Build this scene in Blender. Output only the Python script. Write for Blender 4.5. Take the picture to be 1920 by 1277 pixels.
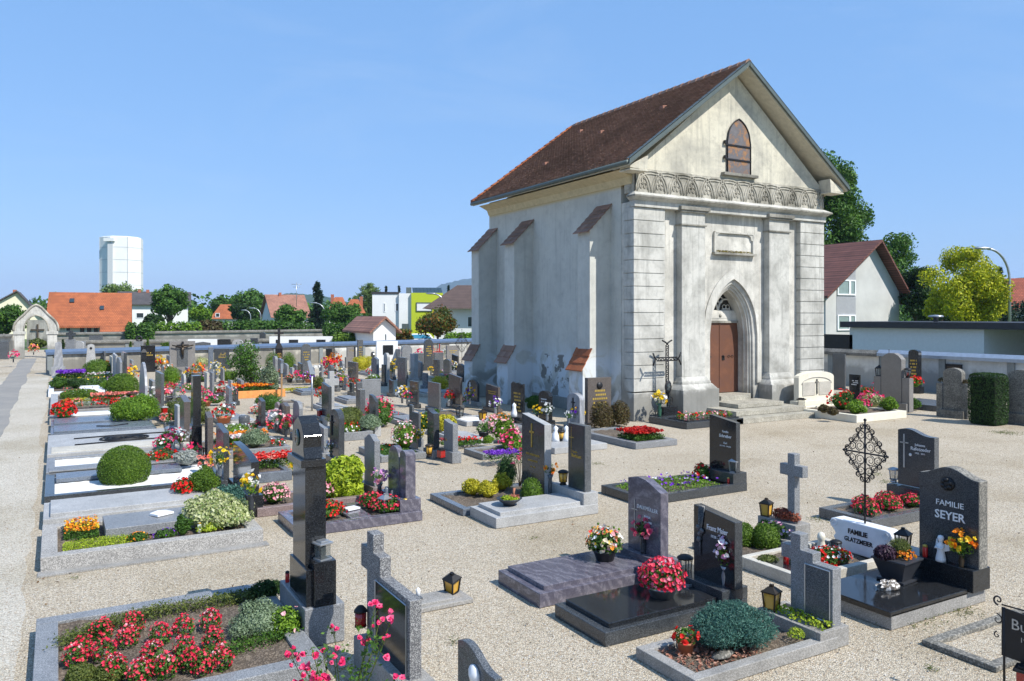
import bpy, math, random
import numpy as np
from mathutils import Vector, Matrix
for o in list(bpy.data.objects): bpy.data.objects.remove(o)
SC = bpy.context.scene; COL = SC.collection
R = math.radians
random.seed(7); RNG = np.random.default_rng(7)
# ---------------------------------------------------------------- camera
H = 3.4; F = 1490.0; YAW = R(29.85); HOR = 592.0
cam = bpy.data.cameras.new('camera'); camo = bpy.data.objects.new('camera', cam); COL.objects.link(camo)
camo.location = (0, 0, H); camo.rotation_euler = (R(90), 0, -YAW)
cam.lens = F/1920*36; cam.sensor_width = 36; cam.shift_y = -(638.5-HOR)/1920
cam.clip_start = 0.1; cam.clip_end = 20000
SC.camera = camo
# ---------------------------------------------------------------- sky, sun, exposure
SUN_EL, SUN_AZ = 48.0, 156.0          # azimuth clockwise from +Y
W = bpy.data.worlds.new('World'); SC.world = W; W.use_nodes = True
nt = W.node_tree; nt.nodes.clear()
sky = nt.nodes.new('ShaderNodeTexSky'); sky.sky_type = 'NISHITA'; sky.sun_disc = False
sky.sun_elevation = R(SUN_EL); sky.sun_rotation = R(SUN_AZ); sky.altitude = 300
sky.air_density = 1.0; sky.dust_density = 0.4; sky.ozone_density = 1.2
bg = nt.nodes.new('ShaderNodeBackground'); bg.inputs[1].default_value = 0.12
wo = nt.nodes.new('ShaderNodeOutputWorld')
mxs = nt.nodes.new('ShaderNodeMix'); mxs.data_type = 'RGBA'; mxs.inputs[0].default_value = .62; mxs.inputs[7].default_value = (1.55, 3.5, 7.0, 1)
nt.links.new(sky.outputs[0], mxs.inputs[6]); 
tcw = nt.nodes.new('ShaderNodeTexCoord'); mpw = nt.nodes.new('ShaderNodeMapping'); mpw.inputs['Scale'].default_value = (1.2,1.2,5); nt.links.new(tcw.outputs['Generated'], mpw.inputs[0])
nzw = nt.nodes.new('ShaderNodeTexNoise'); nzw.inputs['Scale'].default_value = 2.2; nzw.inputs['Detail'].default_value = 7; nzw.inputs['Roughness'].default_value = .62; nzw.inputs['Distortion'].default_value = .5; nt.links.new(mpw.outputs[0], nzw.inputs['Vector'])
crw = nt.nodes.new('ShaderNodeValToRGB'); crw.color_ramp.elements[0].position = .5; crw.color_ramp.elements[0].color = (0,0,0,1); crw.color_ramp.elements[1].position = .85; crw.color_ramp.elements[1].color = (.22,.22,.22,1); nt.links.new(nzw.outputs['Fac'], crw.inputs[0])
cxw = nt.nodes.new('ShaderNodeMix'); cxw.data_type = 'RGBA'; cxw.inputs[7].default_value = (4.2,5.2,6.4,1); nt.links.new(crw.outputs[0], cxw.inputs[0]); nt.links.new(mxs.outputs[2], cxw.inputs[6]); nt.links.new(cxw.outputs[2], bg.inputs[0]); nt.links.new(bg.outputs[0], wo.inputs[0])
sl = bpy.data.lights.new('sun', 'SUN'); sl.energy = 5.0; sl.angle = R(0.5); sl.color = (1.0, 0.955, 0.88)
so = bpy.data.objects.new('sun', sl); COL.objects.link(so)
_a = R(SUN_AZ); _e = R(SUN_EL)
SUNV = Vector((math.sin(_a)*math.cos(_e), math.cos(_a)*math.cos(_e), math.sin(_e)))
so.rotation_euler = SUNV.to_track_quat('Z', 'Y').to_euler(); so.location = (0, -10, 60)
SC.view_settings.view_transform = 'Standard'; SC.view_settings.look = 'None'
SC.view_settings.gamma = 1; SC.view_settings.exposure = 0.36
SC.render.engine = 'CYCLES'
SC.cycles.max_bounces = 6; SC.cycles.transparent_max_bounces = 8
# ---------------------------------------------------------------- surveying: pixel of the photo -> place
cA, sA = math.cos(YAW), math.sin(YAW)
def DL(d, lat): return (sA*d + cA*lat, cA*d - sA*lat)
def P(px, d): return DL(d, (px-960)/F*d)
def G(px, py, z=0.0): return P(px, (H-z)*F/(py-HOR))
def dep(x, y): return sA*x + cA*y
def ax(y, px):
    t = (px-960)/F; return y*(cA*t+sA)/(cA-sA*t)
def ay(x, px):
    t = (px-960)/F; return x*(cA-sA*t)/(cA*t+sA)
def zat(x, y, py): return H-(py-HOR)*dep(x, y)/F
# ---------------------------------------------------------------- mesh building
class MB:
    def __init__(s): s.v = []; s.f = []; s.sm = []
    def add(s, vs, fs, smooth=False):
        b = len(s.v); s.v.extend(tuple(v) for v in vs); s.f.extend(tuple(i+b for i in f) for f in fs); s.sm.extend([smooth]*len(fs)); return s
    def box(s, x0, x1, y0, y1, z0, z1):
        vs = [(x0,y0,z0),(x1,y0,z0),(x1,y1,z0),(x0,y1,z0),(x0,y0,z1),(x1,y0,z1),(x1,y1,z1),(x0,y1,z1)]
        return s.add(vs, [(3,2,1,0),(4,5,6,7),(0,1,5,4),(1,2,6,5),(2,3,7,6),(3,0,4,7)])
    def frustum(s, x0,x1,y0,y1,z0, X0,X1,Y0,Y1,z1):
        vs = [(x0,y0,z0),(x1,y0,z0),(x1,y1,z0),(x0,y1,z0),(X0,Y0,z1),(X1,Y0,z1),(X1,Y1,z1),(X0,Y1,z1)]
        return s.add(vs, [(3,2,1,0),(4,5,6,7),(0,1,5,4),(1,2,6,5),(2,3,7,6),(3,0,4,7)])
    def hexa(s, lo, hi):
        return s.add(list(lo)+list(hi), [(3,2,1,0),(4,5,6,7),(0,1,5,4),(1,2,6,5),(2,3,7,6),(3,0,4,7)])
    def prism_x(s, poly, x0, x1, smooth=False):   # poly of (y,z), counter-clockwise seen from +X
        n = len(poly); vs = [(x0,a,b) for a,b in poly]+[(x1,a,b) for a,b in poly]
        fs = [tuple(range(n-1,-1,-1)), tuple(range(n,2*n))]+[(i,(i+1)%n,n+(i+1)%n,n+i) for i in range(n)]
        return s.add(vs, fs)
    def prism_y(s, poly, y0, y1):                 # poly of (x,z), clockwise or not: normals fixed later
        n = len(poly); vs = [(a,y0,b) for a,b in poly]+[(a,y1,b) for a,b in poly]
        fs = [tuple(range(n)), tuple(range(2*n-1,n-1,-1))]+[(i,n+i,n+(i+1)%n,(i+1)%n) for i in range(n)]
        return s.add(vs, fs)
    def prism_z(s, poly, z0, z1):
        n = len(poly); vs = [(a,b,z0) for a,b in poly]+[(a,b,z1) for a,b in poly]
        fs = [tuple(range(n-1,-1,-1)), tuple(range(n,2*n))]+[(i,(i+1)%n,n+(i+1)%n,n+i) for i in range(n)]
        return s.add(vs, fs)
    def lathe(s, prof, n=16, c=(0,0,0), smooth=True, caps=True):
        vs = []; fs = []
        for r, z in prof:
            for k in range(n):
                a = 2*math.pi*k/n; vs.append((c[0]+r*math.cos(a), c[1]+r*math.sin(a), c[2]+z))
        m = len(prof)
        for i in range(m-1):
            for k in range(n):
                k2 = (k+1)%n; fs.append((i*n+k, i*n+k2, (i+1)*n+k2, (i+1)*n+k))
        s.add(vs, fs, smooth)
        if caps:
            b = len(s.v)-len(vs)
            s.f.append(tuple(b+k for k in range(n-1,-1,-1))); s.sm.append(False)
            s.f.append(tuple(b+(m-1)*n+k for k in range(n))); s.sm.append(False)
        return s
    def tube(s, pts, r, n=6, smooth=True):
        pts = [Vector(p) for p in pts]; m = len(pts)
        rs = r if isinstance(r, (list, tuple)) else [r]*m
        vs = []; fs = []; up = None
        for i, p in enumerate(pts):
            t = (pts[min(i+1,m-1)]-pts[max(i-1,0)])
            if t.length < 1e-9: t = Vector((0,0,1))
            t.normalize()
            if up is None:
                up = Vector((0,0,1)) if abs(t.z) < .9 else Vector((1,0,0))
            b = t.cross(up)
            if b.length < 1e-4: b = t.orthogonal()
            b.normalize(); up2 = b.cross(t).normalized(); up = up2
            for k in range(n):
                a = 2*math.pi*k/n; q = p + (b*math.cos(a)+up2*math.sin(a))*rs[i]; vs.append(tuple(q))
        for i in range(m-1):
            for k in range(n):
                k2 = (k+1)%n; fs.append((i*n+k, (i+1)*n+k, (i+1)*n+k2, i*n+k2))
        fs.append(tuple(range(n))); fs.append(tuple((m-1)*n+k for k in range(n-1,-1,-1)))
        return s.add(vs, fs, smooth)
    def blob(s, c, r, nu=10, nv=7, jit=0.0, smooth=True):
        rx, ry, rz = r if isinstance(r, (tuple, list)) else (r, r, r)
        vs = [(c[0],c[1],c[2]-rz)]; fs = []
        for j in range(1, nv):
            ph = -math.pi/2+math.pi*j/nv
            for k in range(nu):
                a = 2*math.pi*k/nu; q = 1+random.uniform(-jit, jit)
                vs.append((c[0]+rx*q*math.cos(ph)*math.cos(a), c[1]+ry*q*math.cos(ph)*math.sin(a), c[2]+rz*q*math.sin(ph)))
        vs.append((c[0],c[1],c[2]+rz)); L = len(vs)-1
        for k in range(nu):
            k2 = (k+1)%nu; fs.append((0, 1+k2, 1+k)); fs.append((L, L-nu+k, L-nu+k2))
            for j in range(nv-2): fs.append((1+j*nu+k, 1+j*nu+k2, 1+(j+1)*nu+k2, 1+(j+1)*nu+k))
        return s.add(vs, fs, smooth)
    def arr(s, V, Fc):                            # numpy arrays, equal-sized faces
        b = len(s.v); s.v.extend(map(tuple, V.tolist())); s.f.extend(map(tuple, (Fc+b).tolist())); s.sm.extend([False]*len(Fc)); return s
    def xform(s, M, start=0):
        for i in range(start, len(s.v)): s.v[i] = tuple(M @ Vector(s.v[i]))
        return s
    def mesh(s, name, mat, recalc=False):
        me = bpy.data.meshes.new(name)
        me.from_pydata(s.v, [], s.f); me.polygons.foreach_set('use_smooth', s.sm)
        mats = mat if isinstance(mat, (list, tuple)) else [mat]
        for m in mats: me.materials.append(m)
        if recalc:
            import bmesh
            bm = bmesh.new(); bm.from_mesh(me); bmesh.ops.recalc_face_normals(bm, faces=bm.faces); bm.to_mesh(me); bm.free()
        me.update(); return me
def obj(name, data, parent=None, loc=(0,0,0), rot=0):
    o = bpy.data.objects.new(name, data); COL.objects.link(o)
    o.location = loc; o.rotation_euler = (0,0,rot)
    if parent: o.parent = parent
    return o
def split2(parent, name, mbs, mat, bevel=0, loc=(0,0,0)):
    for m_ in mbs: part(parent, name, m_, mat, bevel, loc)
def part(parent, name, mb, mat, bevel=0, loc=(0,0,0), rot=0, recalc=True, label=None):
    o = obj(name, mb.mesh(name, mat, recalc), parent, loc, rot)
    if bevel:
        m = o.modifiers.new('bevel', 'BEVEL'); m.width = bevel; m.segments = 2; m.limit_method = 'ANGLE'; m.angle_limit = R(40)
    if label: o['label'] = label
    return o
USED = {}
def tag(o, label, cat, group=None, kind=None):
    o['label'] = label; o['category'] = cat
    if group: o['group'] = group
    if kind: o['kind'] = kind
    if label in USED and not kind: print('DUPLABEL', label)
    USED[label] = 1
    return o
def thing(name, label, cat, loc=(0,0,0), rot=0, group=None):
    o = obj(name, None, None, loc, rot); o.empty_display_size = .1
    return tag(o, label, cat, group)
def struct(name, mb, mat, recalc=False):
    o = obj(name, mb.mesh(name, mat, recalc)); o['kind'] = 'structure'; return o
def dup(root, loc, label, rot=None, scale=None, group=None):
    r = root.copy(); COL.objects.link(r); r.location = loc
    if rot is not None: r.rotation_euler = (0,0,rot)
    if scale is not None: r.scale = (scale,)*3 if not isinstance(scale, tuple) else scale
    tag(r, label, root['category'], group or root.get('group'))
    for ch in list(root.children):
        c = ch.copy(); COL.objects.link(c); c.parent = r
        for g in ch.children:
            d = g.copy(); COL.objects.link(d); d.parent = c
    return r
# ---------------------------------------------------------------- materials
def newmat(name):
    m = bpy.data.materials.new(name); m.use_nodes = True; n = m.node_tree.nodes; n.clear()
    out = n.new('ShaderNodeOutputMaterial'); b = n.new('ShaderNodeBsdfPrincipled')
    m.node_tree.links.new(b.outputs[0], out.inputs[0]); return m, m.node_tree, b
def coords(t, scale=(1,1,1)):
    tc = t.nodes.new('ShaderNodeTexCoord'); mp = t.nodes.new('ShaderNodeMapping'); mp.inputs['Scale'].default_value = scale
    t.links.new(tc.outputs['Object'], mp.inputs[0]); return mp.outputs[0]
def noise(t, co, scale, detail=4, rough=.6, dist=0):
    n = t.nodes.new('ShaderNodeTexNoise'); n.inputs['Scale'].default_value = scale; n.inputs['Detail'].default_value = detail
    n.inputs['Roughness'].default_value = rough; n.inputs['Distortion'].default_value = dist; t.links.new(co, n.inputs['Vector']); return n.outputs['Fac']
def ramp(t, fac, stops):
    r = t.nodes.new('ShaderNodeValToRGB'); e = r.color_ramp.elements
    while len(e) > 1: e.remove(e[-1])
    e[0].position = stops[0][0]; e[0].color = (*stops[0][1], 1)
    for p, c in stops[1:]:
        k = e.new(p); k.color = (*c, 1)
    t.links.new(fac, r.inputs[0]); return r.outputs[0]
def g3(v): return (v, v, v)
def mixc(t, fac, a, b, mode='MIX'):
    m = t.nodes.new('ShaderNodeMix'); m.data_type = 'RGBA'; m.blend_type = mode
    for i, s in ((0, fac), (6, a), (7, b)):
        if isinstance(s, (int, float)): m.inputs[i].default_value = s
        elif isinstance(s, tuple): m.inputs[i].default_value = (*s, 1)
        else: t.links.new(s, m.inputs[i])
    return m.outputs[2]
def bump(t, b, h, strength=.3, dist=.01):
    n = t.nodes.new('ShaderNodeBump'); n.inputs['Strength'].default_value = strength; n.inputs['Distance'].default_value = dist
    t.links.new(h, n.inputs['Height']); t.links.new(n.outputs[0], b.inputs['Normal'])
def math_(t, op, a, b=0.0, c=None):
    m = t.nodes.new('ShaderNodeMath'); m.operation = op
    for i, s in enumerate((a, b) if c is None else (a, b, c)):
        if isinstance(s, (int, float)): m.inputs[i].default_value = s
        else: t.links.new(s, m.inputs[i])
    return m.outputs[0]
def plain(name, col, rough=.6, metal=0, var=.12, scale=6, spec=.5, bmp=0):
    m, t, b = newmat(name); co = coords(t)
    c = ramp(t, noise(t, co, scale), [(.3, tuple(x*(1-var) for x in col)), (.7, tuple(min(1, x*(1+var)) for x in col))])
    t.links.new(c, b.inputs['Base Color']); b.inputs['Roughness'].default_value = rough; b.inputs['Metallic'].default_value = metal
    b.inputs['Specular IOR Level'].default_value = spec
    if bmp: bump(t, b, noise(t, co, scale*8), bmp, .01)
    return m
def granite(name, a, bcol, rough=.25, scale=220, speck=.5, cloud=.25, top=None, bmp=.0, coat=0.0):
    """speckled stone: a = ground colour, bcol = crystal colour"""
    m, t, b = newmat(name); co = coords(t)
    v = t.nodes.new('ShaderNodeTexVoronoi'); v.inputs['Scale'].default_value = scale; t.links.new(co, v.inputs['Vector'])
    sp = t.nodes.new('ShaderNodeSeparateColor'); t.links.new(v.outputs['Color'], sp.inputs[0])
    c1 = ramp(t, sp.outputs[0], [(0, a), (1-speck, a), (min(.999, 1-speck*.5), bcol)])
    c2 = ramp(t, noise(t, co, 2.2, 5, .65), [(.3, g3(1-cloud)), (.7, g3(1.0))])
    c = mixc(t, 1.0, c1, c2, 'MULTIPLY')
    n3 = noise(t, co, 9, 6, .75)
    c = mixc(t, ramp(t, n3, [(.52, g3(0)), (.75, g3(.35))]), c, tuple((x+y)/2*.9 for x, y in zip(a, bcol)))
    t.links.new(c, b.inputs['Base Color'])
    rr = t.nodes.new('ShaderNodeMapRange'); rr.inputs[3].default_value = rough*.75; rr.inputs[4].default_value = min(1, rough*1.5)
    t.links.new(n3, rr.inputs[0]); t.links.new(rr.outputs[0], b.inputs['Roughness'])
    if coat: b.inputs['Coat Weight'].default_value = coat; b.inputs['Coat Roughness'].default_value = .04
    if bmp: bump(t, b, v.outputs['Distance'], bmp, .006)
    return m
def veined(name, a, bcol, rough=.2, scale=2.0, dist=6, stretch=(1,1,1)):
    m, t, b = newmat(name); co = coords(t, stretch)
    w = t.nodes.new('ShaderNodeTexWave'); w.inputs['Scale'].default_value = scale; w.inputs['Distortion'].default_value = dist
    w.inputs['Detail'].default_value = 4; w.inputs['Detail Scale'].default_value = 1.6; w.bands_direction = 'DIAGONAL'; t.links.new(co, w.inputs['Vector'])
    c1 = ramp(t, math_(t, 'ADD', math_(t, 'MULTIPLY', w.outputs['Fac'], .14), math_(t, 'MULTIPLY', noise(t, co, 9, 8, .8, 3.5), .86)), [(.3, a), (.5, tuple((x*2+y)/3 for x, y in zip(a, bcol))), (.62, bcol)])
    c = mixc(t, ramp(t, noise(t, co, 130, 2), [(.35, g3(0)), (.7, g3(.6))]), c1, tuple(x*.65 for x in a))
    t.links.new(c, b.inputs['Base Color']); b.inputs['Roughness'].default_value = rough
    return m
def islandmat(name, cols, rough=.6, trans=0.0, spec=.3, nscale=1.5, nvar=.35):
    """leaves, petals, tiles: every loose piece takes its own colour from cols"""
    m, t, b = newmat(name); ge = t.nodes.new('ShaderNodeNewGeometry')
    n = len(cols); st = [(i/(n-1) if n > 1 else 0, c) for i, c in enumerate(cols)]
    c = ramp(t, ge.outputs['Random Per Island'], st)
    co = coords(t)
    c = mixc(t, 1.0, c, ramp(t, noise(t, co, nscale, 3), [(.3, g3(1-nvar)), (.7, g3(1.0))]), 'MULTIPLY')
    t.links.new(c, b.inputs['Base Color']); b.inputs['Roughness'].default_value = rough; b.inputs['Specular IOR Level'].default_value = spec
    if trans:
        tr = t.nodes.new('ShaderNodeBsdfTranslucent'); mx = t.nodes.new('ShaderNodeMixShader'); mx.inputs[0].default_value = trans
        t.links.new(c, tr.inputs[0]); t.links.new(b.outputs[0], mx.inputs[1]); t.links.new(tr.outputs[0], mx.inputs[2])
        out = [x for x in t.nodes if x.type == 'OUTPUT_MATERIAL'][0]; t.links.new(mx.outputs[0], out.inputs[0])
    return m
def glassy(name, col, rough=.08, alpha=1.0):
    m, t, b = newmat(name); co = coords(t)
    t.links.new(ramp(t, noise(t, co, 3), [(.3, tuple(x*.8 for x in col)), (.7, col)]), b.inputs['Base Color'])
    b.inputs['Roughness'].default_value = rough; b.inputs['Specular IOR Level'].default_value = .8; b.inputs['Alpha'].default_value = alpha
    return m
M = {}
M['black'] = granite('black_granite', (.012,.013,.015), (.05,.055,.06), .09, 260, .25, .2)
M['blackg'] = granite('black_grey_granite', (.03,.034,.038), (.11,.12,.13), .16, 240, .4, .25)
M['dark'] = granite('dark_grey_granite', (.06,.065,.07), (.2,.21,.22), .22, 230, .45, .25)
M['brown'] = granite('brown_granite', (.075,.062,.055), (.19,.165,.15), .2, 230, .45, .25)
M['grey'] = granite('grey_granite', (.15,.155,.16), (.36,.37,.38), .4, 200, .5, .25)
M['lgrey'] = granite('light_grey_granite', (.32,.32,.315), (.54,.54,.53), .5, 190, .5, .3)
M['taupe'] = granite('taupe_granite', (.16,.15,.14), (.3,.285,.27), .45, 220, .5, .2)
M['blue'] = granite('blue_grey_granite', (.09,.11,.14), (.24,.27,.31), .25, 220, .5, .3)
M['speck'] = granite('washed_aggregate', (.24,.23,.215), (.52,.5,.465), .8, 120, .55, .2, bmp=.4)
M['speckd'] = granite('dark_speckled_granite', (.10,.10,.105), (.42,.42,.41), .6, 170, .4, .2, bmp=.3)
M['purple'] = veined('purple_veined_granite', (.075,.07,.095), (.23,.215,.25), .16, 3.5, 9, (1,.4,.7))
M['swirl'] = veined('swirled_grey_marble', (.22,.23,.25), (.42,.43,.45), .4, 2.2, 5, (1,1,.4))
M['rose'] = granite('rose_brown_granite', (.17,.125,.12), (.34,.27,.26), .3, 200, .5, .2)
M['conc'] = granite('concrete_kerb', (.26,.25,.23), (.4,.385,.36), .85, 120, .5, .35, bmp=.3)
M['old'] = granite('weathered_stone', (.15,.145,.125), (.33,.31,.27), .9, 60, .5, .55, bmp=.4)
M['lime'] = granite('pale_limestone', (.5,.47,.4), (.62,.59,.52), .8, 90, .4, .3, bmp=.2)
M['cream'] = plain('cream_stone', (.7,.66,.54), .55, var=.06)
M['whitem'] = plain('white_stone', (.72,.74,.76), .5, var=.08)
M['iron'] = plain('wrought_iron', (.018,.018,.02), .5, .4)
M['copper'] = plain('dark_bronze', (.06,.045,.03), .4, .6)
M['gold'] = plain('gold_lettering', (.55,.38,.08), .35, .5)
M['silver'] = plain('white_lettering', (.75,.75,.75), .5)
M['whitegr'] = granite('white_marble_chips', (.66,.66,.65), (.85,.85,.84), .8, 60, .6, .08, bmp=.8)
M['soil'] = granite('garden_soil', (.10,.075,.052), (.24,.19,.14), .95, 70, .4, .4, bmp=.9)
M['amber'] = glassy('amber_glass', (.75,.42,.05), .15)
M['redgl'] = glassy('red_glass', (.35,.01,.01), .1)
M['clear'] = glassy('lantern_glass', (.16,.19,.19), .06, .35)
M['redpl'] = glassy('red_candle', (.6,.015,.012), .25)
M['white'] = plain('white_ceramic', (.78,.8,.82), .35, var=.04)
M['terra'] = plain('terracotta', (.42,.15,.07), .8)
M['pot'] = plain('dark_plastic_pot', (.03,.033,.04), .4)
M['potg'] = plain('green_pot', (.03,.1,.06), .4)
M['galv'] = plain('galvanised_metal', (.4,.42,.44), .35, .7)
M['wood'] = plain('weathered_wood', (.3,.18,.08), .7, scale=12)
M['orangewood'] = plain('orange_wood', (.7,.28,.08), .6, var=.2)
M['bark'] = plain('bark', (.09,.07,.05), .95, scale=14, bmp=.6)
# foliage
LV = dict(
 dark=[(.012,.035,.008),(.03,.08,.015),(.055,.13,.02)], mid=[(.03,.08,.01),(.07,.17,.02),(.12,.25,.03)], tree=[(.035,.10,.012),(.08,.19,.022),(.14,.28,.035)],
 bright=[(.07,.16,.015),(.15,.30,.02),(.26,.42,.03)], lime=[(.22,.34,.02),(.42,.55,.03),(.58,.66,.05)],
 olive=[(.06,.09,.015),(.12,.16,.03),(.2,.23,.05)], yellow=[(.3,.3,.02),(.6,.55,.03),(.75,.68,.05)],
 silver=[(.14,.2,.1),(.25,.35,.2),(.36,.45,.3)], blue=[(.03,.1,.08),(.07,.19,.15),(.14,.3,.23)],
 varieg=[(.16,.26,.06),(.5,.55,.22),(.75,.76,.48)], grey=[(.3,.34,.3),(.5,.53,.48),(.65,.66,.6)],
 brown=[(.06,.04,.015),(.13,.09,.035),(.12,.12,.03)], ball=[(.05,.11,.01),(.11,.21,.015),(.19,.31,.03)],
 maple=[(.05,.09,.015),(.1,.15,.02),(.3,.1,.02)], ygreen=[(.18,.26,.01),(.48,.52,.015),(.75,.72,.02)], purple=[(.03,.015,.03),(.07,.03,.06),(.1,.06,.08)],
 conif=[(.01,.03,.015),(.02,.055,.025),(.035,.08,.035)], willow=[(.1,.17,.04),(.18,.28,.07),(.26,.36,.1)])
for k, c in LV.items(): M['lf_'+k] = islandmat('leaves_'+k, c, .55, .3, .35, 1.2, .3)
FL = dict(red=[(.5,.005,.005),(.75,.015,.01),(.85,.04,.03)], pink=[(.7,.05,.14),(.85,.15,.25),(.9,.4,.45)], hot=[(.7,.02,.1),(.85,.05,.2),(.9,.2,.35)],
 begonia=[(.6,.01,.05),(.8,.04,.09),(.85,.12,.16)], rose=[(.85,.3,.38),(.9,.45,.5),(.9,.65,.62)], white=[(.75,.75,.72),(.85,.85,.83),(.9,.9,.9)],
 yellow=[(.8,.45,.01),(.85,.6,.02),(.88,.72,.08)], orange=[(.8,.16,.01),(.85,.28,.01),(.88,.42,.03)], purple=[(.1,.02,.35),(.22,.04,.55),(.35,.12,.7)],
 mixed=[(.8,.03,.04),(.85,.5,.02),(.85,.85,.8),(.85,.15,.2),(.88,.65,.05),(.85,.82,.75)], pastel=[(.85,.75,.78),(.8,.3,.5),(.7,.6,.85),(.9,.9,.88)],
 darkred=[(.3,.01,.01),(.5,.02,.015),(.62,.05,.03)], salmon=[(.75,.14,.1),(.85,.28,.22),(.85,.42,.34)], lilac=[(.5,.25,.6),(.75,.35,.65),(.85,.6,.8)])
for k, c in FL.items(): M['fl_'+k] = islandmat('petals_'+k, c, .5, .25, .3, 4, .1)
# ---------------------------------------------------------------- foliage geometry
def rots(n, nrm, spread):
    d = nrm + RNG.normal(0, spread, (n,3)); d /= np.linalg.norm(d, axis=1)[:,None]+1e-9
    a = np.cross(d, RNG.normal(0,1,(n,3))); a /= np.linalg.norm(a, axis=1)[:,None]+1e-9
    return d, a, np.cross(d, a)
def leaves(mb, pts, nrm, size, aspect=.55, spread=.6, var=.5):
    n = len(pts); d, a, b = rots(n, nrm, spread)
    s = size*(1+RNG.uniform(-var, var, n))[:,None]
    V = np.stack([pts-a*s*.5, pts+b*s*aspect*.5+d*s*.08, pts+a*s*.5, pts-b*s*aspect*.5+d*s*.08], 1).reshape(-1,3)
    return mb.arr(V, np.arange(4*n).reshape(n,4))
def petals(mb, pts, nrm, size, spread=.5, var=.4, cup=.35):
    n = len(pts); d, a, b = rots(n, nrm, spread); s = size*(1+RNG.uniform(-var, var, n))
    K = 6; V = np.zeros((n, K+1, 3)); V[:,0] = pts
    for k in range(K):
        q = 2*math.pi*k/K; rr = .5*(1 if k%2 else .8)
        V[:,k+1] = pts + (a*math.cos(q)+b*math.sin(q))*(s*rr)[:,None] + d*(s*cup)[:,None]*(.8 if k%2 else .5)
    base = np.arange(n)[:,None,None]*(K+1); tri = np.array([[0,k+1,(k+1)%K+1] for k in range(K)])
    return mb.arr(V.reshape(-1,3), (base+tri[None]).reshape(-1,3))
def shell(n, c, r, lo=.75, hi=1.05, zmin=-1.0):
    v = RNG.normal(0,1,(int(n*2.2)+20,3)); v /= np.linalg.norm(v,axis=1)[:,None]; v = v[v[:,2] > zmin][:n]
    rad = RNG.uniform(lo, hi, len(v))[:,None]
    return np.array(c)+v*rad*np.array(r), v
def bushmb(mb, c, r, n, size, lumps=0, zmin=-.6, spread=.6, aspect=.55, lo=.7, lump=.35):
    """dense ellipsoid of leaves with optional lumps on its surface"""
    q_ = (.84 if lo >= .85 else .62) if not lumps else .56
    if n >= 240: mb.blob(c, [x*q_ for x in r], 12, 8, .12)
    n = int(n*(1.9 if n >= 240 else 1.4))
    if not lumps:
        p, v = shell(n, c, r, lo, 1.05, zmin); return leaves(mb, p, v, size, aspect, spread)
    q, v0 = shell(lumps, c, [x*.68 for x in r], .8, 1.1, zmin)
    for k in range(len(q)):
        rr = [x*lump*random.uniform(.8,1.3) for x in r]
        p, v = shell(n//(lumps+1), q[k], rr, .5, 1.05, -.8); leaves(mb, p, v, size, aspect, spread)
    p, v = shell(max(n//(lumps+1)*3, n//3), c, [x*.84 for x in r], .68, 1.0, zmin); return leaves(mb, p, v, size, aspect, spread)
def flat_area(n, x0,x1,y0,y1, z, hz=.05):
    p = np.stack([RNG.uniform(x0,x1,n), RNG.uniform(y0,y1,n), z+RNG.uniform(0,hz,n)],1); v = np.tile([0,0,1.0],(n,1)); return p, v
# ================================================================ THE SETTING
def gravel_mat(name, tint, dark=.55, scale=72):
    m, t, b = newmat(name); co = coords(t)
    v = t.nodes.new('ShaderNodeTexVoronoi'); v.inputs['Scale'].default_value = scale; v.inputs['Randomness'].default_value = 1; t.links.new(co, v.inputs['Vector'])
    sp = t.nodes.new('ShaderNodeSeparateColor'); t.links.new(v.outputs['Color'], sp.inputs[0])
    c = ramp(t, sp.outputs[0], [(0, tuple(x*.5 for x in tint)), (.2, tuple(x*.84 for x in tint)), (.55, tint), (.9, tuple(min(.8, x*1.25) for x in tint)), (1, (.7,.68,.64))])
    c = mixc(t, ramp(t, sp.outputs[1], [(.80, g3(0)), (.86, g3(.55))]), c, (.34,.22,.12))
    gap = ramp(t, v.outputs['Distance'], [(.35, g3(1)), (.75, g3(dark))])
    c = mixc(t, 1.0, c, gap, 'MULTIPLY')
    big = noise(t, co, .35, 6, .6); c = mixc(t, 1.0, c, ramp(t, big, [(.32, (.76,.73,.66)), (.5, (.93,.92,.9)), (.7, (1,1,1))]), 'MULTIPLY')
    dirt = noise(t, co, 1.3, 8, .75, .6)
    c = mixc(t, ramp(t, dirt, [(.60, g3(0)), (.72, g3(.4))]), c, (.20,.16,.10))
    t.links.new(c, b.inputs['Base Color']); b.inputs['Roughness'].default_value = .9
    h = t.nodes.new('ShaderNodeMath'); h.operation = 'SUBTRACT'; h.inputs[0].default_value = 1; t.links.new(v.outputs['Distance'], h.inputs[1])
    bump(t, b, h.outputs[0], .8, .012); return m
M['gravel'] = gravel_mat('gravel', (.59,.515,.395), .5)
M['gravelpath'] = gravel_mat('rolled_path_gravel', (.59,.55,.465), .75, 75)
def asphalt():
    m, t, b = newmat('asphalt'); co = coords(t)
    c = ramp(t, noise(t, co, 90, 3, .7), [(.3, (.19,.185,.175)), (.7, (.28,.27,.255))])
    c = mixc(t, ramp(t, noise(t, co, .8, 5), [(.4, g3(0)), (.7, g3(.5))]), c, (.34,.32,.28))
    t.links.new(c, b.inputs['Base Color']); b.inputs['Roughness'].default_value = 1; b.inputs['Specular IOR Level'].default_value = .1; bump(t, b, noise(t, co, 200, 2), .4, .004); return m
M['asphalt'] = asphalt()
M['meadow'] = plain('meadow_grass', (.07,.12,.03), .9, var=.4, scale=.05)
S_ = 4000
struct('ground', MB().add([(-S_,-S_,-.012),(S_,-S_,-.012),(S_,S_*2,-.012),(-S_,S_*2,-.012)], [(0,1,2,3)]), M['meadow'])
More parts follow.
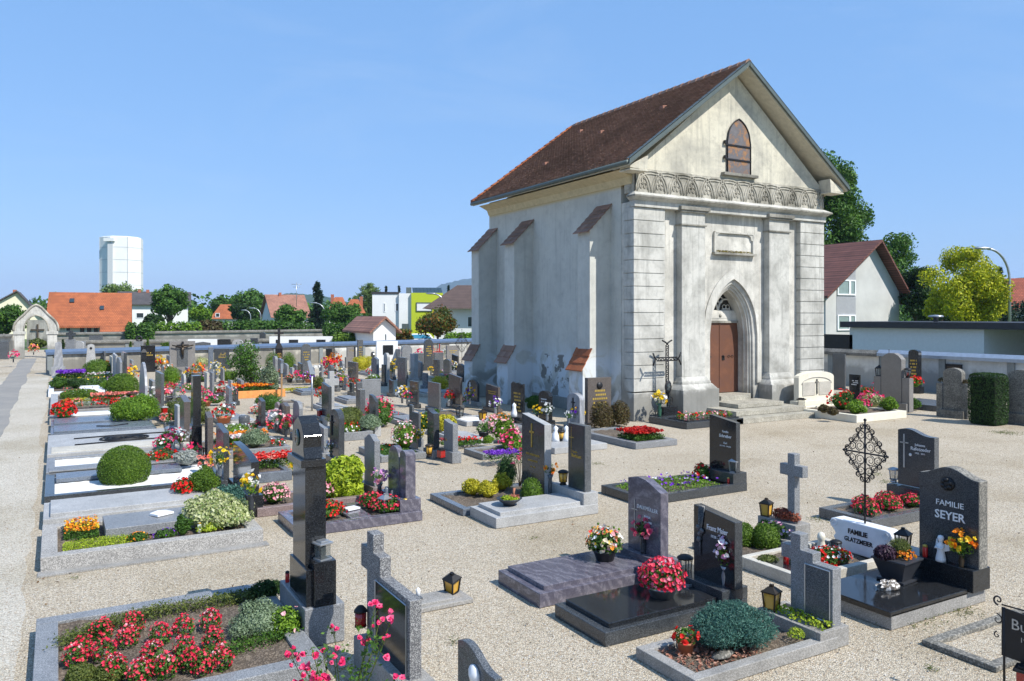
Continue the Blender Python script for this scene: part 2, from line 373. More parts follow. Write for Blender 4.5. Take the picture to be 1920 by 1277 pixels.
def rough_strip(x0, x1, y0, y1, z, amp, seed, n=120):
    rs = random.Random(seed); L = []; Rr = []; a = b = 0
    for i in range(n+1):
        y = y0+(y1-y0)*i/n; a = a*.8+rs.uniform(-amp, amp)*.5; b = b*.8+rs.uniform(-amp, amp)*.5
        L.append((x0+a, y, z)); Rr.append((x1+b, y, z))
    vs = L+Rr; return MB().add(vs, [(i, n+1+i, n+2+i, i+1) for i in range(n)])
struct('gravel', MB().add([(-60,-12,-.004),(34,-12,-.004),(34,92,-.004),(-60,92,-.004)], [(0,1,2,3)]), M['gravel'])
struct('path_gravel', rough_strip(-3.6, -.34, -5, 52, 0, .12, 1), M['gravelpath'])
struct('path', rough_strip(-2.3, -1.35, -5, 74, .004, .1, 2), M['asphalt'])
# small stones kicked loose near the camera, weeds in the gravel
def pebbles():
    n = 5200; mb = MB()
    d = RNG.uniform(5.6, 17, n)**1.0; t = RNG.uniform(-.66, .66, n); x = sA*d+cA*t*d; y = cA*d-sA*t*d
    s = RNG.uniform(.006, .014, n); V = []
    octa = np.array([[1,0,0],[0,1,0],[-1,0,0],[0,-1,0],[0,0,.7],[0,0,-.5]]); Fc = np.array([[0,1,4],[1,2,4],[2,3,4],[3,0,4]])
    a = RNG.uniform(0, 6.28, n); c, q = np.cos(a), np.sin(a); e = RNG.uniform(.6, 1, n)
    X = octa[None,:,0]*s[:,None]; Y = octa[None,:,1]*(s*e)[:,None]
    V = np.stack([X*c[:,None]-Y*q[:,None]+x[:,None], X*q[:,None]+Y*c[:,None]+y[:,None], octa[None,:,2]*s[:,None]+.002], 2).reshape(-1,3)
    mb.arr(V, (np.arange(n)[:,None,None]*6+Fc[None]).reshape(-1,3))
    o = obj('pebbles', mb.mesh('pebbles', islandmat('pebble', [(.12,.1,.08),(.4,.36,.3),(.55,.52,.46),(.65,.6,.5),(.3,.2,.1)], .9)))
    tag(o, 'loose pale and brown stones scattered over the gravel', 'pebbles', kind='stuff')
pebbles()
def weeds():
    mb = MB()
    for px, py, r, n in ((1885,812,.45,500),(1710,1160,.35,260),(1780,1135,.25,160),(1640,890,.2,90),(1530,975,.15,60),(1800,1150,.2,90),(1210,1020,.1,30),(140,1085,.08,20),
                         (1120,870,.2,90),(1230,815,.3,120),(960,905,.3,60),(855,1205,.12,40),(1745,1255,.08,40),(1660,905,.25,80),(1000,1010,.1,25),(540,1150,.06,20)):
        x, y = G(px, py); p = np.stack([RNG.normal(x, r*.5, n), RNG.normal(y, r*.5, n), RNG.uniform(.003,.03,n)], 1)
        leaves(mb, p, np.tile([0,0,1.0],(n,1)), .035, .25, 1.2)
    o = obj('weeds', mb.mesh('weeds', M['lf_olive'])); tag(o, 'thin green weeds coming up through the gravel', 'weeds', kind='stuff')
weeds()
def litter():
    n = 900; d = RNG.uniform(5.6, 26, n); t = RNG.uniform(-.62, .66, n); k = RNG.normal(0,1,(n,1)); x = sA*d+cA*t*d; y = cA*d-sA*t*d
    c = RNG.integers(0, 40, n); x += .0; mb = MB(); p = np.stack([x, y, RNG.uniform(.004,.012,n)],1)
    for i in range(40): p[c == i, :2] = p[c == i, :2]*.35 + p[np.argmax(c == i), :2]*.65 if i < 22 else p[c == i, :2]
    leaves(mb, p, np.tile([0,0,1.0],(n,1)), .035, .5, .5); o = obj('fallen_leaves', mb.mesh('fallen_leaves', islandmat('dry_leaves', [(.12,.06,.025),(.25,.13,.05),(.2,.16,.07),(.08,.05,.03)], .9))); tag(o, 'small dry brown leaves and twigs strewn on the gravel', 'fallen leaves', kind='stuff')
litter()
# distant hills
def hill(name, px0, px1, d, ys, col, depth=700):
    n = 90; vs = []; fs = []; rs = random.Random(len(name)*7+int(px0))
    for i in range(n+1):
        f = i/n; px = px0+(px1-px0)*f
        k = f*(len(ys)-1); j = min(int(k), len(ys)-2); py = ys[j]+(ys[j+1]-ys[j])*(k-j)
        z = H+(HOR-py)*d/F + rs.uniform(-1,1)*d*.0006
        a = P(px, d-depth*.5); b = P(px, d); c = P(px, d+depth*.6)
        vs += [(*a, -1), (a[0]*.5+b[0]*.5, a[1]*.5+b[1]*.5, z*.62), (*b, z), (b[0]*.4+c[0]*.6, b[1]*.4+c[1]*.6, z*.7), (*c, -1)]
    for i in range(n):
        for j in range(4): fs.append((i*5+j, (i+1)*5+j, (i+1)*5+j+1, i*5+j+1))
    mb = MB().add(vs, fs, True); m = plain(name+'_woods', col, .95, var=.45, scale=.02, spec=.1); struct(name, mb, m)
hill('hill', -600, 170, 700, [560,550,547,548,566,600], (.035,.07,.02), 300)
hill('hill', 330, 720, 2200, [592,584,576,560,556,549,553,560,575,590], (.035,.07,.025))
hill('hill', 740, 1180, 5400, [592,560,533,523,520,519,522,530,545,560,590], (.03,.06,.03), 1200)
hill('hill', 1600, 2300, 1500, [595,575,560,540,520,523,540,560,570,592], (.03,.06,.03))
# ================================================================ CHAPEL
def plaster(name, base, stain, amt=.5, streak=True, grime=True, ledge=False):
    m, t, b = newmat(name); co = coords(t)
    n1 = noise(t, co, .9, 8, .65, .3); n2 = noise(t, co, 4, 8, .7)
    c = mixc(t, ramp(t, n1, [(.42, g3(0)), (.68, g3(amt))]), base, stain)
    c = mixc(t, ramp(t, n2, [(.5, g3(0)), (.75, g3(amt*.6))]), c, tuple(x*.7 for x in stain))
    if streak:
        co2 = coords(t, (5, 5, .28)); n3 = noise(t, co2, 1.3, 6, .7)
        c = mixc(t, ramp(t, n3, [(.52, g3(0)), (.72, g3(amt*.7))]), c, tuple(x*.72 for x in stain))
    if grime:
        sz = t.nodes.new('ShaderNodeSeparateXYZ'); t.links.new(co, sz.inputs[0])
        u = 0.0 if not ledge else math_(t, 'MULTIPLY', ramp(t, math_(t, 'MULTIPLY', sz.outputs[2], .1), [(.47, g3(0)), (.552, g3(.55)), (.556, g3(.55)), (.57, g3(0)), (.60, g3(0)), (.69, g3(.8)), (.70, g3(.8))]), ramp(t, noise(t, coords(t, (3,3,.35)), 1.3, 7, .75), [(.42, g3(0)), (.7, g3(1))]))
        c = mixc(t, u, c, tuple(x*.5 for x in stain))
        w = math_(t, 'ADD', sz.outputs[2], math_(t, 'MULTIPLY', n1, -1.6))
        c = mixc(t, ramp(t, w, [(0, g3(.75)), (.25, g3(.15)), (.6, g3(0))]), c, tuple(x*.62 for x in stain))
    t.links.new(c, b.inputs['Base Color']); b.inputs['Roughness'].default_value = .93; b.inputs['Specular IOR Level'].default_value = .2
    bump(t, b, noise(t, co, 60, 4, .6), .25, .01); return m, t, b, co
M['pl_front'] = plaster('weathered_white_plaster', (.63,.61,.55), (.35,.34,.305), .9, ledge=True)[0]
M['pl_quoin'] = plaster('weathered_quoin_plaster', (.55,.54,.495), (.31,.305,.275), 1.0)[0]
M['pl_gable'] = plaster('cream_gable_plaster', (.60,.565,.46), (.35,.335,.29), .9, grime=False)[0]
M['pl_relief'] = plaster('stained_relief_plaster', (.46,.435,.37), (.16,.15,.12), 1.0, grime=False)[0]
M['pl_dark'] = plaster('blackened_moulding', (.34,.325,.28), (.12,.115,.1), 1.0, grime=False)[0]
def side_plaster():
    m, t, b, co = plaster('side_wall_plaster', (.56,.56,.51), (.40,.405,.375), .6)
    old = b.inputs['Base Color'].links[0].from_socket
    sz = t.nodes.new('ShaderNodeSeparateXYZ'); t.links.new(co, sz.inputs[0])
    # limewash smears low on the wall, and patches where the render has come off
    n = noise(t, co, 1.0, 4, .55, 1.2); band = ramp(t, math_(t, 'MULTIPLY', sz.outputs[2], .25), [(.0, g3(1)), (.45, g3(1)), (.62, g3(0))])
    sm = math_(t, 'MULTIPLY', ramp(t, n, [(.44, g3(0)), (.52, g3(.8))]), band)
    c = mixc(t, sm, old, (.62,.66,.69))
    yel = ramp(t, math_(t, 'MULTIPLY', sz.outputs[2], .1), [(.755, g3(0)), (.765, g3(1))]); c = mixc(t, yel, c, (.55,.46,.28))
    n2 = noise(t, co, 1.7, 9, .62, .2)
    yb = ramp(t, math_(t, 'MULTIPLY', math_(t, 'SUBTRACT', sz.outputs[1], 20), .1), [(.25, g3(0)), (.33, g3(1)), (.56, g3(1)), (.62, g3(0))])
    zb = ramp(t, math_(t, 'MULTIPLY', sz.outputs[2], .3), [(.08, g3(0)), (.18, g3(1)), (.5, g3(1)), (.66, g3(0))])
    pm = math_(t, 'MULTIPLY', ramp(t, n2, [(.535, g3(0)), (.55, g3(1))]), math_(t, 'MULTIPLY', yb, zb))
    c = mixc(t, ramp(t, pm, [(.4, g3(0)), (.5, g3(1))]), c, (.21,.20,.18))
    t.links.new(c, b.inputs['Base Color']); return m
M['pl_side'] = side_plaster()
M['tile'] = islandmat('brown_roof_tiles', [(.25,.15,.105),(.31,.185,.13),(.35,.21,.155),(.28,.16,.115),(.40,.25,.185)], .85, nscale=.5, nvar=.35)
M['tilered'] = islandmat('red_ridge_tiles', [(.32,.09,.035),(.45,.15,.06),(.38,.12,.05)], .8)
M['zinc'] = plain('green_grey_flashing', (.10,.125,.12), .5, .3)
M['zincl'] = plain('pale_sheet_metal', (.32,.38,.46), .4, .3)
X0, X1, Y0, Y1 = 16.15, 25.2, 20.25, 30.1; XM = (X0+X1)/2; ZE = 8.15
CH = thing('chapel', 'tall old white plastered chapel with brown tiled gable roof and pointed doorway', 'chapel', (XM, 25, 0))
def cp(name, mb, mat, bevel=0, parent=None, label=None, recalc=True):
    o = part(parent or CH, name, mb, mat, bevel, recalc=recalc, label=label)
    if parent is None: o.location = (-XM, -25, 0)
    return o
WY = Y0+.18                                     # recessed plane of the front wall
def arch(cx, hw, z0, zs, za, n=12, s=1.0):
    """pointed arch outline from left foot over the apex to the right foot"""
    L = [(cx-hw, z0)]
    for i in range(n+1):
        f = i/n; x = hw*(1-f); zz = zs+(za-zs)*math.sin(math.acos(max(-1, min(1, (x+hw*.45)/(hw*1.45))))) / math.sin(math.acos(.45/1.45))
        L.append((cx-x, zz))
    return L+[(2*cx-a, b) for a, b in L[-2::-1]]
DW, DZ0, DZS, DZA = 1.10, .62, 2.75, 4.62
front = arch(XM, DW, 0, DZS, DZA)
k = len(front)//2
mb = MB()
xl, xr, zt = X0+.02, X1-.02, 7.1
mb.prism_y([(xl,0)]+front[:k+1]+[(XM,zt),(xl,zt)], WY, WY+.5)
mb.prism_y([(XM,zt)]+front[k:]+[(xr,0),(xr,zt)], WY, WY+.5)
cp('front_wall', mb, M['pl_front'])
# side and back walls
for a_, b_ in ((X0, X0+.45), (X1-.45, X1)): cp('side_wall', MB().box(a_, b_, WY+.5, Y1, 0, ZE+.1), M['pl_side'])
mb = MB(); mb.prism_y([(X0+.45,0),(X1-.45,0),(X1-.45,ZE),(XM,ZE+3.6),(X0+.45,ZE)], Y1-.4, Y1); cp('back_wall', mb, M['pl_side'])
# gable
mb = MB(); mb.prism_y([(X0+.02,8.0),(X1-.02,8.0),(X1-.02,8.2),(XM,11.85),(X0+.02,8.2)], Y0+.02, Y0+.5); cp('gable_wall', mb, M['pl_gable'])
# quoins: courses with real joints
for xa, xb in ((X0-.03, X0+1.27), (X1-1.27, X1+.03)):
    mb = MB(); n = 14; zb, zq = .93, 6.92
    for i in range(n):
        a = zb+(zq-zb)*i/n; c = zb+(zq-zb)*(i+1)/n; mb.box(xa, xb, Y0-.03, WY+.3, a+.012, c-.012)
    mb.box(xa+.03, xb-.03, Y0+.0, WY+.2, zb, zq); cp('quoin', mb, M['pl_quoin'], .008)
# plinth blocks
for xa, xb in ((X0-.06, X0+1.3), (X1-1.3, X1+.06)): cp('plinth', MB().box(xa, xb, Y0-.07, WY+.1, 0, .9), M['pl_quoin'], .01)
cp('side_plinth', MB().box(X0-.06, X0, WY+.1, Y1, 0, .42), M['pl_quoin'], .01)
# pilasters
for xa, xb in ((18.09, 19.13), (2*XM-19.13, 2*XM-18.09)):
    mb = MB(); y = Y0-.10
    mb.box(xa, xb, y, WY, 1.35, 6.42)
    mb.box(xa+.0, xb-.0, y+.001, WY, 6.47, 6.95)
    p = cp('pilaster', mb, M['pl_quoin'], .01)
    mb = MB(); mb.box(xa-.05, xb+.05, y-.05, WY, 6.42, 6.47); mb.box(xa-.08, xb+.08, y-.08, WY-.01, 6.86, 6.93); mb.box(xa-.13, xb+.13, y-.13, WY-.01, 6.93, 7.05)
    part(p, 'capital', mb, M['pl_dark'], .008)
    mb = MB(); mb.box(xa-.28, xb+.28, y-.38, WY, 0, .95); mb.frustum(xa-.26,xb+.26,y-.34,WY,.95, xa-.14,xb+.14,y-.18,WY,1.12); mb.box(xa-.12, xb+.12, y-.15, WY-.01, 1.12, 1.2)
    mb.frustum(xa-.1,xb+.1,y-.12,WY,1.2, xa-.03,xb+.03,y-.03,WY,1.35)
    part(p, 'base', mb, M['pl_quoin'], .012)
# entablature
mb = MB(); mb.box(X0-.05, X1+.05, Y0-.1, WY, 6.92, 7.12); mb.frustum(X0-.05,X1+.05,Y0-.1,WY,7.12, X0-.16,X1+.16,Y0-.26,WY,7.22); mb.box(X0-.18, X1+.18, Y0-.28, WY, 7.22, 7.29)
mb.frustum(X0-.16,X1+.16,Y0-.26,WY,7.29, X0-.02,X1+.02,Y0-.05,WY,7.40)
cp('cornice', mb, M['pl_quoin'], .01)
mb = MB(); mb.box(X0-.19, X1+.19, Y0-.29, WY-.02, 7.225, 7.275); cp('drip_moulding', mb, M['pl_dark'])
# frieze with interlaced blind tracery
mb = MB(); mb.box(X0-.0, X1+.0, Y0-.02, Y0+.5, 7.39, 8.17); FRZ = cp('frieze', mb, M['pl_relief'])
mb = MB(); n = 13; st = (X1-X0)/n
def ogive(cx, hw, z0, z1, n=7):
    pts = []
    for i in range(n+1):
        f = i/n; pts.append((cx-hw*(math.cos(f*math.pi/2))**.75, z0+(z1-z0)*math.sin(f*math.pi/2)))
    return pts+[(2*cx-a, b) for a, b in pts[-2::-1]]
for i in range(n+1):
    cx = X0+st*i
    for hw, z1 in ((st*.98, 8.12), (st*.84, 8.03)):
        pts = [(min(max(a, X0+.02), X1-.02), Y0-.025, b) for a, b in ogive(cx, hw, 7.44, z1)]; mb.tube(pts, .03, 5)
for i in range(n):
    cx = X0+st*(i+.5)
    pts = [(a, Y0-.025, b) for a, b in ogive(cx, st*.27, 7.5, 7.95)]; mb.tube(pts, .02, 4)
    for dx, dz, r in ((0,.26,.075),(-.075,.11,.07),(.075,.11,.07)):
        mb.tube([(cx+dx+r*.8*math.cos(a), Y0-.03, 7.5+dz*1.15+r*1.3*math.sin(a)) for a in [j*math.pi/4 for j in range(9)]], .021, 4)
o = part(FRZ, 'tracery_relief', mb, M['pl_relief'])
# doorway
bx = arch(XM, .92, 0, DZS-.05, DZA-.27); fr = front
def band(oA, yA, oB, yB):
    n = len(oA); return [(a, yA, b) for a, b in oA]+[(a, yB, b) for a, b in oB], [(i, i+1, n+i+1, n+i) for i in range(n-1)]
def mid(f, oA=front, oB=bx): return [(a*(1-f)+c*f, b*(1-f)+d*f) for (a, b), (c, d) in zip(oA, oB)]
mb = MB(); m1 = mid(.28); m2 = mid(.62)
mb.add(*band(front, WY, m1, WY+.02)); mb.add(*band(m1, WY+.02, m1, WY+.07)); mb.add(*band(m1, WY+.07, m2, WY+.09)); mb.add(*band(m2, WY+.09, m2, WY+.14)); mb.add(*band(m2, WY+.14, bx, WY+.16)); mb.add(*band(bx, WY+.16, bx, WY+.95))
dwy = cp('doorway', mb, M['pl_front'], recalc=False)
mb = MB()
for q, r, e in ((m1, .035, .05), (m2, .03, .12), (bx, .04, .34)): mb.tube([(a, WY+e, b) for a, b in q], r, 6)
part(dwy, 'rib_moulding', mb, M['pl_front'])
mb = MB(); o1 = arch(XM, DW+.05, 1.0, DZS, DZA+.07); o2 = arch(XM, DW+.3, 1.0, DZS, DZA+.42)
vs, fs = band(o1, WY-.09, o2, WY-.05); mb.add(vs, fs); vs, fs = band(o1, WY+.02, o1, WY-.09); mb.add(vs, fs); vs, fs = band(o2, WY-.05, o2, WY+.02); mb.add(vs, fs)
part(dwy, 'hood_moulding', mb, M['pl_front'], recalc=False)
# tympanum with tracery, lintel, door
DY = WY+.62
mb = MB(); ty = [(a, b) for a, b in arch(XM, .92, 3.2, DZS-.05, DZA-.27) if b >= 3.2]; ty[0] = (ty[0][0], 3.2); ty[-1] = (ty[-1][0], 3.2)
ym = DY+.12
mb.prism_y(ty, ym, ym+.08); part(dwy, 'dark_glass', mb, glassy('dark_window', (.02,.02,.02), .2))
mb = MB(); mb.box(XM-.94, XM+.94, DY, DY+.2, 3.22, 3.58); mb.box(XM-.9, XM+.9, DY-.012, DY, 3.3, 3.5); lin = part(dwy, 'lintel', mb, M['pl_front'])
mb = MB(); mb.box(XM-.92, XM+.92, DY-.06, DY+.1, 3.14, 3.22); part(lin, 'sill', mb, M['pl_dark'])
mb = MB(); mb.lathe([(.001,-.02),(.07,-.02),(.05,.02),(.001,.03)], 8); mb.xform(Matrix.Translation((XM+.02, DY-.02, 3.4)) @ Matrix.Rotation(R(90),4,'X')); part(lin, 'crest', mb, M['pl_dark'])
mb = MB(); yy = ym-.03
for cx in (XM-.4, XM+.4):
    mb.tube([(a, yy, b) for a, b in ogive(cx, .38, 3.56, 4.0)], .035, 6); mb.box(cx-.2, cx+.2, yy-.02, yy+.02, 3.62, 3.66)
    for dx in (-.09,.09): mb.tube([(cx+dx+.09*math.cos(a), yy, 3.72+.08*math.sin(a)) for a in [j*math.pi/4 for j in range(9)]], .016, 5)
for dx, dz in ((0,.17),(-.12,-.04),(.12,-.04)):
    mb.tube([(XM+dx+.115*math.cos(a), yy, 4.0+dz*.9+.105*math.sin(a)) for a in [j*math.pi/5 for j in range(11)]], .024, 5)
mb.box(XM-.9,XM+.9,ym-.05,ym-.012,3.56,3.6)
part(dwy, 'window_tracery', mb, M['pl_front'])
def rust(name, a, c_, sc=1.6):
    m, t, b = newmat(name); co = coords(t); n = noise(t, co, sc, 9, .7, .4)
    c = ramp(t, n, [(.3, a), (.5, tuple(x*.7 for x in a)), (.6, c_), (.75, tuple(x*1.3 for x in c_))])
    t.links.new(c, b.inputs['Base Color']); b.inputs['Roughness'].default_value = .75; bump(t, b, noise(t, co, 30, 5), .3, .004); return m
M['door'] = rust('rusty_brown_door_paint', (.19,.075,.038), (.12,.05,.03)); M['shutter'] = rust('rusting_grey_iron', (.17,.16,.17), (.30,.15,.065), 3.2)
mb = MB(); mb.box(XM-.92, XM-.015, DY, DY+.06, .64, 3.14); mb.box(XM+.005, XM+.92, DY+.004, DY+.064, .64, 3.14); mb.box(XM-.02, XM+.012, DY-.02, DY+.02, .64, 3.14)
door = part(CH, 'door', mb, M['door'], .004); door.location = (-XM, -25, 0)
mb = MB()
for x in (XM+.1, XM+.38, XM+.55): mb.tube([(x, DY-.02, 1.95), (x+.05, DY-.05, 1.98), (x+.1, DY-.02, 1.9)], .012, 5)
mb.box(XM+.12, XM+.24, DY-.012, DY+.004, 1.8, 1.95); mb.box(XM-.65, XM-.4, DY-.012, DY, 1.92, 1.95)
part(door, 'handle', mb, M['iron'])
# steps
mb = MB(); mb.box(XM-.92, XM+.92, 20.44, DY+.1, .3, .62); mb.box(XM-.8, XM+.55, 20.15, 20.44, .46, .618); mb.box(19.5, 21.65, 19.0, 20.22, .34, .47)
mb.box(18.85, 22.1, 18.45, 20.21, .18, .33); mb.box(18.4, 22.35, 18.0, 20.2, .0, .17)
mb.box(19.53,21.62,19.05,20.2,.33,.341); mb.box(18.9,22.05,18.5,20.19,.17,.181)
cp('steps', mb, granite('step_stone', (.36,.335,.27), (.52,.49,.41), .9, 50, .5, .45, bmp=.4), .02)
# blind panel above the door
mb = MB(); xa, xb, za, zb = 19.8, 21.62, 5.6, 6.28
mb.box(xa, xb, WY-.005, WY+.02, za, zb); pn = cp('blind_panel', mb, M['pl_front'])
mb = MB()
mb.box(xa-.02, xb+.02, WY-.09, WY, zb, zb+.05)
for s, x in ((1, xa), (-1, xb)):
    mb.prism_y([(x, zb), (x+s*.28, zb), (x+s*.12, zb-.06), (x+s*.06, zb-.2), (x, zb-.22)], WY-.07, WY)
mb.box(xb, xb+.05, WY-.09, WY, za, zb); mb.box(xa-.05, xa, WY-.09, WY, za, zb)
part(pn, 'frame', mb, M['pl_front'])
mb = MB(); mb.box(xa-.1, xb+.1, WY-.16, WY, za-.07, za); sl_ = part(pn, 'sill', mb, M['pl_dark'])
mb = MB(); pnt = np.stack([RNG.uniform(xa,xb-.1,500), RNG.uniform(WY-.15,WY-.09,500), za+RNG.uniform(0,.07,500)],1); leaves(mb, pnt, np.tile([0,-.3,1.0],(500,1)), .05, .6)
part(sl_, 'moss', mb, islandmat('dry_moss', [(.25,.17,.03),(.35,.27,.06),(.2,.2,.05)], .9), recalc=False)
# shuttered gable window
gx = XM+.12; wo_ = arch(gx, .56, 8.4, 9.45, 10.3, 8)
mb = MB(); mb.prism_y(wo_, Y0-.02, Y0+.05); gw = cp('gable_shutter', mb, M['shutter'])
mb = MB(); mb.tube([(a, Y0-.03, b) for a, b in wo_], .025, 6)
for z in (8.85, 9.35): mb.box(gx-.66, gx+.58, Y0-.05, Y0-.015, z-.025, z+.025)
for z in (8.9, 9.42): mb.box(gx-.72, gx-.64, Y0-.09, Y0, z-.05, z+.06)
part(gw, 'iron_straps', mb, M['iron'])
mb = MB(); mb.box(gx-.82, gx+.82, Y0-.16, Y0+.04, 8.27, 8.37); part(gw, 'sill', mb, M['pl_dark'], .01)
# buttresses with tiled caps
def tilecap(mb, xo, xi, ya, yb, zo, zi, rows=5):
    for i in range(rows):
        a = i/rows; b = (i+1.25)/rows
        za = zo+(zi-zo)*a; zb = zo+(zi-zo)*b; xa = xo+(xi-xo)*a; xb = min(xi, xo+(xi-xo)*b)
        m = max(2, int((yb-ya)/.2))
        for j in range(m):
            p = ya+(yb-ya)*j/m+.004; q = ya+(yb-ya)*(j+1)/m-.004; e = random.uniform(0,.012)
            mb.hexa([(xa-e,p,za+.02),(xb,p,zb-.02),(xb,q,zb-.02),(xa-e,q,za+.02)], [(xa-e,p,za+.055),(xb,p,zb+.01),(xb,q,zb+.01),(xa-e,q,za+.055)])
for (ya, yb, zo, zi, lo, li) in ((21.5, 22.2, 6.25, 7.05, 1.65, 2.2), (26.5, 27.25, 6.25, 7.05, 1.65, 2.15), (29.45, 30.12, 6.2, 7.0, 1.6, 2.1)):
    xo = 15.3; xq = 14.98
    mb = MB()
    def slab(a, b, zf): return mb.hexa([(a,ya,0),(X0+.05,ya,0),(X0+.05,yb,0),(a,yb,0)], [(a,ya,zf[0]),(X0+.05,ya,zf[1]),(X0+.05,yb,zf[1]),(a,yb,zf[0])])
    slab(xo, X0, (zo, zi+.05))
    mb.hexa([(xq,ya-.05,0),(xo+.01,ya-.05,0),(xo+.01,yb+.05,0),(xq,yb+.05,0)], [(xq,ya-.05,lo),(xo+.01,ya-.05,li),(xo+.01,yb+.05,li),(xq,yb+.05,lo)])
    bt = cp('buttress', mb, M['pl_side'], .01)
    mb = MB(); tilecap(mb, xo-.14, X0+.02, ya-.1, yb+.1, zo-.12, zi+.08, 6); part(bt, 'cap', mb, M['tile'])
    mb = MB(); tilecap(mb, xq-.1, xo+.02, ya-.12, yb+.12, lo-.1, li+.06, 3); part(bt, 'lower_cap', mb, M['tilered'] if ya < 25 else M['tile'])
# roof: real tiles on a kinked slope
prof = [(0, 12.10), (3.9, 9.2), (5.2, 8.24)]            # distance from the ridge, height
YR0, YR1 = Y0-.6, Y1+.25
def prof_at(s):
    L = 0
    for (a, b), (c, d) in zip(prof, prof[1:]):
        l = math.hypot(c-a, d-b)
        if s <= L+l or c == prof[-1][0]:
            f = (s-L)/l; return a+(c-a)*f, b+(d-b)*f, (c-a)/l, (d-b)/l
        L += l
SL = sum(math.hypot(c-a, d-b) for (a,b),(c,d) in zip(prof, prof[1:]))
rows = 40; cols = 56; tl = SL/rows; tw = (YR1-YR0)/cols
roofmb = MB()
for sgn in (-1, 1):
    mb = MB()
    for i in range(rows):
        s0 = tl*(i+1); s1 = max(0, s0-tl*1.15)
        x0, z0, ux, uz = prof_at(s0); x1, z1, _, _ = prof_at(s1); nx, nz = -uz, ux
        for j in range(cols):
            off = tw*.5 if i % 2 else 0
            ya = YR0+tw*j+off*.0+.004; yb = YR0+tw*(j+1)-.004
            e = random.uniform(0,.008); h0 = .07+e; h1 = .012
            q = [(XM+sgn*(x0+nx*h0), z0+nz*h0), (XM+sgn*(x1+nx*h1), z1+nz*h1), (XM+sgn*(x0+nx*.005), z0+nz*.005)]
            jx = random.uniform(-.006,.006)
            mb.add([(q[0][0]+jx,ya,q[0][1]),(q[0][0]+jx,yb,q[0][1]),(q[1][0],yb,q[1][1]),(q[1][0],ya,q[1][1]),(q[2][0],ya,q[2][1]),(q[2][0],yb,q[2][1])],
                   [(0,1,2,3),(0,4,5,1),(0,3,4),(1,5,2)] if sgn < 0 else [(3,2,1,0),(1,5,4,0),(4,3,0),(2,5,1)])
    cp('roof_slope', mb, M['tile'], recalc=False)
mb = MB()
for sgn in (-1,1):
    pts = [(a, b) for a, b in prof]; poly = [(XM+sgn*a, b-.01) for a, b in pts]+[(XM+sgn*a, b-.16) for a, b in pts[::-1]]
    mb.prism_y(poly, YR0+.03, YR1-.03)
cp('roof_boards', mb, plain('roof_underside', (.5,.46,.36), .8))
mb = MB(); n = 26
for i in range(n):
    a = YR0+(YR1-YR0)*i/n; b = YR0+(YR1-YR0)*(i+1)/n+.03
    mb.add([(XM-.17,a,12.06),(XM-.11,a,12.19),(XM,a,12.25),(XM+.11,a,12.19),(XM+.17,a,12.06),(XM-.14,b,12.06),(XM-.09,b,12.16),(XM,b,12.22),(XM+.09,b,12.16),(XM+.14,b,12.06)],
           [(0,1,6,5),(1,2,7,6),(2,3,8,7),(3,4,9,8),(0,4,3,2,1),(5,6,7,8,9)])
cp('ridge_tiles', mb, M['tile'])
mb = MB()
for sgn in (-1,1):
    for (a,b),(c,d) in zip(prof, prof[1:]):
        n = max(1, int(math.hypot(c-a,d-b)/.36))
        for i in range(n):
            f, g = i/n, (i+1.1)/n
            p = (XM+sgn*(a+(c-a)*f), b+(d-b)*f); q = (XM+sgn*(a+(c-a)*g), b+(d-b)*g)
            mb.hexa([(p[0],YR1-.06,p[1]),(p[0],YR1+.14,p[1]),(q[0],YR1+.14,q[1]),(q[0],YR1-.06,q[1])], [(p[0],YR1-.06,p[1]+.10),(p[0],YR1+.14,p[1]+.10),(q[0],YR1+.14,q[1]+.14),(q[0],YR1-.06,q[1]+.14)])
cp('verge_tiles', mb, M['tilered'])
mb = MB()
for sgn in (-1,1):
    poly = [(XM+sgn*a, b+.075) for a, b in prof]+[(XM+sgn*(a+.02), b-.11) for a, b in prof[::-1]]
    mb.prism_y(poly, YR0-.05, YR0+.02)
    poly = [(XM+sgn*a, b+.085) for a, b in prof]+[(XM+sgn*a, b+.05) for a, b in prof[::-1]]
    mb.prism_y(poly, YR0-.05, YR0+.14)
cp('barge_flashing', mb, M['zinc'])
for sgn in (-1,1): cp('gutter', MB().tube([(XM+sgn*5.25, YR0+.0, 8.19), (XM+sgn*5.25, YR1, 8.17)], .075, 8), M['zinc'])
# eave boxes (kneelers) and coved cornice along the side
for sgn in (-1,1):
    mb = MB(); xw = XM+sgn*(XM-X0); xe = XM+sgn*5.08
    mb.prism_y([(xw-sgn*.15, 8.02), (xe-sgn*.02, 8.06), (xe-sgn*.02, 8.14), (xw-sgn*.2, 8.5)], YR0+.12, Y0+.05)
    mb.box(min(xw-sgn*.18,xe), max(xw-sgn*.18,xe), YR0+.1, Y0+.06, 7.98, 8.03)
    cp('eave_bracket', mb, M['pl_gable'], .01)
for sgn in (-1,1):
    mb = MB(); xw = XM+sgn*(XM-X0)
    mb.prism_y([(xw-sgn*.05, 7.68), (xw+sgn*.03, 7.68), (xw+sgn*.12, 7.9), (xw+sgn*.5, 8.07), (xw-sgn*.05, 8.12)], Y0+.1, Y1)
    cp('coved_eaves', mb, plain('ochre_cove_plaster', (.56,.47,.29), .9))
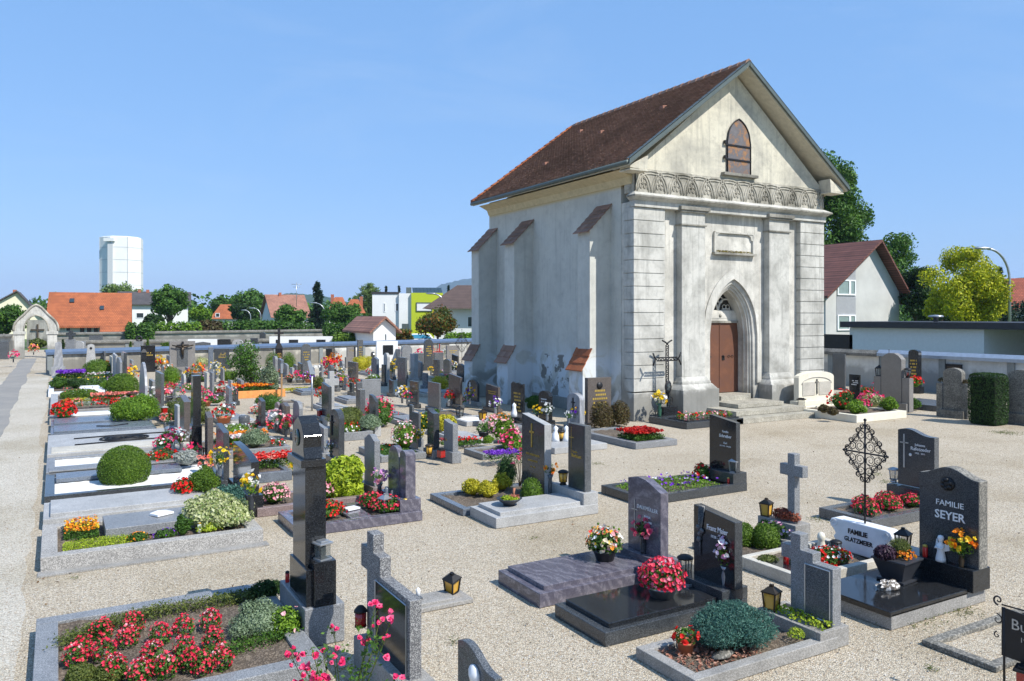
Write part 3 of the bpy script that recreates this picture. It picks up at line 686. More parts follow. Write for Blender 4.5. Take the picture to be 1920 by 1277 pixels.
for x, z_, y in ((2.1,0,22.0),(2.6,0,25.2),(4.4,0,27),(1.4,0,28)):
    a, b, ux, uz = prof_at(x); mb = MB().hexa([(XM-a-.12,y,b-.08),(XM-a+.05,y,b+.05),(XM-a+.05,y+.22,b+.05),(XM-a-.12,y+.22,b-.08)], [(XM-a-.12,y+.02,b+.1),(XM-a+.05,y,b+.12),(XM-a+.05,y+.22,b+.12),(XM-a-.12,y+.2,b+.1)])
    cp('vent_tile', mb, plain('vent_tile_clay', (.26,.12,.08), .8))
# ================================================================ CEMETERY WALLS
M['wallold'] = plaster('old_wall_render', (.50,.475,.41), (.26,.25,.22), .9)[0]
M['wallwhite'] = plaster('whitewashed_wall', (.70,.70,.66), (.5,.49,.45), .5)[0]
M['capblue'] = plain('blue_grey_sheet_cap', (.10,.15,.24), .4, .2); M['capstone'] = M['old']
def wallrun(name, label, a, b, h, th, capm, wallm, capw=.12, pil=3.2, h2=None, panels=(), grp=None):
    (xa, ya), (xb, yb) = a, b; L = math.hypot(xb-xa, yb-ya); rot = math.atan2(yb-ya, xb-xa); h2 = h2 or h
    T = thing(name, label, 'wall', (xa, ya, 0), rot, grp)
    mb = MB().hexa([(0,0,0),(L,0,0),(L,th,0),(0,th,0)], [(0,0,h),(L,0,h2),(L,th,h2),(0,th,h)]); part(T, 'wall_face', mb, wallm)
    if panels:
        mb = MB()
        for f0, f1 in panels: mb.box(L*f0, L*f1, -.04, .0, .0, h+(h2-h)*f0-.28)
        part(T, 'whitewashed_panel', mb, M['wallwhite'])
    if pil:
        mb = MB(); n = int(L/pil)
        for i in range(n+1):
            x = min(L-.25, i*pil); mb.box(x, x+.28, -.09, -.001, 0, h+(h2-h)*x/L-.02)
        part(T, 'pilaster', mb, plain('grey_pilaster', (.2,.22,.22), .9))
    mb = MB().hexa([(-.08,-capw-.06,h-.16),(L,-capw-.06,h2-.16),(L,-.001,h2-.0),(-.08,-.001,h)], [(-.08,-capw-.06,h-.02),(L,-capw-.06,h2-.02),(L,0,h2+.14),(-.08,0,h+.14)])
    mb.hexa([(-.08,0,h),(L,0,h2),(L,th+capw,h2),(-.08,th+capw,h)], [(-.08,0,h+.14),(L,0,h2+.14),(L,th+capw,h2+.05),(-.08,th+capw,h+.05)])
    part(T, 'coping', mb, capm); return T
FW0 = G(88,702); FW1 = P(900, 66.0)
wallrun('cemetery_wall', 'long low wall with blue metal coping across the far end of the graves', FW0, FW1, 1.30, .35, M['capblue'], M['wallold'], pil=3.4, h2=1.42, panels=((.63,.74),(.745,.83),(.9,.955),(.965,1.0),(.58,.625)))
wallrun('cemetery_wall', 'short wall stub with blue metal coping left of the entrance path', (-30, 51.5), (FW0[0]-2.9, 51.5), 1.28, .35, M['capblue'], M['wallold'], pil=0)
RX = 33.8
wallrun('cemetery_wall', 'shaded side wall with mossy stone coping behind the graves right of the chapel', (RX, 40), (RX, 24.0), 1.62, .4, M['old'], M['wallwhite'], pil=3.3)
wallrun('cemetery_wall', 'pale blue side wall with bright sheet metal coping at the right edge', (RX, 23.9), (RX, 14.6), 1.66, .45, M['zincl'], plaster('blue_grey_render', (.5,.54,.56), (.34,.36,.36), .6)[0], pil=2.9)
b0 = P(100, 92); b1 = P(705, 104)
wallrun('cemetery_wall', 'long bare grey rear wall in front of the hedges and houses', b0, b1, 1.3, .3, M['old'], plaster('grey_block_wall', (.40,.39,.36), (.27,.26,.24), .8)[0], pil=0, h2=1.6)
wallrun('cemetery_wall', 'stained low terrace wall between the blue coping and the rear wall', P(100, 73), P(560, 80), 1.0, .3, M['old'], M['wallold'], pil=6)
wallrun('cemetery_wall', 'grey wall left of the arched gate', P(-200, 78), P(24, 76), 1.5, .3, M['old'], M['wallold'], pil=0)
# ================================================================ BUILDERS FOR THE GRAVES
def text(parent, name, s, size, mat, at, face='-x', sx=1.0, align='CENTER', shear=0, bold=0.0, depth=.003):
    cu = bpy.data.curves.new('letters', 'FONT'); cu.body = s; cu.size = size; cu.align_x = align; cu.extrude = depth; cu.shear = shear; cu.resolution_u = 2; cu.offset = bold
    to = bpy.data.objects.new('letters', cu); me = bpy.data.meshes.new_from_object(to); bpy.data.objects.remove(to)
    if face == '-x': Mx = Matrix(((0,0,-1,0),(-1,0,0,0),(0,1,0,0),(0,0,0,1)))
    elif face == '-y': Mx = Matrix(((1,0,0,0),(0,0,-1,0),(0,1,0,0),(0,0,0,1)))
    else: Mx = face
    me.transform(Matrix.Translation(at) @ Mx @ Matrix.Diagonal((sx,1,1,1))); me.materials.clear(); me.materials.append(mat)
    return obj(name, me, parent)
def outline(shape, w, h):
    """headstone outline in (y, z); +y is the left edge as the reader sees it"""
    a = w/2; N = 10
    if shape == 'flat': top = [(a,h),(-a,h)]
    elif shape == 'slantl': top = [(a,h),(-a,h*.91)]
    elif shape == 'slantr': top = [(a,h*.9),(-a,h)]
    elif shape == 'gable': top = [(a,h*.9),(0,h),(-a,h*.9)]
    elif shape == 'peakl': top = [(a,h*.955),(a*.35,h),(-a*.1,h*.985),(-a,h*.86)]
    elif shape == 'arch': top = [(a*math.cos(math.pi*i/N), h-a*.55+a*.55*math.sin(math.pi*i/N)) for i in range(N+1)]
    elif shape == 'round': top = [(a*math.cos(math.pi*i/N), h-a+a*math.sin(math.pi*i/N)) for i in range(N+1)]
    elif shape == 'seg': top = [(a*math.cos(math.pi*i/N), h-a*.22+a*.22*math.sin(math.pi*i/N)) for i in range(N+1)]
    elif shape == 'quart': top = [(a-w*i/N, h*(.80)+h*.2*math.cos(i/N*math.pi/2)**.8) for i in range(N+1)]
    elif shape == 'concave': top = [(a-w*i/N, h*(.90)+h*.1*(1-i/N)**2) for i in range(N+1)]
    elif shape == 'wave': top = [(a-w*i/14, h*.90+h*.10*(.5+.5*math.cos(max(0, min(1, (i/14-.25)/.6))*math.pi))-h*.035*max(0,(.25-i/14)/.25)**2) for i in range(15)]
    elif shape == 'bell': top = [(a,h*.9)]+[(a*(1-2*i/14), h*.9+h*.1*(.5-.5*math.cos(2*math.pi*i/14))) for i in range(1,14)]+[(-a,h*.9)]
    elif shape == 'oct': top = [(a,h*.88),(a*.72,h*.95),(a*.3,h),(-a*.3,h),(-a*.72,h*.95),(-a,h*.88)]
    elif shape == 'shoulder': top = [(a,h*.72),(a*.62,h*.78),(a*.55,h*.92),(0,h),(-a*.55,h*.92),(-a*.62,h*.78),(-a,h*.72)]
    elif shape == 'tooth': top = [(a,h*.94),(a*.7,h),(a*.35,h*.96),(-a*.1,h*.985),(-a*.6,h*.95),(-a,h*.97)]
    elif shape == 'step': top = [(a,h),(a*.35,h),(a*.35,h*.8),(-a,h*.8)]
    elif shape == 'obelisk': return [(-a,0),(a,0),(a*.62,h*.95),(0,h),(-a*.62,h*.95)][::-1]
    elif shape == 'crossh':
        b = w*.17; return [(b,0),(-b,0),(-b,h*.62),(-a,h*.62),(-a,h*.8),(-b,h*.8),(-b,h),(b,h),(b,h*.8),(a,h*.8),(a,h*.62),(b,h*.62)]
    else: raise ValueError(shape)
    return [(-a,0),(a,0)][::-1] + top[::-1] if False else [(a,0)]+top+[(-a,0)]
STONES = []
def stone(label, xn, yg, xf, yt, xs, mat='dark', shape='flat', hp=.22, pm=None, text_=None, tm=None, cross=None, face='-x', name='headstone', group=None, pw=(.1,.06), z0=0.0, cat='headstone', emblem=None, rows=0):
    """xn,yg: photo position of the near front corner of the plinth's foot; xf: far edge; yt: top; xs: right edge of the lit side"""
    x, y = G(xn, yg, z0)
    if face == '-x':
        w = max(.12, ay(x, xf)-y); th = max(.06, ax(y, xs)-x); h = max(.25, zat(x, y, yt)-z0); loc = (x+th/2, y+w/2, z0)
    else:
        xr = ax(y, xs); w = max(.12, xr-x); th = .16; h = max(.25, zat(x, y, yt)-z0); loc = (x+w/2, y+th/2, z0)
    rot = 0 if face == '-x' else R(90)
    T = thing(name, label, cat, loc, rot, group)
    mb = MB(); mb.prism_x(outline(shape, w, h-hp), -th/2, th/2)
    mb.xform(Matrix.Translation((0,0,hp)))
    s = part(T, 'stele', mb, M[mat], .006 if h > .6 else .003)
    if hp > .03:
        mb = MB().box(-th/2-pw[1], th/2+pw[1]*.6, -w/2-pw[0], w/2+pw[0], 0, hp+.002); part(T, 'plinth', mb, M[pm or mat], .006)
    xf_ = -th/2-.003
    if cross:
        cz = hp+(h-hp)*.7; cy = w*cross[1] if len(cross) > 1 else 0; L = (h-hp)*.42
        mb = MB().box(xf_-.02, xf_+.004, cy-.012-w*.012, cy+.012+w*.012, cz-L*.62, cz+L*.38).box(xf_-.018, xf_+.003, cy-L*.24, cy+L*.24, cz+L*.02, cz+L*.09)
        part(T, 'cross', mb, M[cross[0]])
    if emblem:
        mb = MB(); cz = hp+(h-hp)*.82
        mb.lathe([(w*.13,0),(w*.12,.02),(w*.04,.035),(.001,.045)], 10); mb.xform(Matrix.Translation((xf_, 0, cz)) @ Matrix.Rotation(R(-90),4,'Y')); part(T, 'emblem', mb, M[emblem])
    if text_:
        for (s_, sz, vz, hy) in text_:
            text(T, 'inscription', s_, w*sz, M[tm or 'silver'], (xf_, w*hy, hp+(h-hp)*vz))
    if rows:      # tiny far lettering: short raised lines
        mb = MB()
        for i in range(rows):
            ww = w*random.uniform(.22,.36); z = hp+(h-hp)*(.68-.09*i); n = 7
            for k in range(n):
                if random.random() < .8: mb.box(xf_-.004, xf_+.002, -ww+2*ww*k/n, -ww+2*ww*(k+.72)/n, z, z+(h-hp)*.045)
        part(T, 'inscription', mb, M[tm or 'gold'])
    T['_dim'] = 0; del T['_dim']
    STONES.append((T, w, th, h, hp)); return T, loc, w, th, h
def kerbring(mb, x0, x1, y0, y1, h, e, z0=0.0):
    mb.box(x0, x1, y0, y0+e, z0, h); mb.box(x0, x1, y1-e, y1, z0, h); mb.box(x0, x0+e, y0+e, y1-e, z0, h); mb.box(x1-e, x1, y0+e, y1-e, z0, h); return mb
def grave(label, x0, x1, y0, y1, h=.18, mat='grey', fill='soil', e=.16, slab=None, sm=None, sh=.07, inset=.08, group=None, name='grave_surround', foot=0):
    """kerb with soil, chips or a slab inside; extents in metres"""
    T = thing(name, label, 'grave', ((x0+x1)/2, (y0+y1)/2, 0), 0, group)
    cx, cy = (x0+x1)/2, (y0+y1)/2; a, b = (x1-x0)/2, (y1-y0)/2
    if fill == 'solid':
        part(T, 'base_slab', MB().box(-a, a, -b, b, 0, h), M[mat], .008)
    else:
        part(T, 'kerb', kerbring(MB(), -a, a, -b, b, h, e), M[mat], .008)
        mb = MB(); nx, ny = max(4, int((2*a)/.12)), max(4, int((2*b)/.12)); vs = []; fs = []
        amp = .025 if fill == 'soil' else .008
        for i in range(nx+1):
            for j in range(ny+1): vs.append((-a+e*.9+(2*a-1.8*e)*i/nx, -b+e*.9+(2*b-1.8*e)*j/ny, h-.045+random.uniform(-amp,amp)))
        for i in range(nx):
            for j in range(ny): q = i*(ny+1)+j; fs.append((q, q+ny+1, q+ny+2, q+1))
        mb.add(vs, fs, True); part(T, {'soil':'soil','whitegr':'white_chips','gravel':'chips'}.get(fill,'filling'), mb, M[fill], recalc=False)
    if slab:
        sx0, sx1, sy0, sy1 = slab; part(T, 'slab', MB().box(sx0-cx, sx1-cx, sy0-cy, sy1-cy, h-.03, h+sh), M[sm or mat], .008)
    if foot:
        part(T, 'footing', MB().box(-a-.03, a+.04, -b-foot, -b, -.002, .02), M['conc'])
    return T
# ---- lamps, vases, plants
def lantern(label, loc, s=1.0, glass='amber', frame='iron', kind='square', group='grave lanterns', rot=0.3, candle=None):
    T = thing('grave_lantern', label, 'lantern', loc, rot, group); T.scale = (s,s,s)
    if kind == 'square':
        mb = MB().box(-.065,.065,-.065,.065,0,.02)
        for a in (-1,1):
            for b in (-1,1): mb.hexa([(a*.06-.008,b*.06-.008,.02),(a*.06+.008,b*.06-.008,.02),(a*.06+.008,b*.06+.008,.02),(a*.06-.008,b*.06+.008,.02)],[(a*.075-.008,b*.075-.008,.2),(a*.075+.008,b*.075-.008,.2),(a*.075+.008,b*.075+.008,.2),(a*.075-.008,b*.075+.008,.2)])
        part(T, 'frame', mb, M[frame]); mb = MB().frustum(-.052,.052,-.052,.052,.02,-.066,.066,-.066,.066,.2); part(T, 'glass', mb, M[glass])
        mb = MB().box(-.09,.09,-.09,.09,.2,.215).frustum(-.085,.085,-.085,.085,.215,-.03,.03,-.03,.03,.265).box(-.02,.02,-.02,.02,.265,.29); part(T, 'roof', mb, M[frame])
    elif kind == 'round':
        part(T, 'base', MB().lathe([(.06,0),(.05,.02),(.045,.045),(.07,.05)], 12), M[frame])
        part(T, 'glass', MB().lathe([(.055,.05),(.07,.2)], 12), M[glass])
        mb = MB()
        for k in range(5): a = k*1.2566; mb.tube([(.06*math.cos(a),.06*math.sin(a),.05),(.076*math.cos(a),.076*math.sin(a),.2)], .007, 4)
        part(T, 'frame', mb, M[frame]); part(T, 'roof', MB().lathe([(.09,.2),(.088,.215),(.06,.235),(.02,.245),(.001,.25)], 14), M[frame])
    elif kind == 'cube':
        part(T, 'base', MB().box(-.07,.07,-.07,.07,0,.015), M[frame]); part(T, 'glass', MB().box(-.06,.06,-.06,.06,.015,.16), M[glass], .004)
        part(T, 'roof', MB().box(-.08,.08,-.08,.08,.16,.18).box(-.05,.05,-.05,.05,.18,.2), M[frame], .004)
    if candle:
        part(T, 'candle', MB().lathe([(.028,.03),(.028,.14),(.001,.142)], 8), M[candle])
    return T
def candle(label, loc, col='redpl', s=1.0, cap='gold', group='grave candles'):
    T = thing('grave_candle', label, 'candle', loc, 0, group); T.scale = (s,)*3
    part(T, 'cup', MB().lathe([(.03,0),(.033,.01),(.033,.13),(.03,.135)], 12), M[col]); part(T, 'lid', MB().lathe([(.032,.135),(.032,.16),(.012,.17),(.001,.172)], 12), M[cap]); return T
def blooms(mb, c, r, n, size, zmin=-.1, lo=.95, hi=1.15):
    p, v = shell(n, c, r, lo, hi, zmin); return petals(mb, p, v, size, .35)
def plant(label, loc, r, leaf='mid', flower=None, nl=500, nf=60, lsize=.03, fsize=.035, name='flowering_plant', cat='plant', group=None, lumps=0, zmin=-.2, f2=None, aspect=.55, stem=True, lo=.7, fz=-.1):
    T = thing(name, label, cat, loc, 0, group)
    mb = MB(); bushmb(mb, (0,0,r[2]*.55), r, nl, lsize, lumps, zmin, aspect=aspect, lo=lo); part(T, 'foliage', mb, M['lf_'+leaf], recalc=False)
    if flower:
        mb = MB(); blooms(mb, (0,0,r[2]*.55), r, nf, fsize, fz); part(T, 'blossoms', mb, M['fl_'+flower], recalc=False)
    if f2:
        mb = MB(); blooms(mb, (0,0,r[2]*.6), [x*1.0 for x in r], nf//3, fsize, fz); part(T, 'blossoms', mb, M['fl_'+f2], recalc=False)
    return T
def bed(label, x0,x1,y0,y1,z, leaf='mid', flower=None, hz=.1, nl=900, nf=150, lsize=.03, fsize=.035, f2=None, kind='stuff', cat='flowers', name='flower_bed'):
    T = obj(name, None, None, ((x0+x1)/2,(y0+y1)/2,z)); tag(T, label, cat, None, kind)
    cx, cy = (x0+x1)/2, (y0+y1)/2
    nl = int(nl*1.9); nf = int(nf*1.5)
    mb = MB(); p, v = flat_area(nl, x0-cx,x1-cx,y0-cy,y1-cy,0,hz)
    p[:,2] *= 1-.6*np.maximum(np.abs(p[:,0])/((x1-x0)/2), np.abs(p[:,1])/((y1-y0)/2))**3
    leaves(mb, p, v, lsize, .6, .8); part(T, 'foliage', mb, M['lf_'+leaf], recalc=False)
    for fl in [f for f in (flower, f2) if f]:
        n = nf if fl is flower else nf//3
        mb = MB(); p, v = flat_area(n, x0-cx,x1-cx,y0-cy,y1-cy,hz*.85,hz*.3); petals(mb, p, v, fsize, .5); part(T, 'blossoms', mb, M['fl_'+fl], recalc=False)
    return T
def vase(label, loc, h=.22, r=.05, mat='dark', flower='mixed', leaf='mid', br=.13, nf=22, fsize=.06, group='flower vases', f2=None, tall=1.0, bz=None):
    T = thing('flower_vase', label, 'vase', loc, 0, group)
    v = part(T, 'vase', MB().lathe([(r*.8,0),(r*.75,h*.1),(r*.95,h*.5),(r*.7,h*.8),(r*1.15,h)], 12), M[mat])
    z = h+br*.75*tall
    mb = MB(); rr = (br,br,br*tall); p, q = shell(int(nf*5), (0,0,z-br*.2), [x*.85 for x in rr], .3, 1.0, -1); leaves(mb, p, q, .055, .4, .7)
    for k in range(8):
        a = random.uniform(0, 6.28); mb.tube([(0,0,h-.03),(br*.3*math.cos(a),br*.3*math.sin(a),z-br*.3),(br*.7*math.cos(a),br*.7*math.sin(a),z+br*.4)], .003, 3, False)
    part(T, 'leaves', mb, M['lf_'+leaf], recalc=False)
    for fl in [f for f in (flower, f2) if f]:
        mb = MB(); n = nf if fl is flower else nf//2
        p, q = shell(n, (0,0,z), rr, .7, 1.05, -.55); petals(mb, p, q, fsize, .35)
        p2 = p+q*fsize*.12; petals(mb, p2, q, fsize*.6, .3, cup=.6)
        part(T, 'blossoms', mb, M['fl_'+fl], recalc=False)
    return T
def potplant(label, loc, r=.12, h=.16, pot='terra', leaf='mid', flower='red', nl=160, nf=28, fsize=.04, pr=None, group='potted grave flowers', f2=None, lsize=.035, name='potted_plant'):
    T = thing(name, label, 'potted plant', loc, 0, group); pr = pr or r*.75
    part(T, 'pot', MB().lathe([(pr*.7,0),(pr*.95,h*.85),(pr*1.05,h*.85),(pr*1.05,h),(pr*.9,h),(pr*.85,h*.8)], 14), M[pot])
    mb = MB(); bushmb(mb, (0,0,h+r*.35), (r,r,r*.75), nl, lsize, 0, -.5); part(T, 'foliage', mb, M['lf_'+leaf], recalc=False)
    for fl in [f for f in (flower, f2) if f]:
        mb = MB(); blooms(mb, (0,0,h+r*.4), (r,r,r*.8), nf if fl is flower else nf//3, fsize, -.35); part(T, 'blossoms', mb, M['fl_'+fl], recalc=False)
    return T
def scroll(mb, c, r, a0, turns, w, ax_='y', flip=1, r0=.15):
    pts = []; n = int(14*turns)+3
    for i in range(n+1):
        f = i/n; rr = r*(1-f*(1-r0)); a = a0+flip*f*turns*2*math.pi
        u, v = rr*math.cos(a), rr*math.sin(a); pts.append((c[0], c[1]+u, c[2]+v) if ax_ == 'y' else (c[0]+u, c[1], c[2]+v))
    mb.tube(pts, [w*(1-.4*i/n) for i in range(n+1)], 5)
def ironcross(label, loc, h=1.25, span=.42, rot=0, fancy=1, group=None, name='iron_cross'):
    """wrought iron grave cross in the y-z plane, facing -x"""
    T = thing(name, label, 'iron cross', loc, rot, group); cz = h*.68
    mb = MB().tube([(0,0,0),(0,0,h)], .014, 6); mb.tube([(0,-span/2,cz),(0,span/2,cz)], .012, 6); mb.blob((0,0,h),.022,6,5); mb.blob((0,-span/2,cz),.018,6,5); mb.blob((0,span/2,cz),.018,6,5)
    part(T, 'cross_bars', mb, M['iron'])
    mb = MB(); q = span/2
    for sy in (-1,1):
        for sz in (-1,1):
            for (u, v, r) in ((.24,.24,.19),(.58,.20,.15),(.19,.62,.16),(.42,.50,.14),(.13,.92,.10),(.84,.12,.09),(.66,.40,.09),(.33,.78,.09)):
                if not fancy and r < .15: continue
                scroll(mb, (0, sy*q*u*1.0, cz+sz*q*v*1.15), q*r*1.15, math.pi*.5*sz, 1.5, .0065, 'y', sy*sz); scroll(mb, (0, sy*q*u*1.0, cz+sz*q*v*1.15), q*r*1.15, -math.pi*.5*sz, .6, .0065, 'y', sy*sz, .8)
            mb.tube([(0,sy*q*.98,cz+sz*.01),(0,sy*q*.55,cz+sz*q*.42),(0,sy*q*.3,cz+sz*q*.78),(0,0,cz+sz*q*1.2)], .007, 5)
    part(T, 'scrollwork', mb, M['iron'])
    mb = MB(); b = h*.12
    for sy in (-1,1): scroll(mb, (0, sy*b*.55, h*.06+b*.5), b*.55, math.pi/2, 1.4, .008, 'y', sy); scroll(mb, (0, sy*b*.3, h*.06+b*1.5), b*.35, math.pi/2, 1.2, .007, 'y', sy)
    part(T, 'foot_scrolls', mb, M['iron']); return T
# ================================================================ NEAR GRAVES (right half)
def exts(nl, rpx, lpx, z=0.0):
    """extents from the near-left corner pixel, the pixel column of the near-right corner and of the far-left corner"""
    x, y = G(*nl, z); return x, ax(y, rpx), y, ay(x, lpx)
# ---- low purple slab with the gabled violet headstone
x0,x1,y0,y1 = exts((1012,1141), 1262, 934); h = .17
GA = (x0,x1,y0,y1)
grave('swirling violet-grey granite slab grave behind the polished black one', x0,x1,y0,y1, h, 'purple', 'solid', slab=(x0+.1,x1-.28,y0+.07,y1-.07), sh=.055)
px = x1-.28
xp = x1-.24; ya_, yb2 = ay(xp,1238), ay(xp,1177); w = yb2-ya_; hst = zat(xp,(ya_+yb2)/2,897)-h-.14
T = thing('headstone', 'violet-grey granite headstone with peaked top and white engraved cross', 'headstone', (x1-.17, (ya_+yb2)/2, h))
part(T, 'plinth', MB().box(-.17,.17,-.46,.46,0,.14), M['purple'], .006)
o = part(T, 'stele', MB().prism_x(outline('peakl', w, hst), -.065, .065), M['purple'], .006); o.location.z = .14
part(T, 'cross', MB().box(-.074,-.06,w*.27,w*.285,.42,.80).box(-.074,-.06,w*.18,w*.37,.66,.672), M['galv'])
text(T, 'inscription', 'DALKMÜLLER', .068, M['silver'], (-.068,-.07,.70)); text(T, 'inscription', 'ANNA', .045, M['silver'], (-.068,-.07,.60)); text(T, 'inscription', '1914 - 1987', .04, M['silver'], (-.068,-.07,.535)); text(T, 'inscription', 'JOHANN', .04, M['silver'], (-.068,-.07,.46))
vase('dark metal vase of pink-red azaleas on the violet grave', (px+.02, y0+.28, h+.14), .22, .045, 'blackg', 'pink', 'mid', .14, 26, .085, f2=None)
x_, y_ = px-.42, y0+.52
T = potplant('round mixed bouquet of roses in a dark bowl on the violet slab', (x_, y_, h+.055), .22, .14, 'pot', 'mid', 'mixed', 420, 90, .055, .16, f2='white', lsize=.045)
mb = MB(); p, v = shell(9, (0,0,.26), (.25,.25,.18), 1.0, 1.15, .1); [mb.blob(tuple(q), .018, 6, 4) for q in p]; part(T, 'green_pompoms', mb, M['lf_bright'])
# ---- polished black slab
x0,x1,y0,y1 = exts((1135,1214), 1402, 1040); h = .15; GB = (x0,x1,y0,y1)
grave('polished black granite slab grave with a bowl of red begonias', x0,x1,y0,y1, h, 'blackg', 'solid', slab=(x0+.1,x1-.25,y0+.07,y1-.07), sm='black', sh=.055)
px = x1-.25
xp = x1-.26; ya_, yb2 = ay(xp,1378), ay(xp,1301); w = yb2-ya_; hst = zat(xp,yb2,945)-h-.14
T = thing('headstone', 'polished black headstone with slanting top and white blackletter name', 'headstone', (x1-.2, (ya_+yb2)/2-.06, h))
part(T, 'plinth', MB().box(-.2,.2,y0-(ya_+yb2)/2+.06,y1-(ya_+yb2)/2+.06,0,.14), M['blackg'], .006)
o = part(T, 'stele', MB().prism_x(outline('slantl', w, hst), -.06, .06), M['blackg'], .006, loc=(0,.06,.14))
o2 = part(T, 'face', MB().prism_x([(a*.985,b*.992+.002) for a,b in outline('slantl', w, hst)], -.064, -.06), M['black'], loc=(0,.06,.14))
text(T, 'inscription', 'Franz Maier', .088, M['silver'], (-.067,-.0,.74), bold=.001, sx=.8); text(T, 'inscription', '1928 – 1982', .045, M['silver'], (-.067,-.01,.66))
mb = MB()
for i in range(7): a = -.5+.16*i; mb.tube([(-.072,.27,.55),(-.078,.27+.03*math.sin(a*3),.75),(-.07,.25+.10*a,1.0)], .006, 4)
for dy, dz in ((0,0),(.03,.07),(-.03,.04),(.02,-.07)): mb.blob((-.08,.27+dy,.66+dz), (.02,.035,.035), 7, 5, .2)
mb.tube([(-.075,.27,.4),(-.075,.275,.65)], .012, 5)
part(T, 'rose_relief', mb, M['dark'])
T = potplant('big round red begonia in a pale glazed bowl on the black slab', ((x0+px)/2+.22, y0+.42, h+.055), .235, .12, 'galv', 'mid', 'begonia', 420, 210, .05, .18, f2='pink', lsize=.04)
mb = MB(); p, v = shell(26, (0,.02,.30), (.09,.09,.10), .9, 1.1, .2); petals(mb, p, v, .045); part(T, 'blossoms', mb, M['fl_white'], recalc=False)
lantern('black lantern left of the slant-topped black headstone', (px+.02, y1-.16, h+.055), 1.12, 'clear', 'iron', 'round')
for dx, lb in ((0,'silver vase with white lilies and a yellow flower by the slant-topped stone'),):
    vase(lb, (px+.02, y0+.12, h+.14), .23, .05, 'galv', 'pastel', 'bright', .12, 34, .06, f2='white', tall=1.7)
T = thing('grave_ornament', 'small dark open book ornament lying on the black slab', 'ornament', (px-.14, y0+.62, h+.056), .1)
part(T, 'frame', kerbring(MB(), -.08,.08,-.13,.13,.025,.015), M['galv']); part(T, 'plate', MB().box(-.07,.07,-.12,.12,0,.012), M['black'])
# ---- juniper grave with concrete cross stone
x0,x1,y0,y1 = exts((1303,1301), 1578, 1192); GC = (x0,x1,y0,y1)
grave('concrete kerbed grave with bark chips and a spreading blue juniper', x0,x1-.05,y0,y1, .12, 'conc', 'soil', .12)
bx = MB(); p, v = flat_area(420, -(x1-x0)/2+.15, .0, -(y1-y0)/2+.13, (y1-y0)/2-.13, .0, .03); leaves(bx, p, v, .05, .5, .7)
o = obj('bark_chips', bx.mesh('bark_chips', islandmat('bark_chips', [(.2,.08,.05),(.4,.18,.12),(.5,.3,.22)], .9)), None, ((x0+x1)/2,(y0+y1)/2,.085)); tag(o, 'red-brown bark chips spread in the juniper grave', 'bark chips', kind='stuff')
cx, cy = x0+.95, (y0+y1)/2+.05
T = thing('juniper', 'spreading blue-green juniper filling the concrete kerbed grave', 'juniper', (cx, cy, .08))
mb = MB(); bushmb(mb, (0,0,.16), (.55,.42,.24), 9000, .03, 34, -.3, lump=.26, aspect=.3, spread=1.1); part(T, 'foliage', mb, M['lf_blue'], recalc=False)
mb = MB()
for i in range(7): a = i*.9; mb.tube([(0,0,0),(.2*math.cos(a),.16*math.sin(a),.12),(.42*math.cos(a),.3*math.sin(a),.22)], .012, 5)
part(T, 'branch', mb, M['bark'])
potplant('terracotta pot of red geraniums on the bark chips', (x0+.38, (y0+y1)/2+.12, .09), .11, .12, 'terra', 'mid', 'red', 150, 18, .055, .09)
T = thing('stone', 'flat brown stone lying on the bark chips', 'stone', (x0+.62, y0+.28, .09)); part(T, 'stone', MB().blob((0,0,.02),(.13,.07,.04),9,6,.25), M['old'])
plant('small yellow-green sedum clump beside the blue juniper', (x1-.42, y0+.22, .09), (.09,.08,.08), 'lime', None, 220, 0, .02)
def cross_stone(label, corner, z0, w, t, h, alo, ahi, aw, st, sw, hf, th, side, panelm):
    """cross rising at the far end of a framed tablet; corner = near front foot, y grows to the far end"""
    x, y = corner; T = thing('headstone', label, 'headstone', (x, y, z0)); a = w-t; b = a-sw
    poly = [(0,0),(w,0),(w,alo),(w+aw,alo),(w+aw,ahi),(w,ahi),(w,h),(a,h),(a,st),(b,st),(b,hf),(0,hf)]
    part(T, 'stele', MB().prism_x(poly, 0, th), M[side], .006)
    e = .05*w/.6
    part(T, 'tablet', MB().prism_x([(e*.8,e),(b+sw*.55,e),(b+sw*.55,hf-e*.7),(e*.8,hf-e*.7)], -.008, 0), M[panelm])
    mb = MB(); q = [(e*.7,e*.9),(b+sw*.6,e*.9),(b+sw*.6,hf-e*.6),(e*.7,hf-e*.6)]
    for (p, r), (c, d) in zip(q, q[1:]+q[:1]): mb.tube([(-.008,p,r),(-.008,c,d)], .007, 4, False)
    part(T, 'tablet_frame', mb, M['galv']); return T
xb = ax(y0+.1, 1476); 
bxn, byn = 6.92, 5.44
T = thing('grave_planter', 'concrete planter block below the grey cross headstone', 'planter', (bxn+.05, byn, 0))
part(T, 'trough', kerbring(MB(), -.3,.14,-.05,.78,.2,.05).box(-.25,.09,-.0,.73,.02,.16), M['conc'], .006)
mb = MB(); p, v = flat_area(420, -.25,-.05,-.02,.75,.2,.06); leaves(mb, p, v, .035, .6, 1); part(T, 'sedum', mb, M['lf_lime'], recalc=False)
cross_stone('grey cross headstone with dark tablet above the blue juniper', (bxn, byn), .19, .54, .13, .86, .57, .72, .13, .70, .16, .60, .13, 'grey', 'dark')
lantern('copper-brown lantern with amber glass left of the grey cross headstone', (bxn-.16, byn+.66, .2), .95, 'amber', 'copper', 'square')
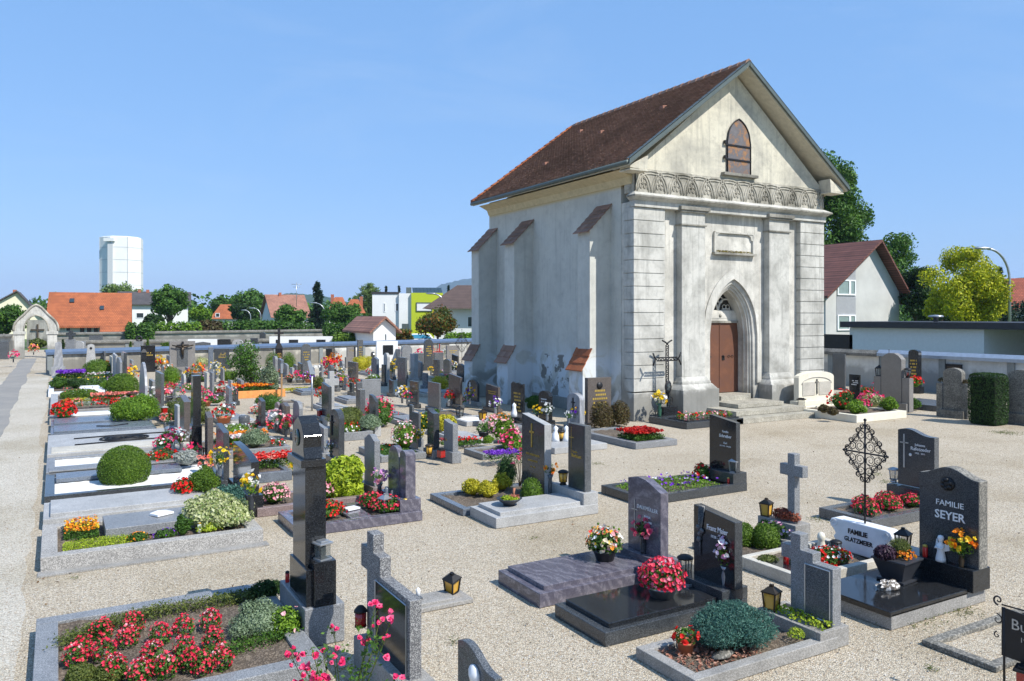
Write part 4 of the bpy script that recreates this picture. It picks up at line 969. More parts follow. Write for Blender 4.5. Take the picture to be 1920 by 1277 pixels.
# ---- glossy black grave with the big family stone
x0,x1,y0,y1 = 7.82, 9.6, 5.40, 6.42; GD = (x0,x1,y0,y1); h = .17
grave('wide concrete grave with glossy black cover slab in front of the large black stone', x0,x1,y0,y1, h, 'conc', 'solid', slab=(x0-.02,x1-.36,y0+.0,y1-.02), sm='black', sh=.035)
px = x1-.36
part_h = h
T = thing('headstone', 'large black headstone with low curved top and white capital letters', 'headstone', (px+.18, 5.68, h))
w = 0.74
part(T, 'plinth', MB().box(-.18,.17,-.34,.74,0,.26), M['black'], .006)
part(T, 'stele', MB().prism_x(outline('bell', w, 1.14), -.07, .1), M['old'], .006, loc=(0,.02,.26)); part(T, 'face', MB().prism_x([(a*.992,b*.995+.002) for a,b in outline('bell', w, 1.14)], -.08, -.07), M['blackg'], loc=(0,.02,.26))
text(T, 'inscription', 'FAMILIE', .095, M['silver'], (-.083,.0,.93), sx=1.08); text(T, 'inscription', 'SEYER', .14, M['silver'], (-.083,.0,.77), sx=1.0, bold=.002)
mb = MB(); mb.lathe([(.085,0),(.08,.02),(.03,.04),(.001,.04)], 12); 
for k in range(6): mb.blob((.05*math.cos(k), .05*math.sin(k), .035), (.03,.03,.02), 6, 4, .2)
mb.xform(Matrix.Translation((-.08,.02,1.2)) @ Matrix.Rotation(R(-90),4,'Y')); part(T, 'rose_emblem', mb, M['iron'])
T = thing('angel_figure', 'small white angel figurine standing against the large black stone', 'figurine', (px+.05, y0+.36, h+.26))
part(T, 'body', MB().lathe([(.06,0),(.058,.03),(.04,.12),(.045,.17),(.05,.2),(.02,.225),(.018,.235),(.032,.25),(.038,.28),(.03,.305),(.005,.315)], 12), M['white'])
mb = MB()
for s in (-1,1): mb.hexa([(.01,s*.03,.12),(.03,s*.03,.12),(.05,s*.09,.14),(.03,s*.09,.14)],[(.01,s*.03,.2),(.03,s*.03,.2),(.05,s*.075,.25),(.03,s*.075,.25)])
part(T, 'wings', mb, M['white']); mb = MB()
for s in (-1,1): mb.tube([(-.01,s*.045,.19),(-.05,s*.04,.16),(-.07,0,.18)], .012, 5)
part(T, 'arms', mb, M['white'])
candle('red grave candle between the lantern and the angel figurine', (px+.05, y0+.56, h+.26), 'redpl', .9)
lantern('black lantern with red candle at the left end of the big black plinth', (px+.06, y1-.16, h+.26), 1.0, 'clear', 'iron', 'square', candle='redpl')
T = vase('brown vase of orange and yellow roses at the right of the large black stone', (px+.04, y0+.1, h+.26), .16, .035, 'copper', 'orange', 'bright', .16, 22, .075, f2='yellow')
T = thing('planter', 'square dark planter with purple heuchera and golden heather on the glossy slab', 'planter', ((x0+px)/2+.30, y0+.62, h+.036), .1)
part(T, 'saucer', MB().box(-.17,.17,-.17,.17,0,.03), M['pot'], .006); part(T, 'pot', MB().frustum(-.13,.13,-.13,.13,.03,-.2,.2,-.2,.2,.25).box(-.215,.215,-.215,.215,.25,.275), M['pot'], .006)
mb = MB(); bushmb(mb, (-.12,.08,.32), (.13,.13,.09), 420, .045); part(T, 'dark_leaves', mb, M['lf_purple'], recalc=False)
mb = MB(); bushmb(mb, (.06,-.0,.36), (.13,.13,.13), 700, .03, aspect=.25); part(T, 'heather', mb, M['lf_olive'], recalc=False)
mb = MB(); p, v = shell(70, (.02,-.1,.3), (.12,.1,.07), .9, 1.1, 0); petals(mb, p, v, .035); part(T, 'blossoms', mb, M['fl_orange'], recalc=False)
T = thing('stone', 'rough white and brown crystal lying on the glossy black slab', 'stone', ((x0+px)/2-.08, y0+.48, h+.036)); part(T, 'stone', MB().blob((0,0,.03),(.15,.09,.06),11,7,.3,smooth=False), granite('crystal', (.12,.1,.08),(.75,.72,.68),.5,40,.5,.3))
# ---- white bordered grave with white scroll stone
x0, x1, y0, y1 = 8.0, 9.75, 6.72, 7.78
GE = (x0,x1,y0,y1)
grave('white stone bordered grave with red geraniums before the scroll-shaped white stone', x0,x1,y0,y1, .16, 'lime', 'soil', .1, slab=(x0+.1,x0+.72,y0+.3,y1-.3), sm='black', sh=-.005)
T = thing('headstone', 'low white scroll-shaped stone with black lettering carrying an iron cross', 'headstone', (9.62, 7.06, .12)); w = .98
pts = []
for s in (1, -1):
    q = [(.40,0),(.42,.08),(.50,.18),(.46,.24),(.50,.30),(.56,.34),(.575,.40),(.54,.45),(.47,.47)]
    pts += [(s*a*.85, b*.92) for a, b in (q if s > 0 else q[::-1])]
part(T, 'stone', MB().prism_x(pts, -.09, .12), M['whitem'], .015)
text(T, 'inscription', 'FAMILIE', .09, M['iron'], (-.093,.03,.27), bold=.003); text(T, 'inscription', 'GLATZMEIER', .085, M['iron'], (-.093,.02,.16), bold=.002, sx=.9)
mb = MB()
for s in (-1,1): scroll(mb, (-.095, s*.40, .36), .06, 0, 1.4, .006, 'y', s)
part(T, 'volute', mb, M['whitem'])
ironcross('tall black wrought iron cross with scrollwork on the white scroll stone', (9.62, 7.04, .55), 1.42, .68)
plant('bright red geraniums in front of the white scroll stone', (x0+.92, y0+.38, .1), (.34,.24,.12), 'mid', 'red', 1300, 170, .035, .04, f2='white', lo=.5)
lantern('grey lantern in front of the white scroll stone', (x1-.5, y0+.5, .12), .9, 'clear', 'iron', 'round')
T = thing('figurine', 'small cream figure with round head beside the red geraniums', 'figurine', (x1-.45, y1-.28, .12)); part(T, 'figure', MB().lathe([(.07,0),(.06,.06),(.045,.12),(.05,.14),(.06,.18),(.045,.23),(.01,.25)], 10), M['cream'])
T = thing('glass_lamp', 'pale glass urn lamp on the white bordered grave', 'lamp', (x0+.35, y0+.36, .13)); part(T, 'glass', MB().lathe([(.07,0),(.1,.06),(.09,.13),(.05,.17),(.06,.19),(.02,.24),(.001,.25)], 14), M['clear'])
candle('dark red glass candle near the left corner of the white grave', (x0+.28, y1-.55, .13), 'redgl', 1.1)
plant('low olive sedum near the left corner of the white grave', (x0+.22, y1-.3, .12), (.15,.13,.06), 'olive', None, 240, 0, .025)
plant('small orange-red flowers beside the glass urn lamp', (x0+.5, y0+.5, .12), (.1,.14,.14), 'mid', 'salmon', 200, 30, .03, .04)
# ---- red begonia grave with wavy granite stone, far right
x0, x1, y0, y1 = 11.16, 13.25, 8.05, 9.05; GF = (x0,x1,y0,y1)
grave('dark speckled kerb grave full of red begonias behind the white scroll stone', x0,x1,y0,y1, .17, 'dark', 'soil', .14)
for i in range(7):
    a = x0+.35+.2*i; b = y0+.3+.16*(i%3)+.05
    plant(['leftmost','second','third','fourth','fifth','sixth','rightmost'][i]+' red begonia clump in the speckled kerb grave', (a, b, .14), (.17,.2,.13), 'mid', 'begonia', 260, 75, .035, .042, group='begonias in the speckled kerb grave')
T = thing('headstone', 'black speckled headstone with wavy top and long silver cross', 'headstone', (x1-.17, 8.52, .17)); w = .68
part(T, 'plinth', MB().box(-.16,.16,-.47,.5,0,.22), M['blackg'], .006); part(T, 'stele', MB().prism_x(outline('wave', w, 1.0), -.065, .065), M['dark'], .006, loc=(0,0,.24)); part(T, 'face', MB().prism_x([(a*.99,b*.995+.002) for a,b in outline('wave', w, 1.0)], -.069, -.065), M['blackg'], loc=(0,0,.24))
part(T, 'cross', MB().box(-.085,-.069,.2,.225,.55,1.14).box(-.085,-.069,.13,.29,.98,1.0), M['galv'])
text(T, 'inscription', 'Johanna', .06, M['silver'], (-.072,-.08,.96)); text(T, 'inscription', 'Rafetzeder', .085, M['silver'], (-.072,-.09,.88)); text(T, 'inscription', '1922   2011', .04, M['silver'], (-.072,-.08,.82))
mb = MB(); mb.lathe([(.03,0),(.02,.01),(.001,.015)], 8); mb.xform(Matrix.Translation((-.07,.1,.79)) @ Matrix.Rotation(R(-90),4,'Y')); part(T, 'rose_emblem', mb, M['silver'])
lantern('silver-grey lantern left of the wavy topped black headstone', (x1-.2, y1-.08, .41), 1.1, 'clear', 'galv', 'round')
T = thing('watering_spout', 'small white tap post standing right of the red begonias', 'post', (x1-.22, y0+.1, .17)); part(T, 'post', MB().tube([(0,0,0),(0,0,.16),(-.05,0,.17)], .014, 6), M['white'])
# ---- concrete cross with planter
x0, y0 = G(1490,1028); 
T = thing('grave_planter', 'stepped concrete block with flowers beneath the plain granite cross', 'planter', (x0+.12, y0+.25, 0))
part(T, 'block', MB().box(-.16,.16,-.3,.42,0,.34).box(-.3,-.16,-.25,.36,0,.12), M['conc'], .008)
mb = MB(); bushmb(mb, (-.2,.1,.2), (.14,.28,.14), 500, .03); part(T, 'foliage', mb, M['lf_mid'], recalc=False)
mb = MB(); p, v = shell(60, (-.22,0,.2), (.15,.28,.13), .9, 1.1, -.1); petals(mb, p, v, .045); part(T, 'blossoms', mb, M['fl_pastel'], recalc=False)
mb = MB(); p, v = shell(50, (-.2,.25,.12), (.14,.12,.1), .9, 1.1, -.1); petals(mb, p, v, .05); part(T, 'blossoms', mb, M['fl_red'], recalc=False)
mb = MB(); bushmb(mb, (-.02,-.02,.42), (.12,.24,.10), 300, .045); part(T, 'red_leaves', mb, islandmat('red_leaves', [(.25,.05,.03),(.4,.1,.05),(.2,.08,.04)], .7), recalc=False)
T = thing('grave_cross', 'plain grey granite cross rising from the stepped concrete block', 'cross', (x0+.12, y0+.12, .33))
hh = zat(x0+.12, y0+.12, 850)-.33
part(T, 'cross', MB().prism_x([(-.065,0),(.065,0),(.065,hh*.68),(.21,hh*.68),(.21,hh*.84),(.065,hh*.84),(.065,hh),(-.065,hh),(-.065,hh*.84),(-.21,hh*.84),(-.21,hh*.68),(-.065,hh*.68)], -.06, .06), M['grey'], .008)
lantern('brass amber lantern on the concrete block left of the granite cross', (x0+.05, y0+.58, .34), .95, 'amber', 'copper', 'square')
grave('low worn concrete kerb with two clipped box balls beside the slant-topped stone', x0-1.3, x0-.02, y0-.35, y0+.75, .09, 'old', 'soil', .12)
for i, (dx, dy, r) in enumerate(((-.42,.16,.2),(-.62,.42,.19))):
    plant(['nearer','farther'][i]+' clipped green box ball right of the slant-topped black stone', (x0+dx, y0+dy, .05), (r,r,r*1.05), 'ball', None, 1500, 0, .025, name='box_ball', cat='shrub', zmin=-.7, lo=.88)
# ---- bedding grave with the dark blank-sided stone near the steps
x0,x1,y0,y1 = exts((1204,950), 1401, 1127); GG=(x0,x1,y0,y1)
grave('charcoal kerb grave planted with violets between chapel steps and violet stone', x0,x1,y0,y1, .16, 'blackg', 'soil', .13)
bed('green bedding with violet and white pansies in the charcoal kerb', x0+.18,x1-.55,y0+.15,y1-.15,.12,'bright','purple',.13,1500,60,.035,.05,'white')
T = thing('headstone', 'tall glossy black headstone with straight slanting top near chapel steps', 'headstone', (x1-.19, 11.5, .16))
part(T, 'plinth', MB().box(-.18,.18,-.38,.62,0,.2), M['blackg'], .006); hh = 1.06
part(T, 'stele', MB().prism_x(outline('slantl', .72, hh), -.055, .055), M['blackg'], .006, loc=(0,.03,.2)); part(T, 'face', MB().prism_x([(a*.99,b*.995+.002) for a,b in outline('slantl', .72, hh)], -.059, -.055), M['black'], loc=(0,.03,.2))
text(T, 'inscription', 'Familie', .06, M['silver'], (-.062,-.05,.2+hh*.70)); text(T, 'inscription', 'Schreiber', .085, M['silver'], (-.062,-.05,.2+hh*.61), bold=.001); text(T, 'inscription', 'Karl', .055, M['silver'], (-.062,-.05,.2+hh*.49)); text(T, 'inscription', '22.5.1942 - 7.10.2010', .034, M['silver'], (-.062,-.05,.2+hh*.44))
lantern('black lantern with red candle right of the tall slanting black stone', (x1-.2, y0+.14, .36), 1.0, 'clear', 'galv', 'square', candle='redpl')
plant('red geranium in front of the tall slanting black stone', (x1-.45, y1-.45, .14), (.16,.16,.2), 'mid', 'red', 300, 22, .04, .06)
candle('small red candle on the charcoal kerb', (x1-.38, y0+.12, .16), 'redpl', .7)
# ---- light concrete grave with narrow speckled stele
x0,x1,y0,y1 = exts((930,992), 1122, 881); GH=(x0,x1,y0,y1)
grave('light grey granite slab grave with a black bowl of succulents', x0,x1,y0,y1, .17, 'lgrey', 'solid', slab=(x0+.12,x1-.3,y0+.08,y1-.08), sh=.06)
px = x1-.3
T = thing('headstone', 'narrow upright dark headstone with gold blackletter name on pale plinth', 'headstone', (px+.15, (ay(px+.09,1098)+ay(px+.09,1065))/2+.12, .17))
part(T, 'plinth', MB().box(-.15,.15,-.46,.6,0,.2), M['lgrey'], .006); hh = zat(px+.1, y0+.25, 797)-.37
part(T, 'stele', MB().box(-.065,.065,-.26,.26,0,hh), M['dark'], .006, loc=(0,-.12,.2)); part(T, 'face', MB().box(-.069,-.065,-.23,.23,.003,hh-.003), M['blackg'], loc=(0,-.12,.2))
text(T, 'inscription', 'Familie', .05, M['gold'], (-.072,-.08,.2+hh*.56)); text(T, 'inscription', 'Burkhart', .082, M['gold'], (-.072,-.13,.2+hh*.49), bold=.001)
part(T, 'cross', MB().box(-.073,-.069,.03,.036,.2+hh*.5,.2+hh*.95).box(-.073,-.069,-.04,.1,.2+hh*.78,.2+hh*.79), M['gold'])
lantern('squat black lantern with amber glass left of the narrow dark headstone', (px+.1, ay(px+.1,1056), .37), 1.1, 'amber', 'iron', 'round')
T = thing('succulent_bowl', 'footed black bowl of succulents on the light grey slab', 'bowl', (G(966,952,.23)[0], G(966,952,.23)[1]+.2, .23))
part(T, 'bowl', MB().lathe([(.1,0),(.1,.03),(.17,.08),(.22,.12),(.2,.125),(.15,.1)], 18), M['pot'])
mb = MB(); bushmb(mb, (0,0,.12), (.17,.17,.05), 420, .03, 6); part(T, 'succulents', mb, M['lf_lime'], recalc=False)
mb = MB(); p, v = shell(60, (.07,-.03,.13), (.09,.09,.05), .8, 1.1, 0); leaves(mb, p, v, .04, .6, 1); mb.tube([(.07,-.02,.12),(.075,-.02,.2),(.08,-.03,.28)], [.022,.018,.024], 7); part(T, 'red_succulents', mb, islandmat('red_succulent', [(.3,.1,.06),(.5,.16,.1),(.45,.2,.12)], .6), recalc=False)
# ---- garden grave left of it
x0,x1,y0,y1 = exts((868,968), 1000, 806); x1 = G(1044,925)[0]; GI=(x0,x1,y0,y1)
grave('blue-grey kerb grave with yellow shrubs left of the light slab', x0,x0+2.55,y0,y1, .12, 'blue', 'soil', .13); x1 = x0+2.55
for i, (px_, py_, r) in enumerate(((885,918,.26),(915,922,.24),(940,908,.24))):
    a, b = G(px_, py_+8, .1); plant(['left','front','right'][i]+' golden yellow euonymus mound left of the light slab', (a,b,.08), (r,r*.9,r*.85), 'yellow', None, 900, 0, .035, name='yellow_shrub', cat='shrub', lumps=5, group='golden shrubs')
for i, (px_, py_, r, hgt, lf) in enumerate(((950,900,.2,.34,'dark'),(997,938,.2,.3,'ball'))):
    a, b = G(px_, py_, .1); plant(['dark green clipped shrub behind the golden mounds','bright green clipped block shrub behind the bowl of succulents'][i], (a,b,.08), (r,r,hgt*.9), lf, None, 1100, 0, .03, name='clipped_shrub', cat='shrub', zmin=-.7, lo=.85)
a, b = G(975,910,.1)
T = thing('rose_bush', 'leggy rose bush with pink-red roses before the gold cross headstone', 'rose bush', (a,b,.08))
mb = MB(); mb2 = MB(); mb3 = MB()
for i in range(12):
    q = Vector((random.uniform(-.3,.3), random.uniform(-.25,.25), random.uniform(.45,.85))); mb.tube([(0,0,0),(q.x*.5,q.y*.5,q.z*.5),tuple(q)], .006, 4)
    leaves(mb2, np.array([q])*1.0+RNG.normal(0,.07,(26,3)), RNG.normal(0,1,(26,3)), .045)
    petals(mb3, np.array([q])+RNG.normal(0,.012,(4,3)), np.tile([0,-.3,.8],(4,1)), .06)
part(T, 'stems', mb, M['bark']); part(T, 'foliage', mb2, M['lf_mid'], recalc=False); part(T, 'blossoms', mb3, M['fl_pink'], recalc=False)
stone('charcoal headstone with gold cross and rough light side behind the rose bush', 1021, 945, 979, 783, 1034, 'lgrey', 'slantl', .1, 'dark', pw=(.02,.04))
T, w, th, h, hp = STONES[-1]
part(T, 'face', MB().prism_x([(a*.99,b*.995+hp) for a,b in outline('slantl', w, h-hp)], -th/2-.006, -th/2), M['blackg'])
part(T, 'cross', MB().box(-th/2-.02,-th/2-.006,.02,.045,h*.62,h*.9).box(-th/2-.02,-th/2-.006,-.04,.105,h*.79,h*.81), M['gold'])
text(T, 'inscription', 'FAM. HÖRSTORFER', .055, M['gold'], (-th/2-.009,0,h*.52)); text(T, 'inscription', 'HUMPELSTETTER', .045, M['gold'], (-th/2-.009,0,h*.45)); text(T, 'inscription', '1904    1978', .035, M['gold'], (-th/2-.009,0,h*.38))
a, b = STONES[-1][0].location.x+.05, STONES[-1][0].location.y-.38; vase('dark vase of orange chrysanthemums beside the gold cross headstone', (a,b,.1), .42, .06, 'dark', 'orange', 'mid', .14, 12, .1)
# ---- small ground plate with tilted lantern
x0,x1,y0,y1 = exts((790,1150), 870, 782)
x0, y0 = G(790,1150); x1 = ax(y0,888); 
grave('small flat concrete plate grave with a tilted lantern', x0-.35,x1,y0,y0+.42, .05, 'conc', 'solid', slab=(x0-.3,x1-.2,y0+.06,y0+.38), sh=.03)
T = lantern('tilted black lantern with yellow glass on the small concrete plate', (x1-.14, y0+.3, .06), .95, 'amber', 'iron', 'square', group='grave lanterns'); T.rotation_euler = (R(12), R(-14), .4)
T = thing('figurine', 'tiny white figurine on a dark book on the concrete plate', 'figurine', (x0+.08, y0+.28, .085)); part(T, 'figure', MB().lathe([(.03,.02),(.025,.06),(.03,.08),(.01,.11)], 8), M['white']); part(T, 'book', MB().box(-.1,.02,-.09,.05,0,.02), M['dark'])
# ---- gravel plot and iron plate, bottom right
x0, y0 = G(1868,1262); x1 = x0+1.8; y1 = ay(x0, 1728)
grave('sunken worn kerb around plain gravel at the bottom right', x0,x1,y0,y1, .055, 'old', 'gravel', .11)
xp, yp = 7.14, 4.01
T = thing('name_plate_stand', 'black iron name plate with curled frame at the bottom right corner', 'name plate', (7.14, 3.76, 0)); 
zt_ = zat(7.14, 3.85, 1140)
part(T, 'plate', MB().prism_x([(-.7,zt_-.42),(.12,zt_-.42),(.12,zt_),(-.25,zt_-.02),(-.7,zt_)], 0, .012), M['iron'])
mb = MB()
for yy in (-.68,.1): mb.tube([(.006,yy,0),(.006,yy,zt_)], .011, 6)
scroll(mb, (.006,.15,zt_+.05), .045, -1.5, 1.2, .009, 'y', 1); scroll(mb, (.006,.16,zt_-.12), .05, 1.5, 1.0, .006, 'y', 1); scroll(mb, (.006,.16,zt_-.26), .03, 1.5, 1.0, .006, 'y', -1)
mb.tube([(.006,.12,zt_+.02),(.006,-.2,zt_+.03),(.006,-.5,zt_+.09)], .007, 5)
part(T, 'frame', mb, M['iron']); text(T, 'inscription', 'Buchner', .13, M['galv'], (-.003,-.18,zt_-.16)); text(T, 'inscription', '1902 - 1977', .06, M['galv'], (-.003,-.18,zt_-.25))
lantern('black lantern with red light hanging at the iron name plate', (xp-.08, yp-.38, zt_-.62), 1.1, 'redgl', 'iron', 'cube')
# ---- stone with white cross at the bottom edge
stone('dark headstone top with pale engraved emblem at the bottom edge', 928, HOR+H*F/5.3, 858, 1247, 936, 'dark', 'wave', .1, emblem='silver')
# ---- big framed cross stone with picture tablet in front
x_, y_ = 2.62, 6.32; yf = 7.40
T = cross_stone('speckled granite cross headstone with large dark glossy tablet in the foreground', (x_, y_), .0, 1.08, .18, 1.31, .93, 1.15, .17, 1.14, .18, .96, .11, 'speckd', 'black')
T2 = thing('grave_lantern', 'round-topped black lantern with red candle mounted left of the dark glossy tablet', 'lantern', (x_-.07, yf-.02, zat(x_, yf, 1168)), 0, 'grave lanterns')
part(T2, 'glass', MB().lathe([(.055,0),(.058,.13)], 10), M['redgl']); part(T2, 'frame', MB().lathe([(.06,-.012),(.06,.0)], 10).lathe([(.068,.13),(.06,.15),(.03,.185),(.001,.195)], 10), M['iron'])
part(T, 'plinth', MB().box(-.1,.2,-.12,yf-y_+.1,0,.28), M['conc'], .008)
T = thing('rose_bush', 'tall pink rose bush in front of the speckled cross headstone', 'rose bush', (x_-.62, y_-.15, .0))
mb = MB(); mb2 = MB(); mb3 = MB(); hots = []
for i in range(15):
    a, b = random.uniform(-.36,.40), random.uniform(-.32,.42); z = random.uniform(.5,.98); st = [(a*.1,b*.1,0),(a*.45,b*.45,z*.45),(a*.8,b*.8,z*.75),(a,b,z)]
    mb.tube(st, [.006,.005,.004,.003], 4)
    for k in range(5):
        f = random.uniform(.3,.9); c = np.array([a*f,b*f,z*f]); e = c+np.array([random.uniform(-.1,.1),random.uniform(-.1,.1),random.uniform(.02,.1)]); mb.tube([tuple(c),tuple(e)], .0025, 3)
        leaves(mb2, np.repeat([e],7,0)+RNG.normal(0,.03,(7,3)), RNG.normal(0,1,(7,3))+[0,0,.6], .038, .6)
    for j in range(random.choice((2,3,4,6))):
        c = np.array([[a,b,z]])+RNG.normal(0,.04,(1,3)); q = RNG.normal(0,.25,3)+[-.1,-.5,.7]
        mb.tube([(a*.97,b*.97,z*.93),tuple(c[0])], .002, 3)
        for l_, sz in enumerate((.052,.042,.03,.018)): petals(mb3, c+q*.006*l_, np.array([q]), sz, .12, cup=.25+.12*l_)
part(T, 'stems', mb, M['lf_olive'], recalc=False); part(T, 'foliage', mb2, M['lf_mid'], recalc=False); part(T, 'blossoms', mb3, M['fl_hot'], recalc=False)
# ================================================================ LEFT COLUMN ALONG THE PATH
LX = -.18
def yy(py, z=.18):
    d = (H-z)*F/(py-HOR); return (d-sA*LX)/cA
# bottom left: large begonia grave
grave('large concrete kerbed grave with rows of red begonias at the bottom left', LX, 2.2, 7.3, 9.84, .18, 'grey', 'soil', .2)
strip0 = 1
# begonia rows
rowpx = [(140,1222),(195,1210),(240,1185),(190,1172),(262,1250),(250,1160),(285,1215),(300,1180),(310,1240),(345,1165),(345,1205),(380,1235),(395,1155),(400,1190),(415,1225),(155,1205),(215,1240),(360,1228)]
DSC = ['at the left end','second along','behind the olive bushes','with pale centre','nearest the front kerb','at the back left','in the middle of the bed','beside the mossy strip','front middle','back middle','centre right','front right','back right','right of centre','right front','rear left corner','near the olive balls','before the right strip']
for i, (a, b) in enumerate(rowpx):
    gx_, gy_ = G(a, b, .28); T = thing('begonia', 'red and pink begonia clump '+DSC[i]+' in the bottom left grave', 'begonia', (gx_, gy_, .13), 0, 'begonias in the bottom left grave')
    mb = MB(); bushmb(mb, (0,0,.08), (.10,.105,.115), 220, .03); part(T, 'foliage', mb, M['lf_mid'], recalc=False)
    mb = MB(); p, v = shell(85, (0,0,.09), (.10,.105,.125), .85, 1.12, -.3); petals(mb, p, v, .028); part(T, 'blossoms', mb, M['fl_begonia'], recalc=False)
    if i % 2 == 0:
        mb = MB(); p, v = shell(26, (0,.05,.12), (.07,.07,.08), .95, 1.15, 0); petals(mb, p, v, .026); part(T, 'pale_blossoms', mb, M['fl_rose'], recalc=False)
def strip(label, pts, w, z, leaf, h=.07, n=900, ls=.028):
    mb = MB(); P0 = [G(a, b, z) for a, b in pts]
    for (xa, ya), (xb, yb) in zip(P0, P0[1:]):
        k = n//(len(P0)-1); f = RNG.uniform(0,1,k); p = np.stack([xa+(xb-xa)*f+RNG.normal(0,w*.4,k), ya+(yb-ya)*f+RNG.normal(0,w*.4,k), z+RNG.uniform(0,h,k)],1); leaves(mb, p, np.tile([0,0,1.],(k,1)), ls, .5, .9)
    o = obj('ground_cover', mb.mesh('ground_cover', M['lf_'+leaf])); tag(o, label, 'ground cover', kind='stuff')
strip('mossy green ground cover along the far kerb of the begonia bed', [(118,1215),(200,1180),(300,1153),(430,1130),(505,1120)], .17, .14, 'olive', .11, 5200)
strip('bright green ground cover along the near kerb of the begonia bed', [(245,1268),(330,1250),(420,1228),(520,1198),(560,1176)], .16, .14, 'mid', .09, 3600)
for i, (a, b, r) in enumerate(((152,1262,.125),(206,1258,.13),(160,1292,.12))):
    gx_, gy_ = G(a, b, .2); plant(['left','right','lower'][i]+' round olive dwarf shrub in the begonia bed corner', (gx_, gy_, .12), (r,r,r*.8), 'olive', None, 900, 0, .022, name='dwarf_shrub', cat='shrub', lo=.85, zmin=-.5)
gx_, gy_ = G(488,1165,.25); T = plant('broad silvery green cushion shrub in the begonia grave', (gx_, gy_, .12), (.33,.30,.22), 'silver', None, 5200, 0, .022, name='cushion_shrub', cat='shrub', lo=.85, lumps=14, zmin=-.4)
gx_, gy_ = G(535,1175,.2); plant('light green shrub with a single pink rose beside the cushion shrub', (gx_, gy_, .12), (.16,.16,.18), 'bright', 'rose', 380, 5, .035, .07, name='rose_shrub', cat='shrub')
gx_, gy_ = G(500,1110,.2); plant('dark shaded shrub in the far corner of the begonia grave', (gx_, gy_, .12), (.22,.12,.14), 'dark', None, 900, 0, .03, name='dwarf_shrub', cat='shrub')
# tall black chapel-shaped stele
T = thing('headstone', 'very tall glossy black stele with roof-shaped top and round window', 'headstone', (2.2, 8.08, 0))
part(T, 'plinth', MB().box(0,.42,0,1.05,0,.4), M['grey'], .01)
sx0, sx1, sy0, sy1 = .05, .27, .16, .66
part(T, 'shaft', MB().box(sx0, sx1, sy0, sy1, .4, 1.82), M['black'], .006)
part(T, 'collar', MB().box(sx0-.05, sx1-.01, sy0-.03, sy1+.05, 1.82, 1.9), M['black'], .006)
cy = (sy0+sy1)/2
part(T, 'head', MB().prism_x([(sy0+.0,1.9),(sy1+.02,1.9),(sy1-.02,2.02),(sy1-.0,2.14),(sy1-.1,2.26),(cy,2.33),(sy0+.12,2.26),(sy0+.02,2.14),(sy0+.04,2.02)], sx0-.01, sx1-.04), M['black'], .006)
mb = MB(); mb.lathe([(.001,0),(.09,0),(.09,.006),(.001,.006)], 16); mb.xform(Matrix.Translation((sx0-.012, cy+.02, 2.1)) @ Matrix.Rotation(R(-90),4,'Y')); part(T, 'round_window', mb, glassy('dark_green_glass', (.01,.05,.04), .1))
part(T, 'low_block', MB().box(.03,.30,.05,.72,.4,.78), M['black'], .006)
part(T, 'lamp_pillar', MB().box(.10,.33,.0,.20,.4,.86), M['black'], .006)
xx, yx = 2.2+.215, 8.08+.1
lantern('grey cubic glass lantern on the pillar of the tall black stele', (xx, yx, .86), 1.0, 'clear', 'galv', 'cube')
gx_, gy_ = 2.26, 9.02; candle('red grave candle with black lid on the concrete plinth of the tall stele', (gx_, gy_, .4), 'redpl', .75, 'iron')
# speckled grave b
grave('wide washed-concrete kerb grave with marigolds and variegated bush', LX, 2.7, 12.2, 14.1, .2, 'speck', 'soil', .2, slab=(.62,2.1,12.85,13.75), sm='grey', sh=.12, foot=.22)
bed('dense orange and yellow marigold patch in the washed-concrete grave', .1,.55,13.05,13.85,.16,'mid','orange',.14,1400,190,.03,.032,'yellow')
bed('yellow-green stonecrop mat at the near left corner of the washed-concrete grave', .08,.95,12.45,12.85,.16,'lime',None,.1,1500,0,.022)
for i,(a,b,lf,fl,r) in enumerate(((1.02,12.55,'mid','orange',.15),(1.38,12.55,'mid','purple',.16),(2.0,12.6,'lime',None,.2))):
    plant(['low marigold tuft','small violet-blue flower tuft','yellow stonecrop tuft'][i]+' along the near kerb of the washed-concrete grave', (a,b,.16), (r,r*.6,.09), lf, fl, 260, 26, .028, .03)
plant('small green box bush beside the white candle', (1.62,12.6,.16), (.14,.12,.2), 'mid', None, 500, 0, .035, name='small_bush', cat='shrub', lumps=5)
candle('white grave candle in the washed-concrete grave', (1.86,12.62,.16), 'white', .95)
T = plant('large cream variegated euonymus spilling over the washed-concrete grave', (2.2,13.05,.16), (.5,.74,.32), 'varieg', None, 6500, 0, .05, name='variegated_bush', cat='shrub', lumps=26, zmin=-.5)
plant('dark blue-green juniper behind the variegated euonymus', (2.5,13.75,.2), (.3,.26,.28), 'blue', None, 1600, 0, .035, name='juniper', cat='juniper', lumps=8)
T = thing('book_ornament', 'open white stone book lying on the grey slab', 'ornament', (1.42,13.35,.33), .5)
part(T, 'page', MB().hexa([(-.14,-.1,0),(.0,-.1,0),(.0,.1,0),(-.14,.1,0)],[(-.14,-.1,.03),(.0,-.1,.05),(.0,.1,.05),(-.14,.1,.03)]), M['white']); part(T, 'page', MB().hexa([(.0,-.1,0),(.14,-.1,0),(.14,.1,0),(.0,.1,0)],[(.0,-.1,.05),(.14,-.1,.03),(.14,.1,.03),(.0,.1,.05)]), M['white'])
stone('black polished headstone with curved shoulder behind the variegated bush', 471, 968, 437, 852, 486, 'black', 'quart', .36, 'black', pw=(.08,.08))
vase('dark vase of sunflowers and white roses right of the variegated bush', (2.63,12.72,.38), .25, .05, 'pot', 'yellow', 'bright', .15, 16, .10, f2='white', tall=1.3)
